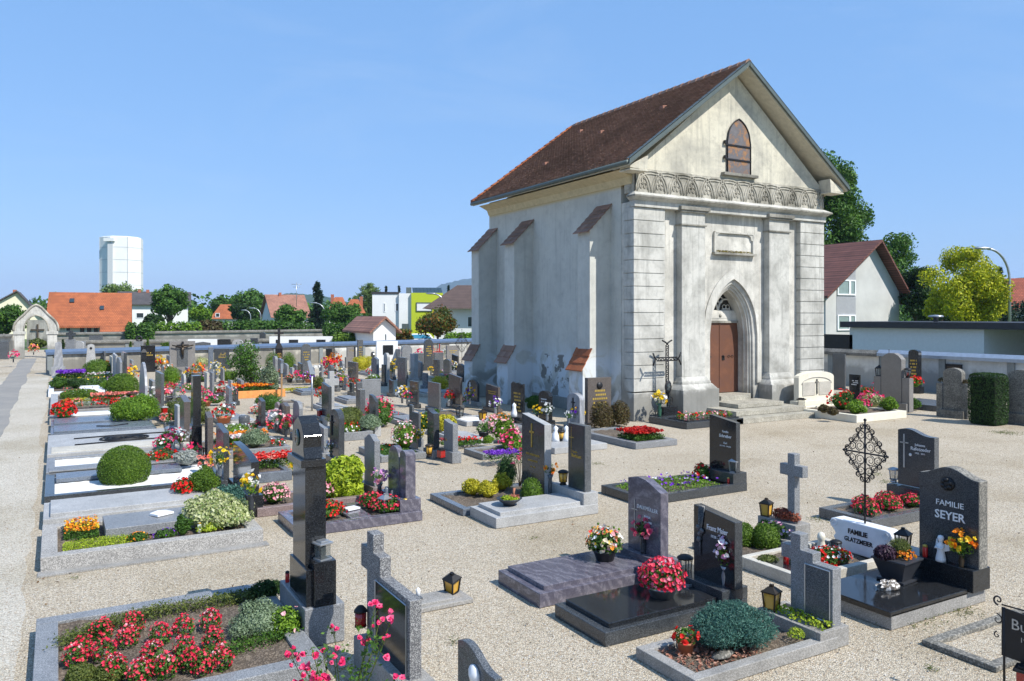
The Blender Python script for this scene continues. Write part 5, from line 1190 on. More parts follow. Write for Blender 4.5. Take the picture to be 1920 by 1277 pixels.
# graves c .. q
grave('pale smooth slab grave second from the front of the left column', LX, 2.55, 14.6, 15.9, .17, 'lgrey', 'solid', slab=(-.08,2.3,14.7,15.8), sm='lgrey', sh=.06)
T = plant('dark green cushion conifer at the head of the pale slab', (2.35,15.35,.2), (.34,.42,.28), 'ball', None, 3200, 0, .03, name='cushion_conifer', cat='shrub', lumps=7, zmin=-.4)
plant('bright red begonias beside the dark cushion conifer', (1.98,15.4,.2), (.16,.28,.16), 'mid', 'red', 260, 90, .04, .06)
grave('black kerbed grave with white marble chips and a big clipped ball', LX, 2.95, 16.55, 18.85, .15, 'blackg', 'whitegr', .16, slab=(.0,2.3,17.95,18.6), sm='blue', sh=.05)
plant('big clipped round boxwood ball standing in white marble chips', (1.18,17.55,.12), (.47,.48,.44), 'ball', None, 9000, 0, .026, name='box_ball', cat='shrub', zmin=-.75, lo=.93)
plant('silver-leaved santolina clump near the column of black headstones', (2.45,18.4,.18), (.3,.3,.22), 'grey', None, 1200, 0, .045, name='silver_plant', lumps=8)
grave('narrow grey slab grave with a strip of white marble chips', LX, 2.9, 18.95, 20.9, .17, 'grey', 'whitegr', .16, slab=(LX+.05,2.6,18.95,19.5), sm='grey', sh=.02)
potplant('green pot of pink and white flowers on the white marble strip', (2.15,19.9,.18), .2, .2, 'potg', 'mid', 'hot', 160, 34, .07, .12, f2='white')
plant('rounded green dwarf conifer behind the pink and white flower pot', (2.35,20.9,.18), (.28,.28,.3), 'mid', None, 1500, 0, .035, name='dwarf_conifer', cat='shrub', lumps=4)
grave('broad light grey double slab with a bronze relief of a wheel', LX, 3.0, 21.2, 24.6, .2, 'lgrey', 'solid', slab=(-.1,2.9,21.3,22.2), sm='lime', sh=.02)
T = thing('bronze_relief', 'dark bronze wheel relief with long rods lying on the broad slab', 'relief', (1.55,23.0,.203))
mb = MB()
for r in (.46,.36,.27): mb.tube([(r*1.25*math.cos(a), r*.9*math.sin(a), .02) for a in [j*math.pi/9 for j in range(19)]], .02, 5)
for k in range(7): a = k*.9; mb.tube([(0,0,.02),(.5*math.cos(a),.36*math.sin(a),.02)], .016, 4)
for y_ in (-.5,.62): mb.tube([(-1.15,y_-.15,.015),(-.1,y_,.015),(1.1,y_*.9,.015)], .016, 4)
part(T, 'wheel', mb, M['iron'])
grave('dark blue granite slab with a thin bronze line across', LX+.05, 2.5, 24.8, 26.3, .2, 'blue', 'solid', slab=(-.05,2.4,24.9,26.2), sm='blue', sh=.05)
T = thing('bronze_relief', 'thin dark V-shaped bronze line lying on the blue slab', 'relief', (1.4,25.4,.25)); part(T, 'line', MB().tube([(-.4,.1,.012),(0,-.12,.012),(.42,.2,.012)], .016, 4), M['iron'])
grave('dark blue granite slab with deep kerb behind the bronze line slab', LX+.05, 2.55, 26.6, 28.3, .2, 'blue', 'solid', slab=(-.05,2.3,26.8,28.1), sm='blue', sh=.05)
plant('large bright green spreading yew at the head of the blue slabs', (2.12,27.0,.18), (.74,.9,.52), 'bright', None, 7200, 0, .045, name='yew_bush', cat='shrub', lumps=16, zmin=-.5)
grave('old concrete grave with a long white slab', LX, 2.4, 28.6, 30.8, .15, 'conc', 'solid', slab=(.1,2.3,29.4,30.2), sm='whitem', sh=.03)
plant('heap of crimson begonias at the path end of the old concrete grave', (.22,29.1,.12), (.34,.42,.34), 'darkred' if False else 'mid', 'red', 500, 210, .05, .08)
grave('concrete kerb grave with a single row of red flower clumps', LX, 2.75, 31.0, 33.4, .18, 'conc', 'soil', .2)
for i in range(8):
    plant(['first','second','third','fourth','fifth','sixth','seventh','eighth'][i]+' clump from the path in the row of red flowers', (.35+.3*i, 31.7, .16), (.16,.2,.22), ['mid','mid','silver','mid','mid','mid','silver','mid'][i], [ 'red','salmon','', 'red','darkred','red','','begonia'][i] or None, 160, 46, .045, .065, group='row of red clumps in the concrete kerb grave')
grave('light kerb grave with low hedge and pink begonia border', LX, 2.9, 33.6, 37.8, .18, 'lgrey', 'soil', .25)
bed('yellow stonecrop strip in the light kerb grave', .2,1.2,34.0,34.7,.16,'yellow',None,.12,700,0,.05)
bed('pink and salmon begonia border in the light kerb grave', 1.15,2.8,34.0,34.8,.16,'mid','salmon',.22,800,240,.05,.08)
bed('low clipped green hedge block in the light kerb grave', .15,1.5,35.6,37.0,.16,'ball','salmon',.3,2600,12,.05,.07)
plant('dome-shaped dark green shrub right of the low clipped hedge', (2.35,36.0,.18), (.62,.7,.55), 'ball', None, 3200, 0, .05, name='dome_shrub', cat='shrub', zmin=-.6, lo=.88)
grave('grave with white slab and mixed green planting', LX-.1, 2.9, 38.4, 42.4, .2, 'whitem', 'soil', .2, slab=(.9,2.8,38.8,40.8), sm='whitem', sh=.04)
bed('mixed green planting with yellow flowers behind the white slab', -.2,2.7,41.0,42.3,.18,'mid','yellow',.35,2200,24,.07,.08)
for i,(a,b,r) in enumerate(((.1,40.6,.4),(.75,40.4,.35),(1.9,38.9,.3))):
    plant(['broad green shrub at the path end','bushy green shrub in the middle','pointed yellow-green shrub at the front'][i]+' of the white slab grave', (a,b,.18), (r,r,r*.9), ['mid','dark','bright'][i], None, 900, 0, .05, name='small_shrub', cat='shrub', lumps=5)
grave('layered grey granite grave with deep purple flowers', LX, 3.0, 43.4, 47.5, .28, 'grey', 'soil', .25)
bed('mass of violet petunias at the far end of the left column', -.0,1.3,45.6,47.2,.26,'mid','purple',.3,900,420,.07,.1)
bed('white and pale pink flowers right of the violet petunias', 1.4,2.9,45.8,47.2,.26,'mid','white',.15,500,70,.07,.08,'rose')
plant('dome-shaped olive shrub behind the violet petunias', (1.95,48.4,.1), (.75,.6,.6), 'ball', None, 2000, 0, .06, name='dome_shrub', cat='shrub', zmin=-.6, lo=.88)
# ================================================================ HEADSTONES: (label, near x, foot y, far x, top y, right x, material, shape, extra)
def far(rows, group=None):
    for r in rows:
        kw = r[8] if len(r) > 8 else {}
        kw.setdefault('hp', .16); stone(r[0], r[1], r[2], r[3], r[4], r[5], r[6], r[7], group=group, **kw)
# first column of headstones (seen nearly edge-on)
far([
 ('tall dark edge-on headstone with slanted polished top near the yellow flowers', 419, 915, 405, 803, 430, 'blackg', 'slantl'),
 ('slim brown-grey edge-on headstone behind the yellow flowers', 389, 880, 384, 775, 400, 'brown', 'slantl'),
 ('tallest black pillar headstone with boxy lower half', 362, 872, 358, 705, 377, 'black', 'flat', dict(hp=.9, pw=(.02,.03))),
 ('dark brown edge-on headstone with blue-grey top left of the tallest pillar', 345, 845, 337, 746, 357, 'brown', 'slantl'),
 ('light weathered post headstone before a green hedge', 333, 815, 327, 762, 340, 'lgrey', 'flat'),
 ('grey upright slab headstone with pale cross standing beside it', 302, 790, 291, 701, 308, 'dark', 'flat'),
 ('tall swirled grey marble headstone in the left column', 272, 768, 261, 682, 277, 'swirl', 'round'),
 ('narrow grey headstone right of the swirled marble one', 286, 758, 279, 715, 292, 'grey', 'flat'),
 ('greenish black tall headstone with thin frame in the left column', 232, 728, 227, 662, 238, 'blackg', 'flat'),
 ('grey headstone with rounded shoulders left of the greenish black one', 225, 733, 218, 673, 229, 'grey', 'oct'),
 ('bluish light headstone with toothed top in the left column', 217, 722, 211, 665, 221, 'lgrey', 'tooth'),
 ('tan headstone at the back of the left column', 210, 712, 205, 670, 213, 'lime', 'flat'),
 ('slender dark post headstone close to the blue-capped wall', 195, 700, 191, 659, 198, 'dark', 'flat'),
 ('small grey cross pillar against the blue-capped wall', 247, 705, 243, 676, 251, 'grey', 'flat'),
 ('curved dark headstone leaning right of the left column', 324, 758, 319, 733, 330, 'dark', 'arch'),
], 'headstones of the left column')
# second and third columns
far([
 ('slim speckled headstone with slanted top before the orange marigold box', 490, 820, 484, 748, 498, 'blackg', 'slantl', dict(pm='lgrey',hp=.3)),
 ('brown headstone with gabled top behind the rose bouquets', 536, 815, 524, 757, 544, 'brown', 'gable'),
 ('reddish reflecting headstone left of the gabled brown one', 522, 810, 515, 755, 527, 'rose', 'gable'),
 ('speckled headstone with dark arched face and pale sides', 561, 828, 549, 754, 568, 'grey', 'arch'),
 ('polished headstone with arched top and black cross', 635, 888, 618, 770, 646, 'blackg', 'arch', dict(cross=('iron',.22),hp=.3)),
 ('pale frame-shaped headstone with red flower reflection', 607, 862, 592, 799, 615, 'grey', 'slantl'),
 ('dark reflecting headstone on a pale plinth with a red lantern', 616, 800, 603, 720, 622, 'blackg', 'slantl', dict(pm='lgrey',hp=.28)),
 ('grey headstone with curved top right of the lime green hydrangea', 702, 938, 683, 818, 713, 'grey', 'bell', dict(pm='rose',hp=.25)),
 ('dark cross-shaped rough headstone in front of the grey panel stone', 675, 792, 667, 718, 685, 'dark', 'step'),
 ('dark polished headstone with pale edge left of the pink begonias', 704, 818, 692, 742, 710, 'blackg', 'quart', dict(pm='lgrey',hp=.3)),
 ('stepped headstone with cross and dark picture tablet near the rose bush', 785, 845, 767, 763, 789, 'dark', 'step', dict(pm='grey',hp=.3)),
 ('curved-top charcoal headstone behind a brass lantern', 813, 860, 801, 768, 824, 'blackg', 'concave', dict(pm='grey',hp=.2)),
 ('grey headstone with stepped left edge and a colourful bouquet', 849, 868, 832, 790, 859, 'grey', 'concave', dict(pm='grey',hp=.25)),
 ('light concrete pillar headstone in the orange wooden box', 498, 736, 492, 690, 503, 'lime', 'step'),
 ('grey headstone with bent top left of the light concrete pillar', 452, 745, 444, 712, 458, 'grey', 'slantl'),
 ('dark polished headstone leaning toward the orange wooden box', 441, 760, 434, 728, 447, 'blackg', 'slantl'),
 ('thin blue-grey headstone beside pink flowers', 429, 772, 423, 725, 435, 'blue', 'slantl'),
 ('plain grey column headstone near the centre of the left field', 398, 752, 393, 699, 402, 'grey', 'flat'),
 ('thin light upright headstone left of the plain grey column', 388, 735, 383, 699, 392, 'lime', 'flat'),
 ('thick grey block headstone with dark planter top', 374, 790, 361, 722, 377, 'blackg', 'flat') ,
 ('shaded dark slab headstone by the chapel shadow with white flowers', 760, 745, 745, 671, 764, 'dark', 'flat', dict(rows=0)),
 ('wide grey panel headstone with a diagonal shadow', 679, 775, 679, 712, 714, 'grey', 'flat', dict(face='-y')),
 ('broad light granite cross on a stepped base', 609, 790, 609, 697, 636, 'lgrey', 'crossh', dict(face='-y',hp=.4)),
 ('reddish brown tall headstone before the chapel wall with flowers', 863, 768, 841, 703, 867, 'brown', 'slantl', dict(pm='dark')),
 ('dark grey low headstone with a grey-leaved bouquet', 823, 775, 802, 719, 827, 'dark', 'flat'),
 ('dark headstone with yellow chrysanthemums at the chapel corner', 895, 762, 876, 713, 899, 'blackg', 'arch', dict(pm='lgrey',cross=('silver',.2))),
 ('brown polished headstone with slanted top along the chapel wall', 934, 775, 911, 723, 938, 'brown', 'slantl', dict(rows=2)),
 ('black headstone with gold lettering and wavy top along the chapel wall', 981, 800, 958, 718, 984, 'black', 'tooth', dict(rows=6)),
 ('small dark arched headstone with white letters along the chapel wall', 1029, 798, 1010, 734, 1036, 'black', 'arch', dict(rows=2,tm='silver')),
 ('light grey headstone with rounded top and small dark cross', 1087, 812, 1063, 739, 1096, 'swirl', 'arch', dict(cross=('iron',0),pm='grey')),
 ('large brown granite headstone with black rose and gold text by the chapel', 1102, 800, 1102, 709, 1146, 'brown', 'flat', dict(face='-y',rows=5,emblem='iron',hp=.12)),
], 'headstones in the middle field')
# rear middle field
rear = [
 (516,700,511,668,521,'grey','arch'),(527,704,521,673,532,'blue','slantl'),(538,708,532,682,542,'grey','quart'),(555,705,550,684,558,'dark','slantl'),(564,712,558,680,568,'blackg','slantl'),
 (548,716,543,690,552,'lgrey','flat'),(590,722,584,688,598,'lime','gable'),(603,712,598,684,606,'grey','flat'),(621,720,614,685,627,'dark','oct'),(642,708,636,677,647,'grey','arch'),
 (668,716,652,680,672,'brown','flat'),(706,714,696,670,711,'blue','gable'),(726,716,719,662,731,'lgrey','round'),(721,724,715,684,724,'blackg','flat'),(737,712,731,680,741,'dark','flat'),
 (750,690,739,655,752,'grey','flat'),(777,716,769,664,784,'lgrey','flat'),(789,713,782,677,793,'grey','slantl'),(820,708,812,675,825,'blackg','flat'),(843,705,831,674,847,'dark','oct'),
 (857,700,847,665,860,'black','slantl'),(869,716,856,683,873,'blackg','arch'),(763,703,757,676,766,'lime','flat'),(700,690,695,660,703,'blackg','round'),(474,700,466,664,478,'grey','flat'),
 (461,716,456,690,465,'blackg','flat'),(418,722,413,690,421,'grey','slantl'),(407,716,402,688,411,'lime','flat'),(352,720,347,690,356,'grey','flat'),(345,733,340,702,349,'lgrey','arch'),
 (318,705,312,668,320,'grey','flat'),(378,716,373,688,381,'blackg','slantl'),(338,714,334,694,341,'dark','flat'),(361,722,356,700,364,'brown','flat'),(433,742,427,714,437,'lgrey','flat'),(479,722,474,698,483,'blue','gable'),
 (306,716,301,688,309,'blackg','arch'),(505,716,500,690,509,'lgrey','flat'),(576,700,571,676,579,'lime','flat'),(632,734,627,706,636,'dark','slantl'),(660,742,655,718,664,'blackg','flat'),(650,732,644,708,653,'grey','gable'),(735,744,729,712,738,'blackg','slantl'),
 (800,730,792,700,803,'blue','flat'),(783,765,768,716,786,'blackg','flat'),(830,728,823,700,833,'grey','gable')]
MN = dict(grey='grey',arch='arched',blue='blue-grey',dark='dark grey',lgrey='pale grey',blackg='black',lime='sandy pale',brown='brown',black='glossy black')
SN = dict(flat='flat-topped',arch='arch-topped',slantl='slant-topped',quart='curved-top',gable='gabled',oct='chamfered',round='round-topped')
def lm(px, py):
    L = [(392,'the blue-grey post by the far wall'),(342,'the big crucifix panel'),(300,'the black square panel by the far wall'),(524,'the gold plaque with tall black cross'),(574,'the tall grey gold-lettered stele'),(618,'the narrow black wall panel'),
         (652,'the small grey wall plaque'),(680,'the yellow-green shrub'),(725,'the white wall niche'),(765,'the round grey wall stone'),(803,'the winged dark stone with gold text'),(848,'the wide grey wall panel'),(465,'the leafy tree among the graves'),(430,'the black panel with gold lines'),(872,'the chapel corner')]
    b = min(L, key=lambda q: abs(q[0]-px)); s = 'left of' if px < b[0]-7 else ('right of' if px > b[0]+7 else 'in front of'); return s+' '+b[1]
for r in rear:
    near_ = '' if r[1] < 705 else (', close behind the nearer graves' if r[1] > 725 else ', in the middle of the field')
    lb = '%s %s headstone %s' % (MN[r[5]], SN[r[6]], lm(r[0], r[1]))
    if lb in USED: lb += near_ or ', next to the far wall'
    if lb in USED: lb += ', the smaller of two alike'
    stone(lb, *r, hp=.16, group='headstones in the rear field', rows=0)
for i, (T_, w_, th_, h_, hp_) in enumerate(list(STONES)):
    if T_.get('group') not in ('headstones in the rear field', 'headstones of the left column', 'headstones in the middle field') or random.random() < .42: continue
    if abs(T_.rotation_euler.z) > .1 or T_.location.y < 16: continue
    fc = random.choice(['red','hot','yellow','white','orange','rose','begonia','lilac','salmon'])
    nm = dict(red='red',hot='deep pink',yellow='yellow',white='white',orange='orange',rose='pale pink',begonia='crimson',lilac='lilac',salmon='salmon')[fc]
    loc = (T_.location.x-th_/2-.3, T_.location.y-w_*.15, .12)
    lb_ = ' '.join(T_['label'].split()[:10])
    if nm+' bouquet before the '+lb_ in USED or 'low '+nm+' flowers before the '+lb_ in USED: continue
    if random.random() < .5: vase(nm+' bouquet before the '+lb_, loc, .22, .05, random.choice(['dark','pot','galv']), fc, 'mid', .17, 16, .085, group='bouquets at the headstones')
    else: plant('low '+nm+' flowers before the '+lb_, (loc[0]-.35,loc[1],.1), (.36,.3,.2), random.choice(['mid','bright','olive']), fc, 300, 45, .05, .07, group='low flowers at the headstones')
# purple twin headstones with their grave
x0,x1,y0,y1 = exts((600,1003), 809, 575); y0 = G(640,997)[1]; x1 = G(809,985)[0]; x0 = x1-2.1; y1 = y0+1.15
grave('violet granite kerb grave with red begonias and a white book', x0,x1,y0,y1, .16, 'purple', 'soil', .14, slab=(x0+.9,x0+1.25,y0+.12,y1-.12), sm='purple', sh=.01)
bw = [('front right of the white book',x0+1.62,y0+.35,.26),('back right of the white book',x0+1.5,y0+.72,.22),('left of the white book',x0+.62,y0+.5,.27)]
for s_, a, b, r in bw: plant('dark-leaved crimson begonias '+s_, (a,b,.13), (r*1.1,r,.17), 'mid', 'begonia' if 'left' not in s_ else 'red', 480, 150, .035, .042)
T = thing('book_ornament', 'white open stone book on the violet kerb grave', 'ornament', (x0+1.08,y0+.62,.18), .3); part(T, 'pages', MB().box(-.12,.12,-.09,.09,0,.03), M['white'], .004)
T = thing('headstone', 'twin violet headstone of a round-topped slab and a slim pillar', 'headstone', (x1-.17, y0+.62, .16))
hh = zat(x1-.2, y0+.5, 838)-.36
part(T, 'plinth', MB().box(-.2,.17,-.55,.4,0,.2), M['purple'], .006); part(T, 'stele', MB().prism_x(outline('round', .52, hh), -.07, .03), M['purple'], .006, loc=(0,.08,.2)); part(T, 'pillar', MB().prism_x(outline('arch', .26, hh-.02), -.1, .08), M['purple'], .006, loc=(.02,-.36,.2))
text(T, 'inscription', 'Familie', .05, M['dark'], (-.073,.08,hh*.75)); text(T, 'inscription', 'TURM', .09, M['dark'], (-.073,.08,hh*.66))
vase('tall vase of pink and lilac flowers left of the twin violet headstone', (x1-.42,y1-.25,.16), .34, .05, 'dark', 'lilac', 'mid', .15, 16, .08, f2='rose')
T = thing('angel_figure', 'two grey-blue angel figurines hugging beside the vase', 'figurine', (x1-.42,y0+.55,.17)); part(T, 'body', MB().lathe([(.1,0),(.09,.1),(.07,.2),(.04,.25),(.05,.29),(.01,.34)], 10), M['blue']); part(T, 'wings', MB().prism_x([(-.13,.08),(.13,.08),(.16,.3),(.05,.2),(-.05,.2),(-.16,.3)], .02, .05), M['blue'])
lantern('pewter lantern among the crimson begonias', (x1-.55,y0+.3,.16), 1.0, 'clear', 'galv', 'square'); candle('tall red candle at the foot of the slim violet pillar', (x1-.26,y0+.12,.16), 'redpl', 1.25)
# lime hydrangea grave
x1 = G(714,938)[0]; y0 = G(714,942)[1]
grave('rose-brown granite kerb grave with lime hydrangea and pink begonias', x1-2.25,x1+.02,y0,y0+1.1, .15, 'rose', 'soil', .14)
plant('big lime green hydrangea with pointed leaves', (x1-.62,y0+.5,.12), (.44,.44,.5), 'lime', None, 3200, 0, .085, name='hydrangea', cat='hydrangea', zmin=-.7, lumps=9)
plant('round pink begonia clump left of the black chapel-shaped stele', (x1-1.85,y0+.5,.12), (.26,.28,.2), 'mid', 'rose', 400, 170, .035, .045); plant('round pink begonia clump between black stele and hydrangea', (x1-1.1,y0+.35,.12), (.24,.26,.2), 'mid', 'rose', 400, 150, .035, .045)
# kerb graves of the middle field: (label, near-left px, right px, width m, height, mat, fill, plant spec)
def mg(label, nl, rpx, wy, h=.15, mat='grey', fill='soil', slab=False, sm=None):
    x0, y0 = G(*nl); x1 = ax(y0, rpx)
    grave(label, x0, x1, y0, y0+wy, h, mat, fill, .13, slab=(x0+.1,x1-.25,y0+.1,y0+wy-.1) if slab else None, sm=sm, sh=.05); return x0, x1, y0, y0+wy
B = mg('washed granite kerb grave with orange marigolds and a green shrub', (340,868), 545, 2.0, .18, 'grey'); 
bed('bright orange marigold band right of the first headstone column', B[0]+1.0,B[1]-.2,B[3]-.7,B[3]-.1,.16,'mid','orange',.2,1200,300,.04,.06)
bed('cream and white flower band below the orange marigolds', B[0]+1.3,B[1]-.9,B[2]+.9,B[2]+1.4,.16,'bright','white',.2,900,110,.045,.05,'rose')
plant('round pale green hebe near the orange marigolds', (B[1]-.75,B[2]+.55,.16), (.34,.32,.28), 'silver', None, 1300, 0, .04, name='hebe', cat='shrub'); plant('small red tuft left of the round hebe', (B[1]-1.5,B[2]+.4,.16), (.2,.2,.12), 'mid', 'red', 150, 26, .04, .05); plant('small red and white tuft right of the round hebe', (B[1]-.25,B[2]+.3,.16), (.2,.15,.12), 'mid', 'red', 150, 24, .04, .05, f2='white')
B = mg('blue-grey granite kerb with a hedge of coral red begonias', (470,908), 548, 1.5, .2, 'blue')
bed('coral red begonia hedge beyond the black curved headstone', B[0]+.1,B[1]+.35,B[2]+.5,B[2]+1.2,.18,'mid','red',.22,1100,330,.04,.055,'salmon')
B = mg('grey kerb grave with cypress cushion and pale hebe', (640,828), 700, 1.6, .22, 'grey')
plant('spreading dark green cypress cushion by the polished arched headstone', (B[0]+.5,B[2]+.95,.2), (.6,.5,.45), 'olive', None, 2400, 0, .04, name='cypress_cushion', cat='shrub', lumps=7); plant('round pale green hebe before the dark cypress cushion', (B[0]+.95,B[2]+.4,.2), (.32,.3,.28), 'silver', None, 1200, 0, .04, name='hebe', cat='shrub'); plant('cream and red primroses below the cypress cushion', (B[0]+.35,B[2]+.25,.2), (.3,.15,.12), 'bright', 'white', 150, 20, .04, .05, f2='red')
B = mg('low kerb grave with white and pink rose shrub', (715,868), 800, 1.6, .15, 'grey')
plant('pale pink and white rose shrub left of the stepped headstone', (B[0]+.9,B[2]+.8,.15), (.32,.32,.42), 'bright', 'rose', 600, 70, .045, .06, f2='white'); bed('green ground cover in the low kerb grave of the rose shrub', B[0]+.1,B[1]-.2,B[2]+.1,B[3]-.1,.12,'mid','red',.1,1800,14,.04,.06)
B = mg('blue kerb grave in front with clipped lawn of sedum', (695,782), 875, .0+1.2, .12, 'grey') if False else None
for i,(nl,rpx,wy,mat,sl_,lb) in enumerate([
 ((610,773),655,1.6,'lgrey',1,'pale slab grave beside the standing iron lamp post'),((565,742),618,1.8,'blue',1,'blue-grey slab grave left of the iron lamp post'),((525,720),590,2.0,'old',0,'old kerb grave with yellow stonecrop strip'),
 ((650,758),690,1.6,'grey',1,'light slab grave behind the dark cross-shaped headstone'),((756,800),830,1.4,'lgrey',1,'pale slab grave in the centre left of the round headstones'),((716,790),770,1.6,'dark',1,'dark slab grave with peach inner strip'),
 ((790,815),850,1.6,'lgrey',0,'light kerb grave behind the curved-top headstones'),((870,838),925,1.7,'lgrey',1,'light grey slab grave with a zinc planter'),((905,863),985,1.0,'grey',0,'small kerb grave with violet flowers'),
 ((505,795),545,1.6,'grey',1,'grey slab grave behind the rose bouquets'),((520,765),570,1.5,'conc',0,'gravelled kerb grave behind the brown headstones'),((560,800),620,1.6,'old',0,'worn kerb grave with drifted leaves'),
 ((415,800),480,1.8,'lgrey',1,'pale slab grave carrying a zinc flower tub'),((420,745),470,1.8,'grey',1,'grey slab grave behind pink flowers'),((320,760),372,1.8,'grey',0,'kerb grave with pink flowers left of the tallest pillar'),
 ((312,735),370,2.0,'blue',1,'bluish slab grave behind the small palm-like plant'),((690,705),735,1.8,'lgrey',1,'pale slab grave behind the yellow-green shrub'),((780,712),815,1.8,'lime',1,'sandy slab grave in front of the winged dark stone'),
 ((795,745),862,1.8,'lime',1,'pale slab grave with a round yellow-green bush'),((845,705),885,1.8,'grey',1,'grey slab grave near the chapel corner'),((820,790),885,1.6,'dark',0,'shaded kerb grave beside the chapel with green plants'),
 ((875,800),935,1.4,'lgrey',0,'light kerb grave with white flowers by the chapel'),((940,815),1000,1.2,'dark',1,'dark slab grave in the chapel shadow'),((1000,815),1062,1.2,'dark',1,'black slab grave under the peeling wall'),((580,705),640,2.0,'lgrey',1,'pale slab grave before the white wall panels')]):
    mg(lb, nl, rpx, wy, .14, mat, 'soil' if i%3 else 'whitegr', bool(sl_), mat if i%2 else 'grey')
# orange wooden box
x0, y0 = G(440,748); x1 = ax(y0,535)
T = thing('wooden_planter', 'long orange wooden box bordering a flower grave', 'planter', ((x0+x1)/2, y0+.8, 0)); a = (x1-x0)/2
part(T, 'boards', kerbring(MB(), -a,a,-.8,.8,.3,.06), M['orangewood'], .006); part(T, 'soil', MB().box(-a+.06,a-.06,-.74,.74,.0,.24), M['soil'])
bed('orange and red marigolds in the orange wooden box', x0+.1,x1-.4,y0+.1,y0+1.3,.24,'mid','orange',.25,1400,260,.06,.08,'red')
plant('feathery green bush right of the light concrete pillar', ((x0+x1)/2+.55,y0+.9,.24), (.45,.45,.8), 'silver', None, 1800, 0, .07, name='green_bush', cat='shrub', lumps=6, zmin=-.7)
# wooden grave stake and lamp post
x_, y_ = G(528,745); T = thing('grave_stake', 'thin wooden stake with small roof beside the orange box', 'stake', (x_,y_,0)); part(T, 'post', MB().box(-.03,.03,-.03,.03,0,1.0), M['wood']); part(T, 'roof', MB().box(-.05,.05,-.06,.06,1.0,1.4), M['galv'])
x_, y_ = G(585,770); T = thing('lamp_post', 'slim iron lamp post with slanted shade rising between the slabs', 'lamp', (x_,y_,0)); h = zat(x_,y_,690)
part(T, 'pole', MB().tube([(0,0,0),(0,0,h*.9)], .035, 8), M['galv']); part(T, 'shade', MB().hexa([(-.1,-.1,h*.86),(.1,-.1,h*.86),(.1,.1,h*.86),(-.1,.1,h*.86)],[(-.18,-.06,h*1.15),(-.08,-.06,h*1.18),(-.08,.06,h*1.18),(-.18,.06,h*1.15)]), M['galv'])
T = thing('round_bollard', 'short dark round stone post standing on a pale slab', 'post', (*G(458,808),0)); part(T, 'post', MB().lathe([(.16,0),(.16,.42),(.14,.45),(.001,.45)], 14), M['dark'])
# stones and panels along the far wall, facing the camera
def wallobj(label, xl, xr, yb, yt, mat, shape='flat', hp=.15, **kw):
    yb = max(yb, 702-34*(xl-88)/812+3.5); return stone(label, xl, yb, xl, yt, xr, mat, shape, hp, face='-y', group='stones along the far wall', **kw)
wallobj('left pale marble obelisk in front of the blue-capped wall', 100, 119, 700, 641, 'swirl', 'obelisk', .5)
wallobj('right pale marble obelisk with dark medallion by the blue-capped wall', 160, 181, 702, 645, 'lgrey', 'obelisk', .4, emblem='iron')
wallobj('square glossy black panel with gold text on the far wall', 264, 291, 690, 648, 'black', 'flat', .1, rows=2)
wallobj('wide taupe stone panel with dark bronze crucifix', 318, 366, 698, 640, 'taupe', 'flat', .3)
T = STONES[-1][0]; w_, h_ = STONES[-1][1], STONES[-1][3]
part(T, 'centre_pilaster', MB().box(-.13,-.085,-.3,.3,.3,h_*.75), M['dark']); mb = MB().box(-.2,-.15,-.06,.06,h_*.45,h_*.99); mb.box(-.2,-.15,-w_*.24,w_*.24,h_*.84,h_*.89); part(T, 'cross', mb, M['iron'])
mb = MB().tube([(-.24,0,h_*.55),(-.25,.03,h_*.68),(-.24,0,h_*.80)], [.05,.09,.1], 7); mb.tube([(-.23,-.6,h_*.87),(-.24,0,h_*.8),(-.23,.6,h_*.87)], .04, 5); mb.blob((-.25,0,h_*.86),.09,7,5); part(T, 'corpus', mb, M['copper'])
wallobj('blue-grey stone post standing by the far wall', 391, 400, 700, 651, 'blue', 'flat', .1)
wallobj('black panel with three gold lines on the far wall', 402, 430, 688, 654, 'blackg', 'flat', .3, rows=4)
wallobj('pale rounded stone with dark spot behind the leafy tree', 458, 474, 690, 641, 'lgrey', 'round', .1)
wallobj('dark pillar with black plaque and gold letters by the far wall', 517, 530, 690, 654, 'black', 'flat', .2, rows=4)
T = STONES[-1][0]; h_ = STONES[-1][3]; part(T, 'cross', MB().box(-.05,.05,-.07,.07,h_,h_+1.35).box(-.04,.04,-.3,.3,h_+.95,h_+1.08).frustum(-.1,.1,-.25,.25,h_,-.06,.06,-.1,.1,h_+.35), M['iron'])
wallobj('tall grey stele with gold lettering and round finial', 565, 583, 702, 645, 'dark', 'oct', .15, rows=4)
wallobj('narrow black wall panel on the whitewashed part of the far wall', 612, 623, 690, 654, 'black', 'flat', .1, rows=0)
wallobj('small grey wall plaque with gilt text on the whitewashed wall', 651, 667, 690, 651, 'taupe', 'flat', .7, rows=2)
wallobj('tall grey pillar with gold lines rising above the blue coping', 671, 681, 690, 637, 'dark', 'flat', .2, rows=5)
wallobj('white wall niche with black tablet below the blue coping', 706, 746, 690, 640, 'whitem', 'flat', .1)
T = STONES[-1][0]; part(T, 'tablet', MB().box(-.12,-.08,-.4,.3,STONES[-1][3]*.5,STONES[-1][3]*.85), M['black'])
wallobj('round grey disc-shaped wall stone with white ring', 754, 773, 692, 647, 'grey', 'round', .4)
wallobj('winged dark stone with rounded centre and gold text by the far wall', 796, 812, 695, 636, 'blackg', 'round', .4, rows=5)
T = STONES[-1][0]; part(T, 'wing', MB().box(-.1,.06,-1.0,-.36,0,1.1), M['dark'], .02); part(T, 'wing', MB().box(-.1,.06,.36,1.0,0,1.1), M['dark'], .02)
wallobj('wide grey wall panel with faint letters near the chapel corner', 838, 861, 690, 648, 'taupe', 'flat', .3, rows=2)
ironcross('ornate iron cross near the chapel corner by the far wall', (*G(866,700),0), 2.6, .9, R(90))
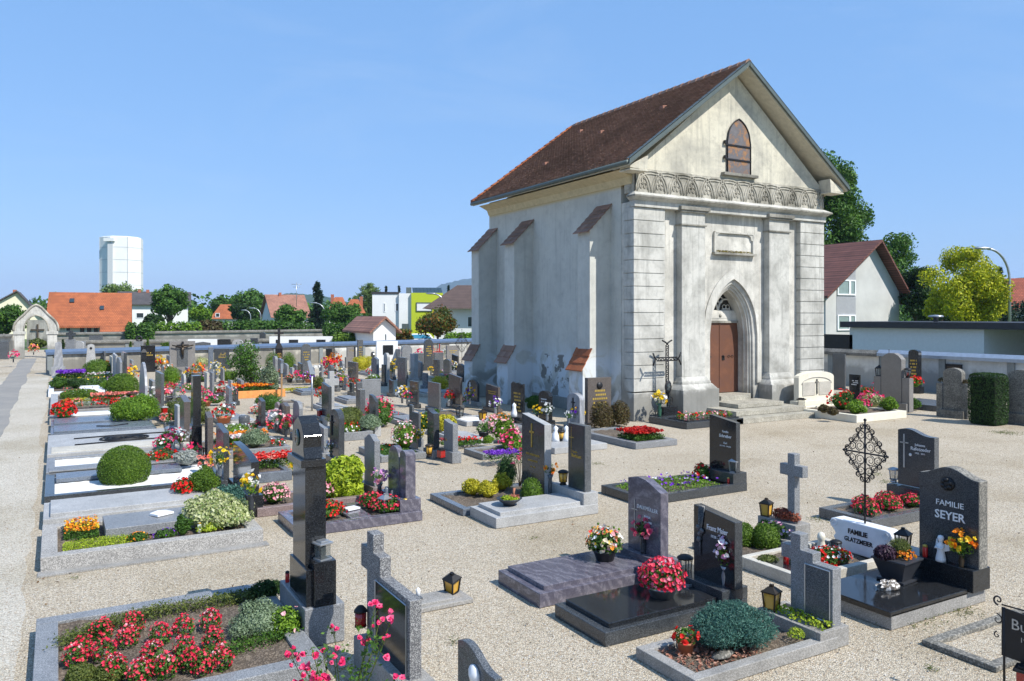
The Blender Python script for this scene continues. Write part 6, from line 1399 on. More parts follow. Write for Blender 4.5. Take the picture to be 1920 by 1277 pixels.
x_, y_ = G(824,692); T = thing('grave_cross', 'small rusty red cross in front of the far wall', 'cross', (x_,y_,0)); part(T, 'cross', MB().box(-.03,.03,-.02,.02,0,1.6).box(-.22,.22,-.018,.018,1.0,1.12), M['redgl'])
x_, y_ = G(626,696); ironcross('small black iron cross before the whitewashed wall', (x_,y_,0), 1.7, .45, R(90), 0)
# bouquets, lanterns, shrubs over the field: (label, px, py, z, kind, args)
def at(px, py, z=0.0): return (*G(px, py, z), z)
pots = [
 ('bowl of pink and cream flowers at the foot of the left obelisk',110,694,.3,'potplant','rose','white',.42),
 ('white daisy bouquet beside the swirled marble headstone',288,765,.2,'vase','white',None,.26),
 ('orange-yellow flowers behind the bluish light headstone',203,706,.2,'vase','orange','yellow',.3),
 ('yellow and orange flowers behind the swirled marble headstone',246,722,.2,'vase','yellow','salmon',.36),
 ('red roses below the square black panel',287,696,.2,'potplant','red',None,.4),
 ('yellow lilies right of the square black panel',299,694,.2,'vase','yellow',None,.35),
 ('orange and white flowers in a vase before the taupe panel',313,705,.2,'vase','orange','white',.3),
 ('yellow chrysanthemum bouquet in the middle of the left field',353,722,.2,'vase','yellow',None,.25),
 ('mixed orange and pink blooms on top of the dark planter stone',369,722,.75,'potplant','orange','hot',.36),
 ('pink cyclamen in front of the tallest pillar',385,768,.2,'potplant','hot',None,.3),
 ('pink and red impatiens left of the tallest pillar',325,756,.15,'potplant','begonia','rose',.4),
 ('dark red and white bouquet near the thin blue-grey headstone',418,752,.2,'vase','darkred','white',.25),
 ('salmon and green bouquet right of the thin blue-grey headstone',434,760,.2,'vase','salmon','white',.22),
 ('yellow flower spray near the leafy tree',415,716,.2,'vase','yellow',None,.28),
 ('white roses by the blue-grey stone post',404,705,.2,'vase','white','yellow',.3),
 ('lilac and white bouquet left of the light concrete pillar',488,722,.3,'vase','lilac','white',.24),
 ('pink lilies before the black gold-lettered plaque',512,690,.2,'vase','rose','white',.3),
 ('rose-pink bouquet beside the blue-grey gabled stone',524,695,.2,'vase','rose',None,.28),
 ('terracotta pot with small green plant by the orange box',543,722,.2,'potplant','salmon',None,.2),
 ('coral geraniums in a wide pale pot near the iron lamp post',563,722,.2,'potplant','hot','red',.34),
 ('blue and purple pansies in a grey tub by the lamp post',579,722,.2,'potplant','purple','white',.28),
 ('white flowers right of the iron lamp post',592,712,.2,'vase','white',None,.26),
 ('mass of orange lilies before the whitewashed wall',628,692,.2,'vase','orange','darkred',.42),
 ('broad red geranium band below the orange lilies',628,702,.2,'potplant','red',None,.5),
 ('pink and yellow bouquet left of the orange lilies',611,698,.2,'vase','hot','yellow',.34),
 ('red poppy-like flowers on a purple-leaved pot',662,705,.3,'potplant','red',None,.22),
 ('white and yellow bouquet before the grey box headstone',640,712,.2,'vase','white','yellow',.22),
 ('orange and yellow tuft by the broad granite cross',645,727,.1,'potplant','orange','yellow',.2),
 ('dark purple coleus in a footed stone bowl',664,738,.2,'potplant','darkred',None,.3),
 ('orange-red dahlias between broad cross and reflecting headstone',601,765,.3,'vase','red','orange',.22),
 ('white lily bouquet right of the gabled blue stone',702,706,.2,'vase','white',None,.24),
 ('pink rose bouquet near the pale round-topped stone',748,676,.4,'vase','rose','white',.28),
 ('yellow orchid spray in the middle of the rear field',736,712,.3,'vase','yellow',None,.28),
 ('white roses on the shaded dark slab headstone',752,732,.3,'vase','white',None,.26),
 ('red and yellow wreath of flowers at the winged dark stone',804,676,.5,'vase','red','yellow',.4),
 ('wide band of pink blossoms left of the winged stone',788,684,.4,'vase','hot',None,.36),
 ('wide band of coral blossoms right of the winged stone',822,684,.4,'vase','salmon',None,.36),
 ('white chrysanthemums beside the dark grey chamfered stone',835,678,.5,'vase','white',None,.28),
 ('cream flowers near the glossy black slant stone',851,702,.2,'vase','white','yellow',.26),
 ('daisy and lily bouquet in the chapel shadow',754,762,.2,'vase','white','yellow',.26),
 ('grey-white bouquet on the low dark headstone',815,768,.3,'vase','white','darkred',.22),
 ('red roses in front of the reddish brown headstone',847,765,.2,'vase','red','pink',.22),
 ('golden yellow chrysanthemums in a silver vase by the chapel',881,765,.25,'vase','yellow','purple',.22),
 ('white and blue bouquet in front of the brown polished stone',929,785,.25,'vase','white','purple',.2),
 ('white silk flowers in front of the small arched headstone',1026,800,.3,'vase','white',None,.2),
 ('yellow and purple bouquet before the light rounded headstone',1083,810,.35,'vase','yellow','purple',.2),
 ('white lily spray left of the light rounded headstone',1066,812,.35,'vase','white',None,.12),
 ('pink and white bouquets in dark vases before the gabled brown stone',518,822,.3,'vase','rose','white',.24),
 ('pink lotus-like bouquet right of the gabled brown stone',540,825,.3,'vase','hot','rose',.18),
 ('small pink and green bouquet by the slim speckled headstone',483,805,.3,'vase','salmon','white',.22),
 ('yellow orchid bouquet hanging by the tall edge-on headstone',412,922,.5,'vase','yellow',None,.2),
 ('pink and white cyclamen behind the green pot',325,858,.2,'vase','hot','white',.22),
 ('white silk flowers at the slim brown headstone',340,858,.2,'vase','white',None,.18),
 ('red and cream roses in a zinc tub on the pale slab',420,800,.2,'potplant','red','white',.3),
 ('white, violet and yellow bouquet before the polished arched headstone',622,880,.3,'vase','white','lilac',.17),
 ('yellow narcissus spray before the stepped headstone',787,852,.3,'vase','yellow',None,.14),
 ('red, white and pink silk bouquet at the grey stepped-edge headstone',843,862,.25,'vase','mixed','hot',.13),
 ('small red flowers left of the dark polished pale-edged stone',690,800,.3,'vase','darkred',None,.15),
 ('zinc planter with green bush on the light grey slab',907,830,.2,'potplant','',None,.2),
 ('red roses in a footed bowl near the far path end',63,668,.2,'vase','salmon','yellow',.4),
 ('pink flowers against the left wall stub',25,688,.5,'vase','hot',None,.35),
]
for lb, px_, py_, z_, kd, f1, f2, r_ in pots:
    loc = at(px_, py_, 0.0); loc = (loc[0], loc[1], z_*.6)
    if kd == 'vase': vase(lb, loc, .22, .05, random.choice(['dark','pot','galv','blue','lgrey']), f1, 'mid', r_, int(14+20*min(1,r_*2)), r_*.42, f2=f2)
    else: potplant(lb, loc, r_, .18, random.choice(['pot','terra','lgrey','galv']), 'mid', f1 or None, 150, 34, r_*.34, None, f2=f2, lsize=.06)
lants = [(318,838,.3,'clear','galv','black-framed lantern at the foot of the tallest pillar'),(340,845,.3,'clear','iron','dark lantern right of the tallest pillar foot'),(308,800,.5,'redgl','lgrey','stone lantern niche with red light in the left column'),
 (372,878,.25,'clear','iron','round lantern by the slim brown headstone'),(640,740,.4,'clear','iron','black lantern beside the broad granite cross'),(600,795,.3,'redgl','galv','red-glowing lantern on the pale plinth of the reflecting headstone'),
 (761,848,.3,'redgl','iron','black lantern with red candle beside the stepped headstone'),(805,868,.2,'amber','copper','brass lantern with roof before the curved-top charcoal headstone'),(827,872,.2,'redgl','iron','barrel-shaped black lantern left of the grey stepped-edge headstone'),
 (905,800,.25,'amber','copper','small lantern behind the silver vase by the chapel'),(1052,838,.2,'amber','iron','dark lantern beside the two white angels'),(760,720,.2,'clear','iron','tiny lantern in the rear field near the white pillar'),
 (240,733,.2,'clear','iron','tall thin lantern behind the greenish black headstone'),(438,778,.2,'clear','galv','small lantern right of the thin blue-grey headstone'),(505,815,.2,'redgl','iron','red candle lantern before the rose bouquets'),(862,790,.2,'clear','iron','shaded lantern at the reddish brown headstone')]
for i,(a,b,z,gl,fr,lb) in enumerate(lants): lantern(lb, (*G(a,b),z*.8), 1.15, gl, fr, ['square','round','cube'][i%3])
T = thing('lamp_pillar', 'lantern on top of the swirled marble headstone', 'lantern', (*G(270,768),1.85)) ; part(T, 'frame', MB().box(-.08,.08,-.08,.08,0,.22).frustum(-.11,.11,-.11,.11,.22,-.03,.03,-.03,.03,.34), M['iron'])
for i,(a,b,r,lf,fl,lb) in enumerate([
 (680,695,.75,'yellow',None,'yellow-green shrub in a pale planter in the rear field'),(728,686,.7,'ball',None,'olive green rounded hedge before the white wall niche'),(824,735,.55,'yellow',None,'round yellow-green bush on a pale slab near the chapel'),
 (511,695,.45,'ball',None,'left clipped conical boxwood before the gold plaque'),(541,695,.45,'ball',None,'right clipped conical boxwood before the gold plaque'),(377,690,.6,'varieg',None,'cream-leaved bush right of the taupe crucifix panel'),
 (322,722,.4,'bright',None,'small pointed thuja in the left field'),(428,718,.5,'ball',None,'green bush left of the leafy tree'),(308,714,.3,'mid',None,'small dark ball shrub in the left field'),
 (506,775,.55,'mid',None,'round green shrub behind the brown headstones'),(605,735,.5,'olive',None,'rounded dwarf bush behind the reflecting headstone'),(1128,805,.36,'brown',None,'left browning thuja before the brown granite headstone'),
 (1162,800,.33,'brown',None,'right browning thuja before the brown granite headstone'),(945,830,.4,'bright','rose','pink hydrangea bush left of the charcoal headstone'),(925,812,.3,'bright','rose','pink hydrangea bush nearer the chapel wall'),
 (960,850,.34,'bright','hot','green bush with deep pink flowers by the charcoal headstone'),(712,785,.48,'mid','hot','upper mound of bright pink begonias'),(714,800,.48,'mid','begonia','lower mound of bright pink begonias'),
 (808,800,.36,'mid',None,'shaded green leafy plant by the chapel graves'),(795,812,.34,'mid','yellow','leafy plant with yellow flowers in the shade'),(835,815,.38,'yellow',None,'golden sedum cushion behind the curved-top headstone'),(700,738,.3,'bright',None,'small palm-like plant behind the grey panel headstone'),
 (335,795,.6,'olive',None,'dense olive hedge behind the light weathered post'),(363,800,.6,'olive',None,'olive hedge part behind the tallest pillar'),(1004,770,.4,'mid',None,'dark green ball shrub against the peeling chapel wall'),(915,838,.16,'bright',None,'lime-green shrub in the zinc planter on the light slab')]):
    hz = 1.5 if 'conical' in lb else (1.35 if 'thuja' in lb else .85)
    loc = at(a,b); plant(lb, (loc[0],loc[1],.1), (r,r*.9,r*hz), lf, fl, int(900+1200*r), 60, .05 if r > .3 else .03, .08, name='shrub', cat='shrub', zmin=-.7, lumps=0 if 'clipped' in lb or 'thuja' in lb else 5)
bed('violet aubrieta mat in the small kerb grave', *(lambda p: (p[0]-.3,p[0]+.5,p[1],p[1]+.5))(G(945,862,.15)), .13,'mid','purple',.15,300,260,.04,.05)
bed('red and green border plants in front of the zinc planter', *(lambda p: (p[0]-.5,p[0]+.6,p[1],p[1]+.6))(G(873,835,.1)), .1,'mid','red',.12,700,60,.05,.06)
bed('yellow stonecrop strip behind the iron lamp post', *(lambda p: (p[0]-.9,p[0]+.9,p[1],p[1]+.7))(G(570,732,.1)), .1,'yellow',None,.12,700,0,.06)
T = thing('angel_figure', 'left kneeling white angel on the pale slab by the chapel', 'figurine', (*G(1042,838),.15)); part(T, 'body', MB().lathe([(.12,0),(.1,.1),(.09,.2),(.04,.27),(.07,.34),(.01,.4)], 10), M['white'])
dup(T, (*G(1062,838),.15), 'right kneeling white angel on the pale slab by the chapel')
T = thing('angel_figure', 'white angel figurine at the brown polished stone', 'figurine', (*G(964,800),.3)); part(T, 'body', MB().lathe([(.1,0),(.09,.12),(.05,.3),(.07,.36),(.01,.43)], 10), M['white'])
grave('whitish slab grave carrying two kneeling angels', *(lambda p: (p[0],p[0]+1.6,p[1],p[1]+.9))(G(1040,852)), .15, 'lgrey', 'solid')
# leafy small tree among the graves
x_, y_ = G(470,738); T = thing('small_tree', 'small leafy dark green tree among the headstones', 'tree', (x_,y_,0))
h_ = zat(x_,y_,648); mb = MB(); 
for k in range(9): c = (random.uniform(-.55,.55),random.uniform(-.5,.5),h_*(.25+.68*k/8)); p, v = shell(420, c, (.55,.55,.42), .4, 1.05, -1); leaves(mb, p, v, .1, .5)
part(T, 'crown', mb, M['lf_mid'], recalc=False); part(T, 'trunk', MB().tube([(0,0,0),(.05,0,h_*.5),(0,0,h_*.9)], [.07,.05,.02], 7), M['bark'])
# grave with browning thujas: red begonias
x0,x1,y0,y1 = exts((1190,843), 1270, 1085); x0, y0 = G(1192,843); x1 = ax(y0,1270); y1 = ay(x0,1080)
grave('grey kerb grave with dark-leaved red begonias near the chapel corner', x0,x1,y0,y1, .16, 'grey', 'soil', .18)
bed('dark-leaved scarlet begonias filling the kerb by the chapel corner', x0+.2,x1-.2,y0+.25,y1-1.6,.14,'mid','darkred',.22,1500,420,.05,.07,'red')
# black slab with iron cross at the chapel front
x0, y0 = G(1325,825); x0,x1,y0,y1 = G(1318,822)[0], G(1418,809)[0], G(1318,822)[1], 19.9
x0 = ax(19.9,1192); x0 = max(x0, 16.0); yb_ = 18.0
grave('black granite slab grave directly in front of the chapel wall', 16.35,18.7,yb_,19.75, .2, 'blackg', 'solid', slab=(16.5,18.6,yb_+.1,19.0), sm='black', sh=.04)
part(thing('granite_block', 'black granite base block of the lattice iron cross', 'base', (17.15,19.78,.2)), 'block', MB().box(-.3,.3,-.16,.16,0,.28), M['black'], .008)
T = thing('iron_cross', 'black lattice iron cross with oval medallion against the chapel front', 'iron cross', (17.15,19.8,.48)); mb = MB(); hh = 1.98
for s in (-.05,.05): mb.tube([(s,0,.25),(s,0,hh)], .022, 5)
for k in range(9): mb.tube([(-.05,0,.7+.14*k),(.05,0,.77+.14*k),(-.05,0,.84+.14*k)], .018, 4)
for s in (-.05,.05): mb.tube([(-.42,0,1.52+s),(.42,0,1.52+s)], .022, 5)
for k in range(6): mb.tube([(-.4+.14*k,0,1.47),(-.33+.14*k,0,1.57),(-.26+.14*k,0,1.47)], .018, 4)
part(T, 'lattice_bars', mb, M['iron']); mb = MB()
for cx_, cz_, ang in ((-.44,1.52,math.pi),(.44,1.52,0),(0,hh,math.pi/2)):
    for s in (-1,1): mb.tube([(cx_+.12*q*math.cos(ang)-s*.14*q*q*math.sin(ang), 0, cz_+.12*q*math.sin(ang)+s*.14*q*q*math.cos(ang)) for q in (0,.4,.8,1.2)], .028, 5)
for s in (-1,1): scroll(mb, (s*.13,0,.16), .13, math.pi/2, 1.3, .014, 'x', -s); scroll(mb, (s*.08,0,.38), .09, math.pi/2, 1.2, .012, 'x', s)
mb.tube([(0,0,0),(0,0,.6)], .02, 6); part(T, 'scrollwork', mb, M['iron'])
mb = MB(); mb.lathe([(.001,0),(.13,0),(.15,.02),(.13,.04),(.001,.04)], 12); mb.xform(Matrix.Translation((0,-.03,.62)) @ Matrix.Rotation(R(90),4,'X') @ Matrix.Diagonal((1,1.45,1,1))); part(T, 'medallion', mb, M['iron'])
mb = MB(); mb.lathe([(.001,0),(.09,0),(.001,.01)], 12); mb.xform(Matrix.Translation((0,-.075,.62)) @ Matrix.Rotation(R(90),4,'X') @ Matrix.Diagonal((1,1.45,1,1))); part(T, 'photo_glass', mb, M['clear'])
vase('green vase with sunflowers and white lilies left of the lattice cross', (16.62,19.55,.2), .42, .07, 'potg', 'yellow', 'mid', .22, 14, .15, f2='white')
for i in range(8):
    plant(['leftmost','second','third','fourth','fifth','sixth','seventh','rightmost'][i]+' geranium of the red and pink row on the black slab', (16.75+.24*i,18.75-.05*i,.2), (.13,.12,.13), 'bright', ['red','rose'][i%2], 70, 12, .045, .07, group='geranium row on the black slab before the chapel')
# ================================================================ RIGHT OF THE CHAPEL
x0, x1, y0, y1 = 22.0, 24.55, 16.4, 19.0
grave('cream stone bordered double grave right of the chapel steps', x0,x1,y0,y1, .24, 'cream', 'soil', .2)
w = 1.85; hh = 1.42
T = thing('headstone', 'cream arched memorial stone with two blank tablets and a small cross', 'headstone', (23.5,19.25,.0))
part(T, 'plinth', MB().box(-w*.56,w*.56,-.18,.2,0,.4), M['cream'], .01)
pl = [(-a,b) for a,b in outline('seg', w, hh-.4)]; part(T, 'stele', MB().prism_y(pl, -.1, .12), M['cream'], .01, loc=(0,0,.4))
mb = MB().box(-w*.4,-w*.06,-.12,-.1,.58,1.05).box(w*.06,w*.4,-.12,-.1,.58,1.05); part(T, 'tablets', mb, M['lime']); part(T, 'cross', MB().box(-.02,.02,-.14,-.1,.62,1.15).box(-.08,.08,-.13,-.1,1.02,1.06), M['old'])
mb = MB().tube([(w*.42*math.cos(a), -.11, .98+w*.13*math.sin(a)) for a in [math.pi*j/10 for j in range(11)]], .015, 5); part(T, 'arch_moulding', mb, M['lime'])
lantern('dark lantern at the left foot of the cream arched stone', (22.35,18.85,.24), 1.6, 'clear', 'iron', 'cube')
for a,Y,z,r,lf,fl,lb in [(1578,18.0,.2,.5,'mid','red','large rose bush with red roses behind the cream border'),(1545,17.6,.2,.22,'brown',None,'low brownish heather in the cream bordered grave'),(1603,16.95,.2,.36,'bright',None,'left bright green cushion shrub in the cream border'),(1666,16.95,.2,.36,'bright',None,'right bright green cushion shrub in the cream border'),
 (1634,17.8,.2,.42,'varieg','hot','leafy green and white plants between the cushion shrubs'),(1620,19.9,.05,.45,'olive','red','rusty flowers behind the cream bordered grave'),(1652,20.4,.05,.5,'mid','hot','red-flowered shrub before the grey double stone'),(1562,16.95,.2,.2,'brown',None,'small heather near the left end of the cream border'),
 (1716,18.2,.75,.28,'bright','red','red rose standard right of the grey double stone'),(1714,17.6,.05,.3,'mid',None,'grassy green tuft before the red rose standard')]:
    plant(lb, (ax(Y,a),Y,z), (r,r,r*.85), lf, fl, 900, 46, .06, .10, name='shrub', cat='shrub', lumps=5)
T = thing('flower_bush', 'low terracotta bowl of pink flowers behind the left cushion shrub', 'plant', (ax(17.4,1622),17.4,.2)); mb = MB(); blooms(mb, (0,0,.2), (.2,.2,.15), 30, .08); part(T, 'blossoms', mb, M['fl_hot'], recalc=False)
def yst(*a, **k): return stone(*a, **k)
# stones here face the path between (their -x faces are in shade) and stand near the side wall
yst('tall grey-brown double headstone with two lantern shoulders', 1690, 772, 1652, 663, 1698, 'taupe', 'oct', .3, 'taupe', pw=(.25,.1))
T, w, th, h, hp = STONES[-1]; part(T, 'side_pillar', MB().box(-.12,.12,-w/2-.3,-w/2-.02,0,h*.58), M['taupe'], .01); part(T, 'side_pillar', MB().box(-.12,.12,w/2+.02,w/2+.3,0,h*.58), M['taupe'], .01)
l_ = T.location; lantern('lantern on the right shoulder of the grey-brown double headstone', (l_[0], l_[1]-w/2-.16, h*.58), 1.5, 'clear', 'iron', 'round', candle='redpl'); lantern('lantern on the left shoulder of the grey-brown double headstone', (l_[0], l_[1]+w/2+.16, h*.58), 1.4, 'clear', 'iron', 'square')
yst('black headstone with arched top and gold lettering by the side wall', 1722, 738, 1703, 656, 1728, 'black', 'arch', .3, rows=6)
yst('weathered stone with arched centre and planted shoulders', 1803, 785, 1768, 691, 1810, 'old', 'arch', .25, pw=(.12,.12))
T, w, th, h, hp = STONES[-1]; part(T, 'shoulder', MB().box(-.14,.12,-w/2-.22,-w/2,0,h*.68), M['old'], .02); part(T, 'shoulder', MB().box(-.14,.12,w/2,w/2+.22,0,h*.68), M['old'], .02)
mb = MB()
for s in (-1,1): p, v = shell(200, (0,s*(w/2+.1),h*.72), (.12,.12,.1), .7, 1.1, -.2); leaves(mb, p, v, .05)
part(T, 'dry_plants', mb, M['lf_brown'], recalc=False)
x_, y_ = G(1888,796); yst('weathered grey stone with arched top at the right edge', 1940, 800, 1888, 695, 1950, 'old', 'arch', .35)
T = thing('clipped_hedge', 'large dark green clipped yew block between two weathered stones', 'hedge', (*G(1857,797),0)); T.location = (T.location[0]+.15, T.location[1]+.15, 0)
hh = zat(T.location[0], T.location[1], 700); mb = MB(); n = 9000
p = RNG.uniform(-1,1,(n,3)); ax_ = RNG.integers(0,3,n); sg = RNG.choice([-1,1],n); p[np.arange(n),ax_] = sg; v = np.zeros((n,3)); v[np.arange(n),ax_] = sg
rr = np.array([.40,.44,hh/2]); p = np.sign(p)*np.abs(p)**1.0; q = p*rr*(1-.12*(np.abs(p[:,[1,2,0]])**6+np.abs(p[:,[2,0,1]])**6)/2)+[0,0,hh/2]; leaves(mb, q, v, .06, .45, .5)
part(T, 'foliage', mb, M['lf_dark'], recalc=False); part(T, 'twigs', MB().box(-.33,.33,-.36,.36,.02,hh-.12), plain('dark_twigs', (.008,.016,.006), 1))
yst('small black name stone with white label in the cream bordered plot', 1612, 760, 1592, 703, 1614, 'black', 'flat', .35, rows=3, tm='silver')
yst('dark grey flat headstone by the left end of the side wall', 1584, 732, 1562, 664, 1586, 'dark', 'flat', .1)
ironcross('slender iron crucifix with lamp against the whitewashed side wall', (*G(1667,742),0), 1.95, .45, 0, 0)
a_ = G(1800,760); 
grave('dark slab grave behind the weathered stones', *(lambda p: (p[0],p[0]+2.0,p[1],p[1]+2.0))(G(1757,772)), .2, 'dark', 'solid')
potplant('pink geraniums left of the clipped yew block', (*G(1815,770),.1), .3, .2, 'terra', 'mid', 'pink', 120, 24, .12)
T = thing('wall_niche', 'small dark framed shrine on the blue-grey side wall', 'shrine', (RX-.02, ay(RX,1790), 0)); part(T, 'frame', MB().box(-.08,0,-.35,.35,.55,1.3), M['iron']); part(T, 'picture', MB().box(-.09,-.08,-.28,.28,.62,1.2), M['copper'])
x_, y_ = G(1568,806)
# ================================================================ GATE, HOUSES, TREES BEYOND
def pz(py, d): return H+(HOR-py)*d/F
# arched gate
gx0, gy0 = G(37,672); GY = gy0
T = thing('arched_gate', 'weathered stone gate with tall pointed ogee arch over the path', 'gate', (gx0, GY, 0))
wtot = (ax(GY,108)-ax(GY,27)); pw_ = ax(GY,46)-ax(GY,27); base = ax(GY,27)-gx0; top = pz(571, dep(gx0,GY))
for a in (base, base+wtot-pw_*1.05): mb = MB().box(a, a+pw_, -.25, .35, 0, 1.9); mb.box(a-.08, a+pw_+.08, -.32, .42, 1.9, 2.15); part(T, 'pillar', mb, M['pl_quoin'], .02)
def og(hw, z0, z1, cx, inner=False):
    K_ = [(1,0),(1.0,.1),(.985,.2),(.93,.31),(.83,.42),(.72,.51),(.6,.59),(.5,.67),(.38,.78),(.25,.89),(.12,.96),(0,1)] if not inner else [(1,0),(.99,.2),(.95,.36),(.87,.52),(.77,.65),(.62,.78),(.45,.88),(.25,.95),(.1,.985),(0,1),(0,1),(0,1)]
    L = [(cx-hw*a, z0+(z1-z0)*b) for a, b in K_]
    return L+[(2*cx-a, b) for a, b in L[-2::-1]]
cx = base+wtot/2; o1 = og(wtot/2+.05, 2.15, top, cx); o2 = og(wtot/2-pw_*.95, 2.15, top-.85, cx, True)
mb = MB(); n = len(o1)
for i in range(n-1):
    a, b, c, d = o1[i], o1[i+1], o2[i+1], o2[i]
    mb.hexa([(a[0],-.2,a[1]),(b[0],-.2,b[1]),(b[0],.3,b[1]),(a[0],.3,a[1])],[(d[0],-.2,d[1]),(c[0],-.2,c[1]),(c[0],.3,c[1]),(d[0],.3,d[1])])
part(T, 'arch', mb, M['pl_quoin']); mb = MB().tube([(a,-.22,b) for a,b in o1], .09, 6); mb.tube([(a,-.22,b) for a,b in o2], .06, 6); part(T, 'arch_moulding', mb, M['pl_relief'])
# memorial wall with wooden cross beyond the gate
d = 84; a = P(50, d); b = P(92, d)
T = thing('memorial_wall', 'plain grey wall panel with tall wooden cross beyond the gate', 'wall', (*a, 0), -YAW); w = (92-50)/F*d; part(T, 'panel', MB().box(0,w,0,.3,0,pz(600,d)), M['wallold']); part(T, 'cross', MB().box(w*.5-.08,w*.5+.08,-.12,-.02,0,pz(608,d)).box(w*.2,w*.8,-.11,-.03,pz(620,d),pz(617,d)), M['bark'])
HU = [None]
def house(name, label, px0, px1, d, depth, ye, yr, wall, roofc, gable='side', wins=(), turn=0, over=.5, chim=(), roofmat=None, yb=None, cat='house', rows=True, ridge_f=.5):
    """px0..px1 wall edges, ye eave line, yr ridge line in the photo; the front wall faces the camera"""
    a = P(px0, d); bear = math.degrees(math.atan(((px0+px1)/2-960)/F)); rot = (-YAW-R(bear)*.9+R(turn)) if turn != 'axis' else 0
    def Uf(p):
        ul, ud = math.cos(rot)*cA-math.sin(rot)*sA, math.cos(rot)*sA+math.sin(rot)*cA; t1 = (p-960)/F; return (t1*d-(px0-960)/F*d)/(ul-t1*ud)
    w = Uf(px1); ze, zr = pz(ye, d), pz(yr, d)
    T = thing(name, label, cat, (*a, 0), rot); D = depth; HU[0] = Uf
    wm = wall; rm = roofmat
    if gable == 'side':
        mb = MB().box(0,w,0,D,-.5,ze); mb.prism_x([(0,ze),(D,ze),(D*ridge_f,zr-.1)], 0, w); part(T, 'wall', mb, wm)
        mb = MB(); sl_f = (zr-ze)/(D*ridge_f); o = over
        mb.hexa([(-o,-o,ze-o*sl_f),(w+o,-o,ze-o*sl_f),(w+o,D*ridge_f,zr),(-o,D*ridge_f,zr)],[(-o,-o,ze-o*sl_f+.2),(w+o,-o,ze-o*sl_f+.2),(w+o,D*ridge_f,zr+.2),(-o,D*ridge_f,zr+.2)])
        mb.hexa([(-o,D*ridge_f,zr),(w+o,D*ridge_f,zr),(w+o,D+o,ze-o*.5),(-o,D+o,ze-o*.5)],[(-o,D*ridge_f,zr+.2),(w+o,D*ridge_f,zr+.2),(w+o,D+o,ze-o*.5+.2),(-o,D+o,ze-o*.5+.2)])
        rf = part(T, 'roof', mb, rm, recalc=True)
    elif gable == 'front':
        mb = MB().box(0,w,0,D,-.5,ze); mb.prism_y([(0,ze),(w*ridge_f,zr-.1),(w,ze)], 0, D); part(T, 'wall', mb, wm)
        mb = MB(); o = over; m = w*ridge_f
        s1 = (zr-ze)/m; s2 = (zr-ze)/(w-m)
        mb.hexa([(-o,-o,ze-o*s1),(m,-o,zr),(m,D+o,zr),(-o,D+o,ze-o*s1)],[(-o,-o,ze-o*s1+.2),(m,-o,zr+.2),(m,D+o,zr+.2),(-o,D+o,ze-o*s1+.2)])
        mb.hexa([(m,-o,zr),(w+o,-o,ze-o*s2),(w+o,D+o,ze-o*s2),(m,D+o,zr)],[(m,-o,zr+.2),(w+o,-o,ze-o*s2+.2),(w+o,D+o,ze-o*s2+.2),(m,D+o,zr+.2)])
        rf = part(T, 'roof', mb, rm)
    elif gable == 'hip':
        mb = MB().box(0,w,0,D,-.5,ze); part(T, 'wall', mb, wm); o = over
        rl = w*.28; mb = MB(); mb.add([(-o,-o,ze-.1),(w+o,-o,ze-.1),(w+o,D+o,ze-.1),(-o,D+o,ze-.1),(rl,D/2,zr),(w-rl,D/2,zr)],[(0,1,5,4),(1,2,5),(2,3,4,5),(3,0,4),(3,2,1,0)]); rf = part(T, 'roof', mb, rm)
    else:
        mb = MB().box(0,w,0,D,-.5,zr); part(T, 'wall', mb, wm); rf = part(T, 'roof', MB().box(-over,w+over,-over,D+over,zr,zr+.25), rm)
    for (x0,x1,y0,y1) in wins:
        u0, u1 = Uf(x0), Uf(x1); z0, z1 = pz(y1, d), pz(y0, d)
        f = part(T, 'window', kerb_xz(u0,u1,z0,z1,-.05,.0,.09), M['white']); part(f, 'pane', MB().box(u0+.05,u1-.05,-.015,-.002,z0+.05,z1-.05), M['winglass'])
    for (cx0,cx1,cy0,cy1) in chim:
        u0, u1 = Uf(cx0), Uf(cx1); part(rf, 'chimney', MB().box(u0,u1,D*.45,D*.45+(u1-u0),pz(cy1,d)-1.2,pz(cy0,d)), M['chim'])
    return T, w, ze, zr
def kerb_xz(u0,u1,z0,z1,ya,yb,e): return MB().box(u0,u1,ya,yb,z0,z0+e).box(u0,u1,ya,yb,z1-e,z1).box(u0,u0+e,ya,yb,z0+e,z1-e).box(u1-e,u1,ya,yb,z0+e,z1-e)
M['winglass'] = glassy('window_glass', (.03,.05,.06), .05); M['chim'] = plain('chimney_brick', (.35,.12,.07), .9)
M['wh'] = plain('house_white', (.72,.73,.72), .9, var=.05, scale=.6); M['creamh'] = plain('house_cream', (.7,.67,.5), .9, var=.04); M['limeh'] = plain('house_lime_green', (.42,.5,.02), .8, var=.04)
M['darkwood'] = plain('dark_wood', (.04,.03,.025), .8)
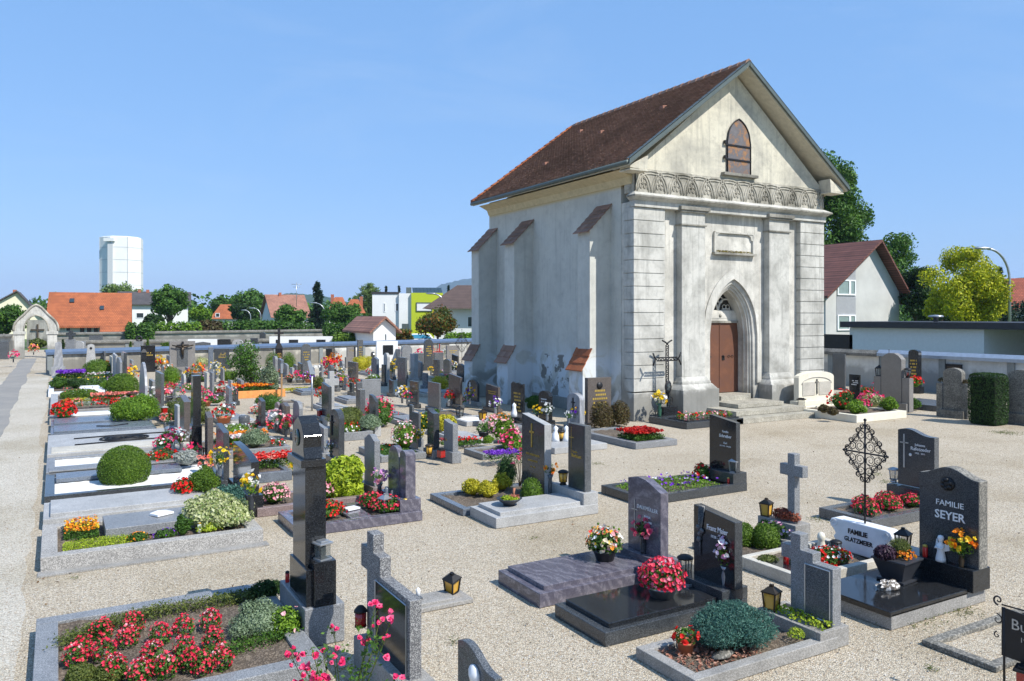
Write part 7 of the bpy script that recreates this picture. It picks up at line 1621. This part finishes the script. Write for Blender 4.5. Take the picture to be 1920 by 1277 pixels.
def tilem(name, c, rowh=.34, colw=.25):
    m, t, b = newmat(name); co = coords(t)
    br = t.nodes.new('ShaderNodeTexBrick'); br.inputs['Scale'].default_value = 1; br.inputs['Mortar Size'].default_value = .02; br.inputs['Brick Width'].default_value = colw; br.inputs['Row Height'].default_value = rowh*.55
    for i, k in enumerate((1.0, .75)): br.inputs[1+i].default_value = (*[x*k for x in c], 1)
    br.inputs[3].default_value = (*[x*.35 for x in c], 1)
    sp = t.nodes.new('ShaderNodeSeparateXYZ'); cb = t.nodes.new('ShaderNodeCombineXYZ'); t.links.new(co, sp.inputs[0]); t.links.new(sp.outputs[0], cb.inputs[0]); t.links.new(sp.outputs[2], cb.inputs[1]); t.links.new(cb.outputs[0], br.inputs['Vector'])
    cc = mixc(t, 1.0, br.outputs['Color'], ramp(t, noise(t, co, .7, 6), [(.3, g3(.7)), (.7, g3(1.1))]), 'MULTIPLY')
    t.links.new(cc, b.inputs['Base Color']); b.inputs['Roughness'].default_value = .85; bump(t, b, br.outputs['Fac'], -.5, .03); return m
M['r_or'] = tilem('orange_roof', (.48,.14,.05)); M['r_gr'] = tilem('grey_roof', (.11,.10,.10)); M['r_br'] = tilem('brown_roof', (.13,.085,.07)); M['r_pk'] = tilem('faded_pink_roof', (.42,.2,.14)); M['r_ma'] = tilem('maroon_roof', (.19,.075,.058)); M['r_red'] = tilem('red_roof', (.42,.11,.06)); M['r_flat'] = plain('flat_roof_edge', (.03,.03,.035), .6)
house('house', 'cream gabled house with grey chimney at the far left', -70, 82, 112, 12, 601, 546, M['creamh'], None, 'front', roofmat=M['r_gr'], ridge_f=.66, chim=((20,28,540,552),))
T, w, ze, zr = house('house', 'white house under a large steep orange roof left of the water tower', 101, 232, 96, 9, 604, 549, M['wh'], None, 'side', roofmat=M['r_or'], over=.9, wins=((123,133,610,622),))
d = 96
for a,b in ((150,158),(163,171),(176,184)):
    u0,u1 = HU[0](a),HU[0](b); f = part(T, 'door', MB().box(u0,u1,-.04,0,pz(628,d),pz(610,d)), M['winglass'])
for a,b,c,e in ((127,136,563,570),(186,194,577,584)):
    u0,u1 = HU[0](a),HU[0](b); z0,z1 = pz(e,d),pz(c,d); s = (zr-ze)/4.5; y0,y1 = (z0-ze)/s-.05,(z1-ze)/s-.05; part(T, 'skylight', MB().hexa([(u0,y0,z0+.18),(u1,y0,z0+.18),(u1,y1,z1+.18),(u0,y1,z1+.18)],[(u0,y0-.1,z0+.3),(u1,y0-.1,z0+.3),(u1,y1-.1,z1+.3),(u0,y1-.1,z1+.3)]), M['winglass'])
part(T, 'roof_apron', MB().hexa([(HU[0](188),-.95,ze-.9*1.2),(w+.9,-.95,ze-.9*1.2),(w+.9,-.9,ze-.75),(HU[0](188),-.9,ze-.75)],[(HU[0](188),-2.2,pz(626,d)),(w+1.1,-2.2,pz(626,d)),(w+1.0,-.9,ze-.5),(HU[0](188),-.9,ze-.5)]), M['r_or'])
house('house', 'white house with dark roof and two brick chimneys behind the round tree', 222, 352, 122, 10, 570, 547, M['wh'], None, 'side', roofmat=M['r_gr'], wins=((255,270,586,597),(310,324,586,597)), chim=((255,261,541,550),(271,277,541,550)))
house('house', 'small orange hip-roofed house among trees', 398, 446, 155, 9, 597, 570, M['wh'], None, 'hip', roofmat=M['r_or'], wins=((404,412,587,595),))
house('house', 'long house with faded pink tiled roof and television aerial', 512, 578, 140, 10, 592, 553, M['wh'], None, 'side', roofmat=M['r_pk'], turn=14, chim=((533,538,547,556),))
T = thing('tv_aerial', 'thin television aerial above the faded pink roof', 'aerial', (*P(556,142),pz(575,142)), -YAW); part(T, 'mast', MB().tube([(0,0,0),(0,0,4.3)], .06, 5).tube([(-.9,0,4.0),(.9,0,4.0)], .04, 4).tube([(-.6,0,3.5),(.6,0,3.5)], .04, 4), M['galv'])
house('house', 'orange roofed house right of the dark pine', 617, 652, 152, 9, 588, 556, M['wh'], None, 'hip', roofmat=M['r_or'], chim=((619,625,551,560),))
house('house', 'orange half-hipped house behind the leafy trees', 648, 680, 138, 8, 586, 560, M['wh'], None, 'hip', roofmat=M['r_or'], chim=((674,680,555,566),))
# modern house
T, w, ze, zr = house('modern_house', 'white cubic modern house with lime green wing', 698, 748, 100, 8, 549, 551, M['wh'], None, 'flat', roofmat=M['r_flat'], over=.1, wins=((719,723,568,585),(741,748,568,584)))
d = 100; U = HU[0]
part(T, 'lime_wing', MB().box(U(771),U(830),-.8,7,-.3,pz(549,d)), M['limeh']); part(T, 'white_bay', MB().box(U(748),U(771),-.4,8,-.3,pz(550,d)), M['wh'])
f = part(T, 'window', kerb_xz(U(780),U(810),pz(584,d),pz(567,d),-.9,-.8,.1), M['zinc']); part(f, 'pane', MB().box(U(781),U(809),-.85,-.81,pz(583,d),pz(568,d)), M['wh'])
part(T, 'door', MB().box(U(754),U(766),-.45,-.4,pz(618,d),pz(607,d)), M['zinc']); 
mb = MB()
for k in range(8): x = U(775+7*k); mb.hexa([(x,2,pz(549,d)),(x+.5,2,pz(549,d)),(x+.5,2.1,pz(549,d)),(x,2.1,pz(549,d))],[(x-.1,3.6,pz(537,d)),(x+.42,3.6,pz(537,d)),(x+.42,3.7,pz(537,d)),(x-.1,3.7,pz(537,d))])
part(T, 'solar_panels', mb, M['winglass']); part(T, 'chimney', MB().box(U(762),U(772),3,4,pz(549,d),pz(537,d)), M['zinc'])
house('house', 'brown roofed bungalow partly behind the chapel', 814, 960, 86, 11, 577, 531, M['wh'], None, 'hip', roofmat=M['r_br'], over=1.2, wins=((876,887,593,614),))
T, w, ze, zr = house('mortuary', 'small white chapel-like hut with pinkish tile roof behind the wall', 700, 742, 72, 9, 617, 597, M['wh'], None, 'front', roofmat=M['r_pk'], turn=18, over=.45, wins=((720,726,625,640),))
# right side
T, w, ze, zr = house('house', 'big white gabled house with maroon tiled roof right of the chapel', 1548, 1686, 62, 14, 545, 449, plain('grey_white_render', (.50,.50,.48), .9, var=.12, scale=.5), None, 'front', roofmat=M['r_ma'], over=.9, ridge_f=.62, turn='axis')
d = 62; U = HU[0]
for y0, y1 in ((523,553),(590,620)):
    for x0, x1 in ((1569,1592),(1592,1603)):
        f = part(T, 'window', kerb_xz(U(x0),U(x1),pz(y1,d),pz(y0,d),-.1,-.02,.12), M['white']); part(f, 'pane', MB().box(U(x0)+.08,U(x1)-.08,-.05,-.021,pz(y1,d)+.08,pz(y0,d)-.08), glassy('curtained_glass', (.25,.33,.31), .1))
    
part(T, 'grey_panel', MB().box(U(1568),U(1604),-.02,0,pz(590,d),pz(554,d)), plain('grey_render', (.32,.33,.35), .9)); part(T, 'grey_panel', MB().prism_y([(U(1568),pz(522,d)),(U(1604),pz(522,d)),(U(1604),pz(492,d)),(U(1568),pz(520,d))], -.02, 0), plain('grey_render', (.32,.33,.35), .9))
T = thing('board_fence', 'dark brown board fence between chapel corner and garage', 'fence', (38.0, ay(38.0,1600), 0)); L_ = ay(38.0,1500)-ay(38.0,1600); part(T, 'boards', MB().box(0,.1,.05,L_,0,2.35), M['darkwood'])
gX = 38.0; gy0 = ay(gX,1593); T = thing('garage', 'long flat white garage with black roof edge behind the side wall', 'garage', (gX,gy0,0)); U = lambda p: ay(gX,p)-gy0
part(T, 'wall', MB().box(0,7,U(1845),0,-.3,2.75), plain('garage_white', (.66,.68,.7), .85, var=.04)); part(T, 'back_wall', MB().box(4,7,-14,U(1845)-.01,-.3,2.74), M['darkwood'])
part(T, 'roof', MB().box(-.3,7.5,-14.5,.4,2.76,3.08), M['r_flat'], .01); part(T, 'window', MB().box(3.9,4,U(1915),U(1870),.4,2.5), M['winglass']); part(T, 'post', MB().box(.1,.25,U(1920)-1,U(1920)-.85,-.3,2.75), M['galv'])
part(T, 'vent', MB().lathe([(.12,3.05),(.12,3.3),(.4,3.33),(.35,3.42),(.001,3.45)], 10, (2.5,U(1700),0)), M['galv'])
house('house', 'house with red tiled roof at the right edge behind the lamp', 1893, 2050, 90, 10, 578, 522, M['wh'], None, 'side', roofmat=M['r_red'])
# water tower
d = 330; T = thing('water_tower', 'tall white faceted water tower above the orange roof', 'water tower', (*P(228,d),0)); r = (265-190)/2/F*d
N = 8; prof_ = [(r,0),(r,pz(447,d)),(r*.8,pz(445,d)),(.01,pz(445,d))]; part(T, 'shaft', MB().lathe(prof_, N, smooth=False).xform(Matrix.Rotation(R(12),4,'Z')), M['wh'])
mb = MB()
for y_ in (466,489,512,535): z = pz(y_,d); mb.lathe([(r+.06,z-.08),(r+.06,z+.08)], N, smooth=False, caps=False)
mb.xform(Matrix.Rotation(R(12),4,'Z')); part(T, 'panel_joint', mb, plain('joint_grey', (.45,.47,.48), .9))
mb = MB()
for k in range(N): a_ = k*2*math.pi/N+R(12); mb.tube([((r+.05)*math.cos(a_),(r+.05)*math.sin(a_),0),((r+.05)*math.cos(a_),(r+.05)*math.sin(a_),pz(447,d))], .1, 4, False)
part(T, 'edge_joint', mb, plain('edge_grey', (.5,.52,.53), .9))
part(T, 'stair_strip', MB().box(-1.0,1.0,-.3,.3,8,pz(457,d)).xform(Matrix.Translation((0,0,0)) @ Matrix.Rotation(-YAW+R(3),4,'Z') @ Matrix.Translation((-.9,-r-.0,0))), plain('strip_grey', (.55,.57,.58), .9)); part(T, 'hoist', MB().box(-2.0,2.0,-.9,.5,pz(456,d),pz(450,d)).xform(Matrix.Rotation(-YAW+R(3),4,'Z') @ Matrix.Translation((-1.2,-r,0))), M['wh'])
# street lamps
def streetlamp(label, px, d, ytop, arm, thick=.09, side=-1):
    x, y = P(px, d); h = pz(ytop, d); T = thing('street_lamp', label, 'street lamp', (x,y,0), -YAW, 'street lamps'); L = abs(arm)/F*d
    pts = [(0,0,0),(0,0,h*.72)]+[(side*L*.75*(1-math.cos(a)), 0, h*.72+h*.26*math.sin(a)) for a in [i*math.pi/16 for i in range(1,9)]]
    part(T, 'pole', MB().tube(pts, [thick*1.2]+[thick*.8]*(len(pts)-1), 7), M['galv']); part(T, 'lamp_head', MB().blob((side*L*.9,0,h*.985),(L*.2+.25,.16,.1),8,5), M['galv'])
streetlamp('tall street lamp with curved arm at the right edge', 1893, 52, 462, 55, .1)
streetlamp('distant street lamp left of the pink-roofed house', 489, 118, 577, 18); streetlamp('distant street lamp before the hedge, second from left', 470, 125, 581, 14)
streetlamp('distant street lamp in front of the dark pine', 609, 112, 567, 24); streetlamp('street lamp in front of the modern house', 835, 88, 549, 30, .1)
# car
d = 84; x, y = P(785, d); T = thing('parked_car', 'pale blue and white car parked behind the wall before the modern house', 'car', (x,y,0), -YAW); part(T, 'body', MB().box(-2.0,2.0,-.8,.8,.4,1.0).frustum(-1.2,1.5,-.75,.75,1.0,-.7,1.1,-.6,.6,1.5), M['wh'], .08); part(T, 'windows', MB().frustum(-1.1,1.4,-.78,.78,1.02,-.68,1.05,-.64,.64,1.42), plain('car_glass_blue', (.05,.25,.4), .1))
mb = MB()
for q in (-1.2,1.2): mb.lathe([(.33,-.1),(.33,.1)], 12, smooth=False).xform(Matrix.Translation((q,-.75,.35)) @ Matrix.Rotation(R(90),4,'X'), len(mb.v)-24)
part(T, 'wheels', mb, M['iron'])
# ---- trees
def tree(name, label, px, d, ytop, wpx, leaf, kind='round', ybase=None, n=None, group=None, cat='tree', ls=None, ph=.0):
    x, y = P(px, d); h = pz(ytop, d); r = wpx/2/F*d; T = thing(name, label, cat, (x,y,0), random.uniform(0,6), group)
    n = n or 7000; ls = ls or max(.16, d*.0032); mb = MB()
    if kind == 'round':
        z0 = min(h*.45, h-r*1.3); z0 = max(z0, h*.15); K = 26
        if ph: z0 = h*.22; K = 60
        part(T, 'trunk', MB().tube([(0,0,0),(.1,0,h*.4),(0,.1,h*.8)], [h*.035,h*.025,h*.01], 8), M['bark'])
        lm_ = MB(); cs = []
        for k in range(K):
            v = RNG.normal(0,1,3); v /= np.linalg.norm(v); f = random.uniform(.45,.85)
            c = (v[0]*r*f, v[1]*r*f, (z0+h)/2+v[2]*(h-z0)/2*f); cs.append(c)
            if k < 8: lm_.tube([(0,0,h*.3),(c[0]*.5,c[1]*.5,(h*.3+c[2])/2+.1),c], [h*.015,h*.01,h*.004], 5)
        part(T, 'limbs', lm_, M['bark'])
        for c in cs: q = r*random.uniform(.25,.42)*(.8 if ph else 1); p, v = shell(n//K, c, (q,q,q*.85), .45, 1.1, -1); leaves(mb, p, v, ls, .6, .7)
    elif kind == 'pine':
        part(T, 'trunk', MB().tube([(0,0,0),(0,0,h*.95)], [h*.03,h*.006], 7), M['bark']); K = 46
        for k in range(K):
            f = (k+.5)/K; z = h*(.12+.86*f); a = random.uniform(0,6.28); L = r*(1.05-f)*random.uniform(.55,1.15)
            p = np.array([[L*math.cos(a)*t, L*math.sin(a)*t, z+L*.12*t] for t in RNG.uniform(.15,1,n//K)])+RNG.normal(0,r*.08,(n//K,3)); leaves(mb, p, np.tile([0,0,1.0],(len(p),1)), ls, .35, .8)
    elif kind == 'willow':
        part(T, 'trunk', MB().tube([(0,0,0),(.1,0,h*.7)], [h*.04,h*.015], 7), M['bark']); K = 30
        for k in range(K):
            a = random.uniform(0,6.28); q = r*random.uniform(.1,.95); z1 = h*(1-.25*(q/r)**2)*random.uniform(.85,1); m = n//K; t = RNG.uniform(0,1,m)
            p = np.stack([q*math.cos(a)+RNG.normal(0,r*.09,m), q*math.sin(a)+RNG.normal(0,r*.09,m), z1-t**1.5*h*.5],1); leaves(mb, p, RNG.normal(0,1,(m,3)), ls*1.2, .25, .6)
    elif kind == 'hedge':
        K = max(6, int(wpx/7)); part(T, 'stems', MB().box(-r*.9,r*.9,-.4,.4,0,h*.7), plain('dark_twigs', (.008,.016,.006), 1)); T.rotation_euler = (0,0,-YAW)
        for k in range(K): c = (-r+2*r*(k+.5)/K, random.uniform(-.4,.4), h*.55*random.uniform(.9,1.05)); p, v = shell(n//K, c, (2*r/K*1.0,.9,h*.48), .75, 1.08, -.8); leaves(mb, p, v, ls, .6, .7)
    part(T, 'crown', mb, M['lf_'+leaf], recalc=False); return T
tree('tree', 'large dark green tree rising behind the chapel roof', 1530, 84, 250, 200, 'tree', n=52000, ls=.3, ph=1)
tree('tree', 'mid green tree behind the maroon roofed house', 1668, 80, 432, 120, 'tree', n=9000)
tree('tree', 'tall yellow-green tree beside the street lamp', 1812, 54, 458, 158, 'ygreen', n=40000, ls=.16, ph=1)
tree('tree', 'broad dark tree left of the yellow-green one', 1722, 66, 498, 92, 'dark', n=9000)
tree('tree', 'dark bushy tree low behind the garage roof', 1760, 64, 545, 80, 'dark', n=6000)
tree('spruce', 'slim dark conifer right of the yellow-green tree', 1874, 75, 500, 50, 'conif', 'pine', n=4000)
tree('hedge_trees', 'dark hedge of conifers under the red roof', 1900, 70, 565, 90, 'conif', 'hedge', n=4000, cat='hedge')
tree('tree', 'round dark tree at the far left edge', 14, 84, 571, 78, 'mid', n=8000)
tree('tree', 'tree peeking over the orange roof', 110, 120, 545, 34, 'mid', n=2500)
tree('tree', 'pale green tree at the foot of the water tower', 228, 160, 528, 76, 'willow', n=4500)
tree('tree', 'big round dark green tree right of the white house', 317, 108, 538, 76, 'tree', n=9000)
tree('tree', 'low dark tree below the big round one', 290, 100, 590, 40, 'dark', n=3000)
tree('tree', 'bright green young tree near the orange hip roof', 376, 128, 569, 38, 'bright', n=3500)
tree('tree', 'green tree behind the small orange hip roof', 414, 170, 557, 50, 'mid', n=4000)
tree('tree', 'wide dark green treetop between the orange and pink roofs', 470, 165, 543, 84, 'tree', n=7000)
tree('tree', 'tree left of the pink-roofed house', 450, 140, 568, 44, 'dark', n=3000)
tree('pine', 'tall dark pine in front of the pink roof', 595, 118, 530, 50, 'conif', 'pine', n=7000)
tree('tree', 'dark rounded tree left of the pine', 546, 112, 574, 62, 'tree', n=6500)
tree('tree', 'dense dark tree right of the pine', 640, 110, 566, 66, 'tree', n=7000)
tree('willow', 'pale weeping willow behind the modern house', 692, 150, 531, 60, 'willow', 'willow', n=6000)
tree('tree', 'green shrubby tree behind the mortuary roof', 672, 96, 592, 52, 'mid', n=3500)
tree('spruce', 'small spruce above the modern house, left', 724, 160, 535, 16, 'conif', 'pine', n=1200); tree('spruce', 'small brownish conifer above the modern house, right', 748, 160, 535, 16, 'conif', 'pine', n=1200); tree('spruce', 'small spruce beside the brown roof', 841, 150, 533, 12, 'conif', 'pine', n=900)
tree('maple', 'reddish green maple before the brown roofed bungalow', 822, 80, 580, 84, 'maple', n=6000)
tree('shrub', 'rusty green rounded shrub right of the mortuary', 758, 78, 617, 36, 'maple', n=2500, cat='shrub')
tree('tree', 'small tree left of the gate', -8, 90, 588, 40, 'mid', n=2500)
tree('shrub', 'low shrub beyond the gate below the wooden cross', 71, 82, 637, 30, 'olive', n=1800, cat='shrub')
for i,(a,w_,yt_,lf,d_,lb) in enumerate([(262,50,606,'mid',94,'left green hedge behind the rear wall'),(335,76,604,'bright',98,'long clipped hedge behind the rear wall'),(395,40,602,'brown',100,'brownish hedge part behind the rear wall'),(445,70,602,'mid',104,'green hedge near the distant lamps'),
  (540,90,604,'mid',106,'hedge below the pink-roofed house'),(640,60,606,'mid',100,'hedge below the dense dark tree'),(649,42,625,'ball',78,'clipped box hedge left of the mortuary'),(700,50,612,'bright',92,'bright hedge behind the mortuary'),(865,60,624,'bright',78,'low hedge before the bungalow'),(500,60,602,'mid',108,'green hedge between lamp posts')]):
    tree('hedge', lb, a, d_, yt_, w_, lf, 'hedge', n=2600, cat='hedge')
far_wood = MB()
for k in range(150):
    px_ = random.uniform(-250, 1000); d = random.uniform(190, 300); x, y = P(px_, d); r = random.uniform(4,7); h = random.uniform(4.5,8.5)
    p, v = shell(150, (x,y,h*.6), (r,r,h*.45), .7, 1.1, -.7); leaves(far_wood, p, v, 1.1, .7, .7)
for k in range(60):
    px_ = random.uniform(1400, 2100); d = random.uniform(150, 220); x, y = P(px_, d); r = random.uniform(4,6); h = random.uniform(5,9)
    p, v = shell(150, (x,y,h*.6), (r,r,h*.45), .7, 1.1, -.7); leaves(far_wood, p, v, .9, .7, .7)
o = obj('distant_trees', far_wood.mesh('distant_trees', M['lf_mid'])); tag(o, 'far belt of trees reading as one green mass on the horizon', 'distant wood', kind='stuff')
# upper section of the cemetery behind the blue coping
T = thing('memorial_panel', 'long white urn wall panel with three dark tablets behind the blue coping', 'memorial', (*P(505,78),0), -YAW+R(4)); w = (626-505)/F*78
part(T, 'panel', MB().box(0,w,0,.4,0,pz(631,78)), M['wh']); [part(T, 'tablet', MB().box(w*a,w*b,-.03,0,pz(644,78),pz(637,78)), M['black']) for a,b in ((.3,.44),(.1,.14),(.72,.86))]
T = thing('memorial_panel', 'white urn wall panel left of the black gravestone panel', 'memorial', (*P(352,76),0), -YAW+R(4)); w = (408-352)/F*76
part(T, 'panel', MB().box(0,w,0,.4,0,pz(636,76)), M['wh']); part(T, 'tablet', MB().prism_y([(w*.25,pz(650,76)),(w*.25,pz(643,76)),(w*.5,pz(641,76)),(w*.75,pz(643,76)),(w*.75,pz(650,76))],-.04,0), M['dark'])
for i,(xl,xr,yt_,mat,sh,dd,lb) in enumerate([(124,141,636,'grey','flat',62,'grey block stone with cross rising over the left coping'),(143,157,640,'lgrey','arch',64,'pale arched stone behind the left coping'),(252,268,640,'grey','flat',62,'grey base with round black wreath above the coping'),(168,192,629,'dark','flat',80,'wide dark panel on the terrace wall'),
  (408,432,636,'black','flat',74,'black square stone behind the blue coping'),(436,456,637,'lgrey','arch',74,'pale arched stone right of the black square one'),(470,484,634,'blackg','flat',76,'dark slab stone right of the pale arched one'),(487,498,623,'blackg','oct',90,'distant dark stone before the rear wall'),(0,16,640,'dark','flat',62,'dark stone left of the gate'),(142,160,640,'grey','flat',70,'low stone behind the grey cross block')]):
    x_, y_ = P(xl, dd); ww = (xr-xl)/F*dd; hh = pz(yt_, dd); T = thing('headstone', lb, 'headstone', (x_,y_,0), -YAW, 'stones of the upper section'); part(T, 'stele', MB().prism_x(outline(sh, ww, hh), -.1, .1).xform(Matrix.Translation((ww/2,0,0)) @ Matrix.Rotation(R(90),4,'Z')), M[mat], .01)
x_, y_ = P(133, 62); T = thing('grave_cross', 'dark cross on the grey block above the left coping', 'cross', (x_,y_,pz(638,62)), -YAW); part(T, 'cross', MB().box(-.14,.14,-.1,.1,0,.75).box(-.35,.35,-.09,.09,.35,.58), M['blackg'])
x_, y_ = P(261, 62); T = thing('wreath', 'round black wreath sculpture on the grey base', 'wreath', (x_,y_,pz(641,62)), -YAW); part(T, 'ring', MB().tube([(.2*math.cos(a),0,.24+.2*math.sin(a)) for a in [i*math.pi/7 for i in range(15)]], .07, 6), M['iron'])
for i,(px_,dd,yt_,wd,lf) in enumerate([(118,60,636,14,'dark'),(245,60,640,12,'ball'),(277,62,634,14,'ball'),(310,62,640,16,'ball')]):
    tree('shrub', ['narrow dark conifer','small pointed conifer','rounded pointed conifer','clipped round conifer'][i]+' rising above the blue coping', px_, dd, yt_, wd, lf, 'pine' if i < 3 else 'round', n=1200, ls=.12, cat='shrub')

# ================================================================ the air: far hills fade to blue
hz = obj('haze', MB().box(-6500,6500,-1500,9000,-1.2,330).mesh('haze', bpy.data.materials.new('haze'), True)); hz['kind'] = 'stuff'; hz['label'] = 'thin blue summer haze'
m = hz.data.materials[0]; m.use_nodes = True; t = m.node_tree; t.nodes.clear(); o_ = t.nodes.new('ShaderNodeOutputMaterial'); v_ = t.nodes.new('ShaderNodeVolumePrincipled')
v_.inputs['Color'].default_value = (.55,.72,1,1); v_.inputs['Density'].default_value = .00013; v_.inputs['Anisotropy'].default_value = .0; t.links.new(v_.outputs[0], o_.inputs['Volume'])
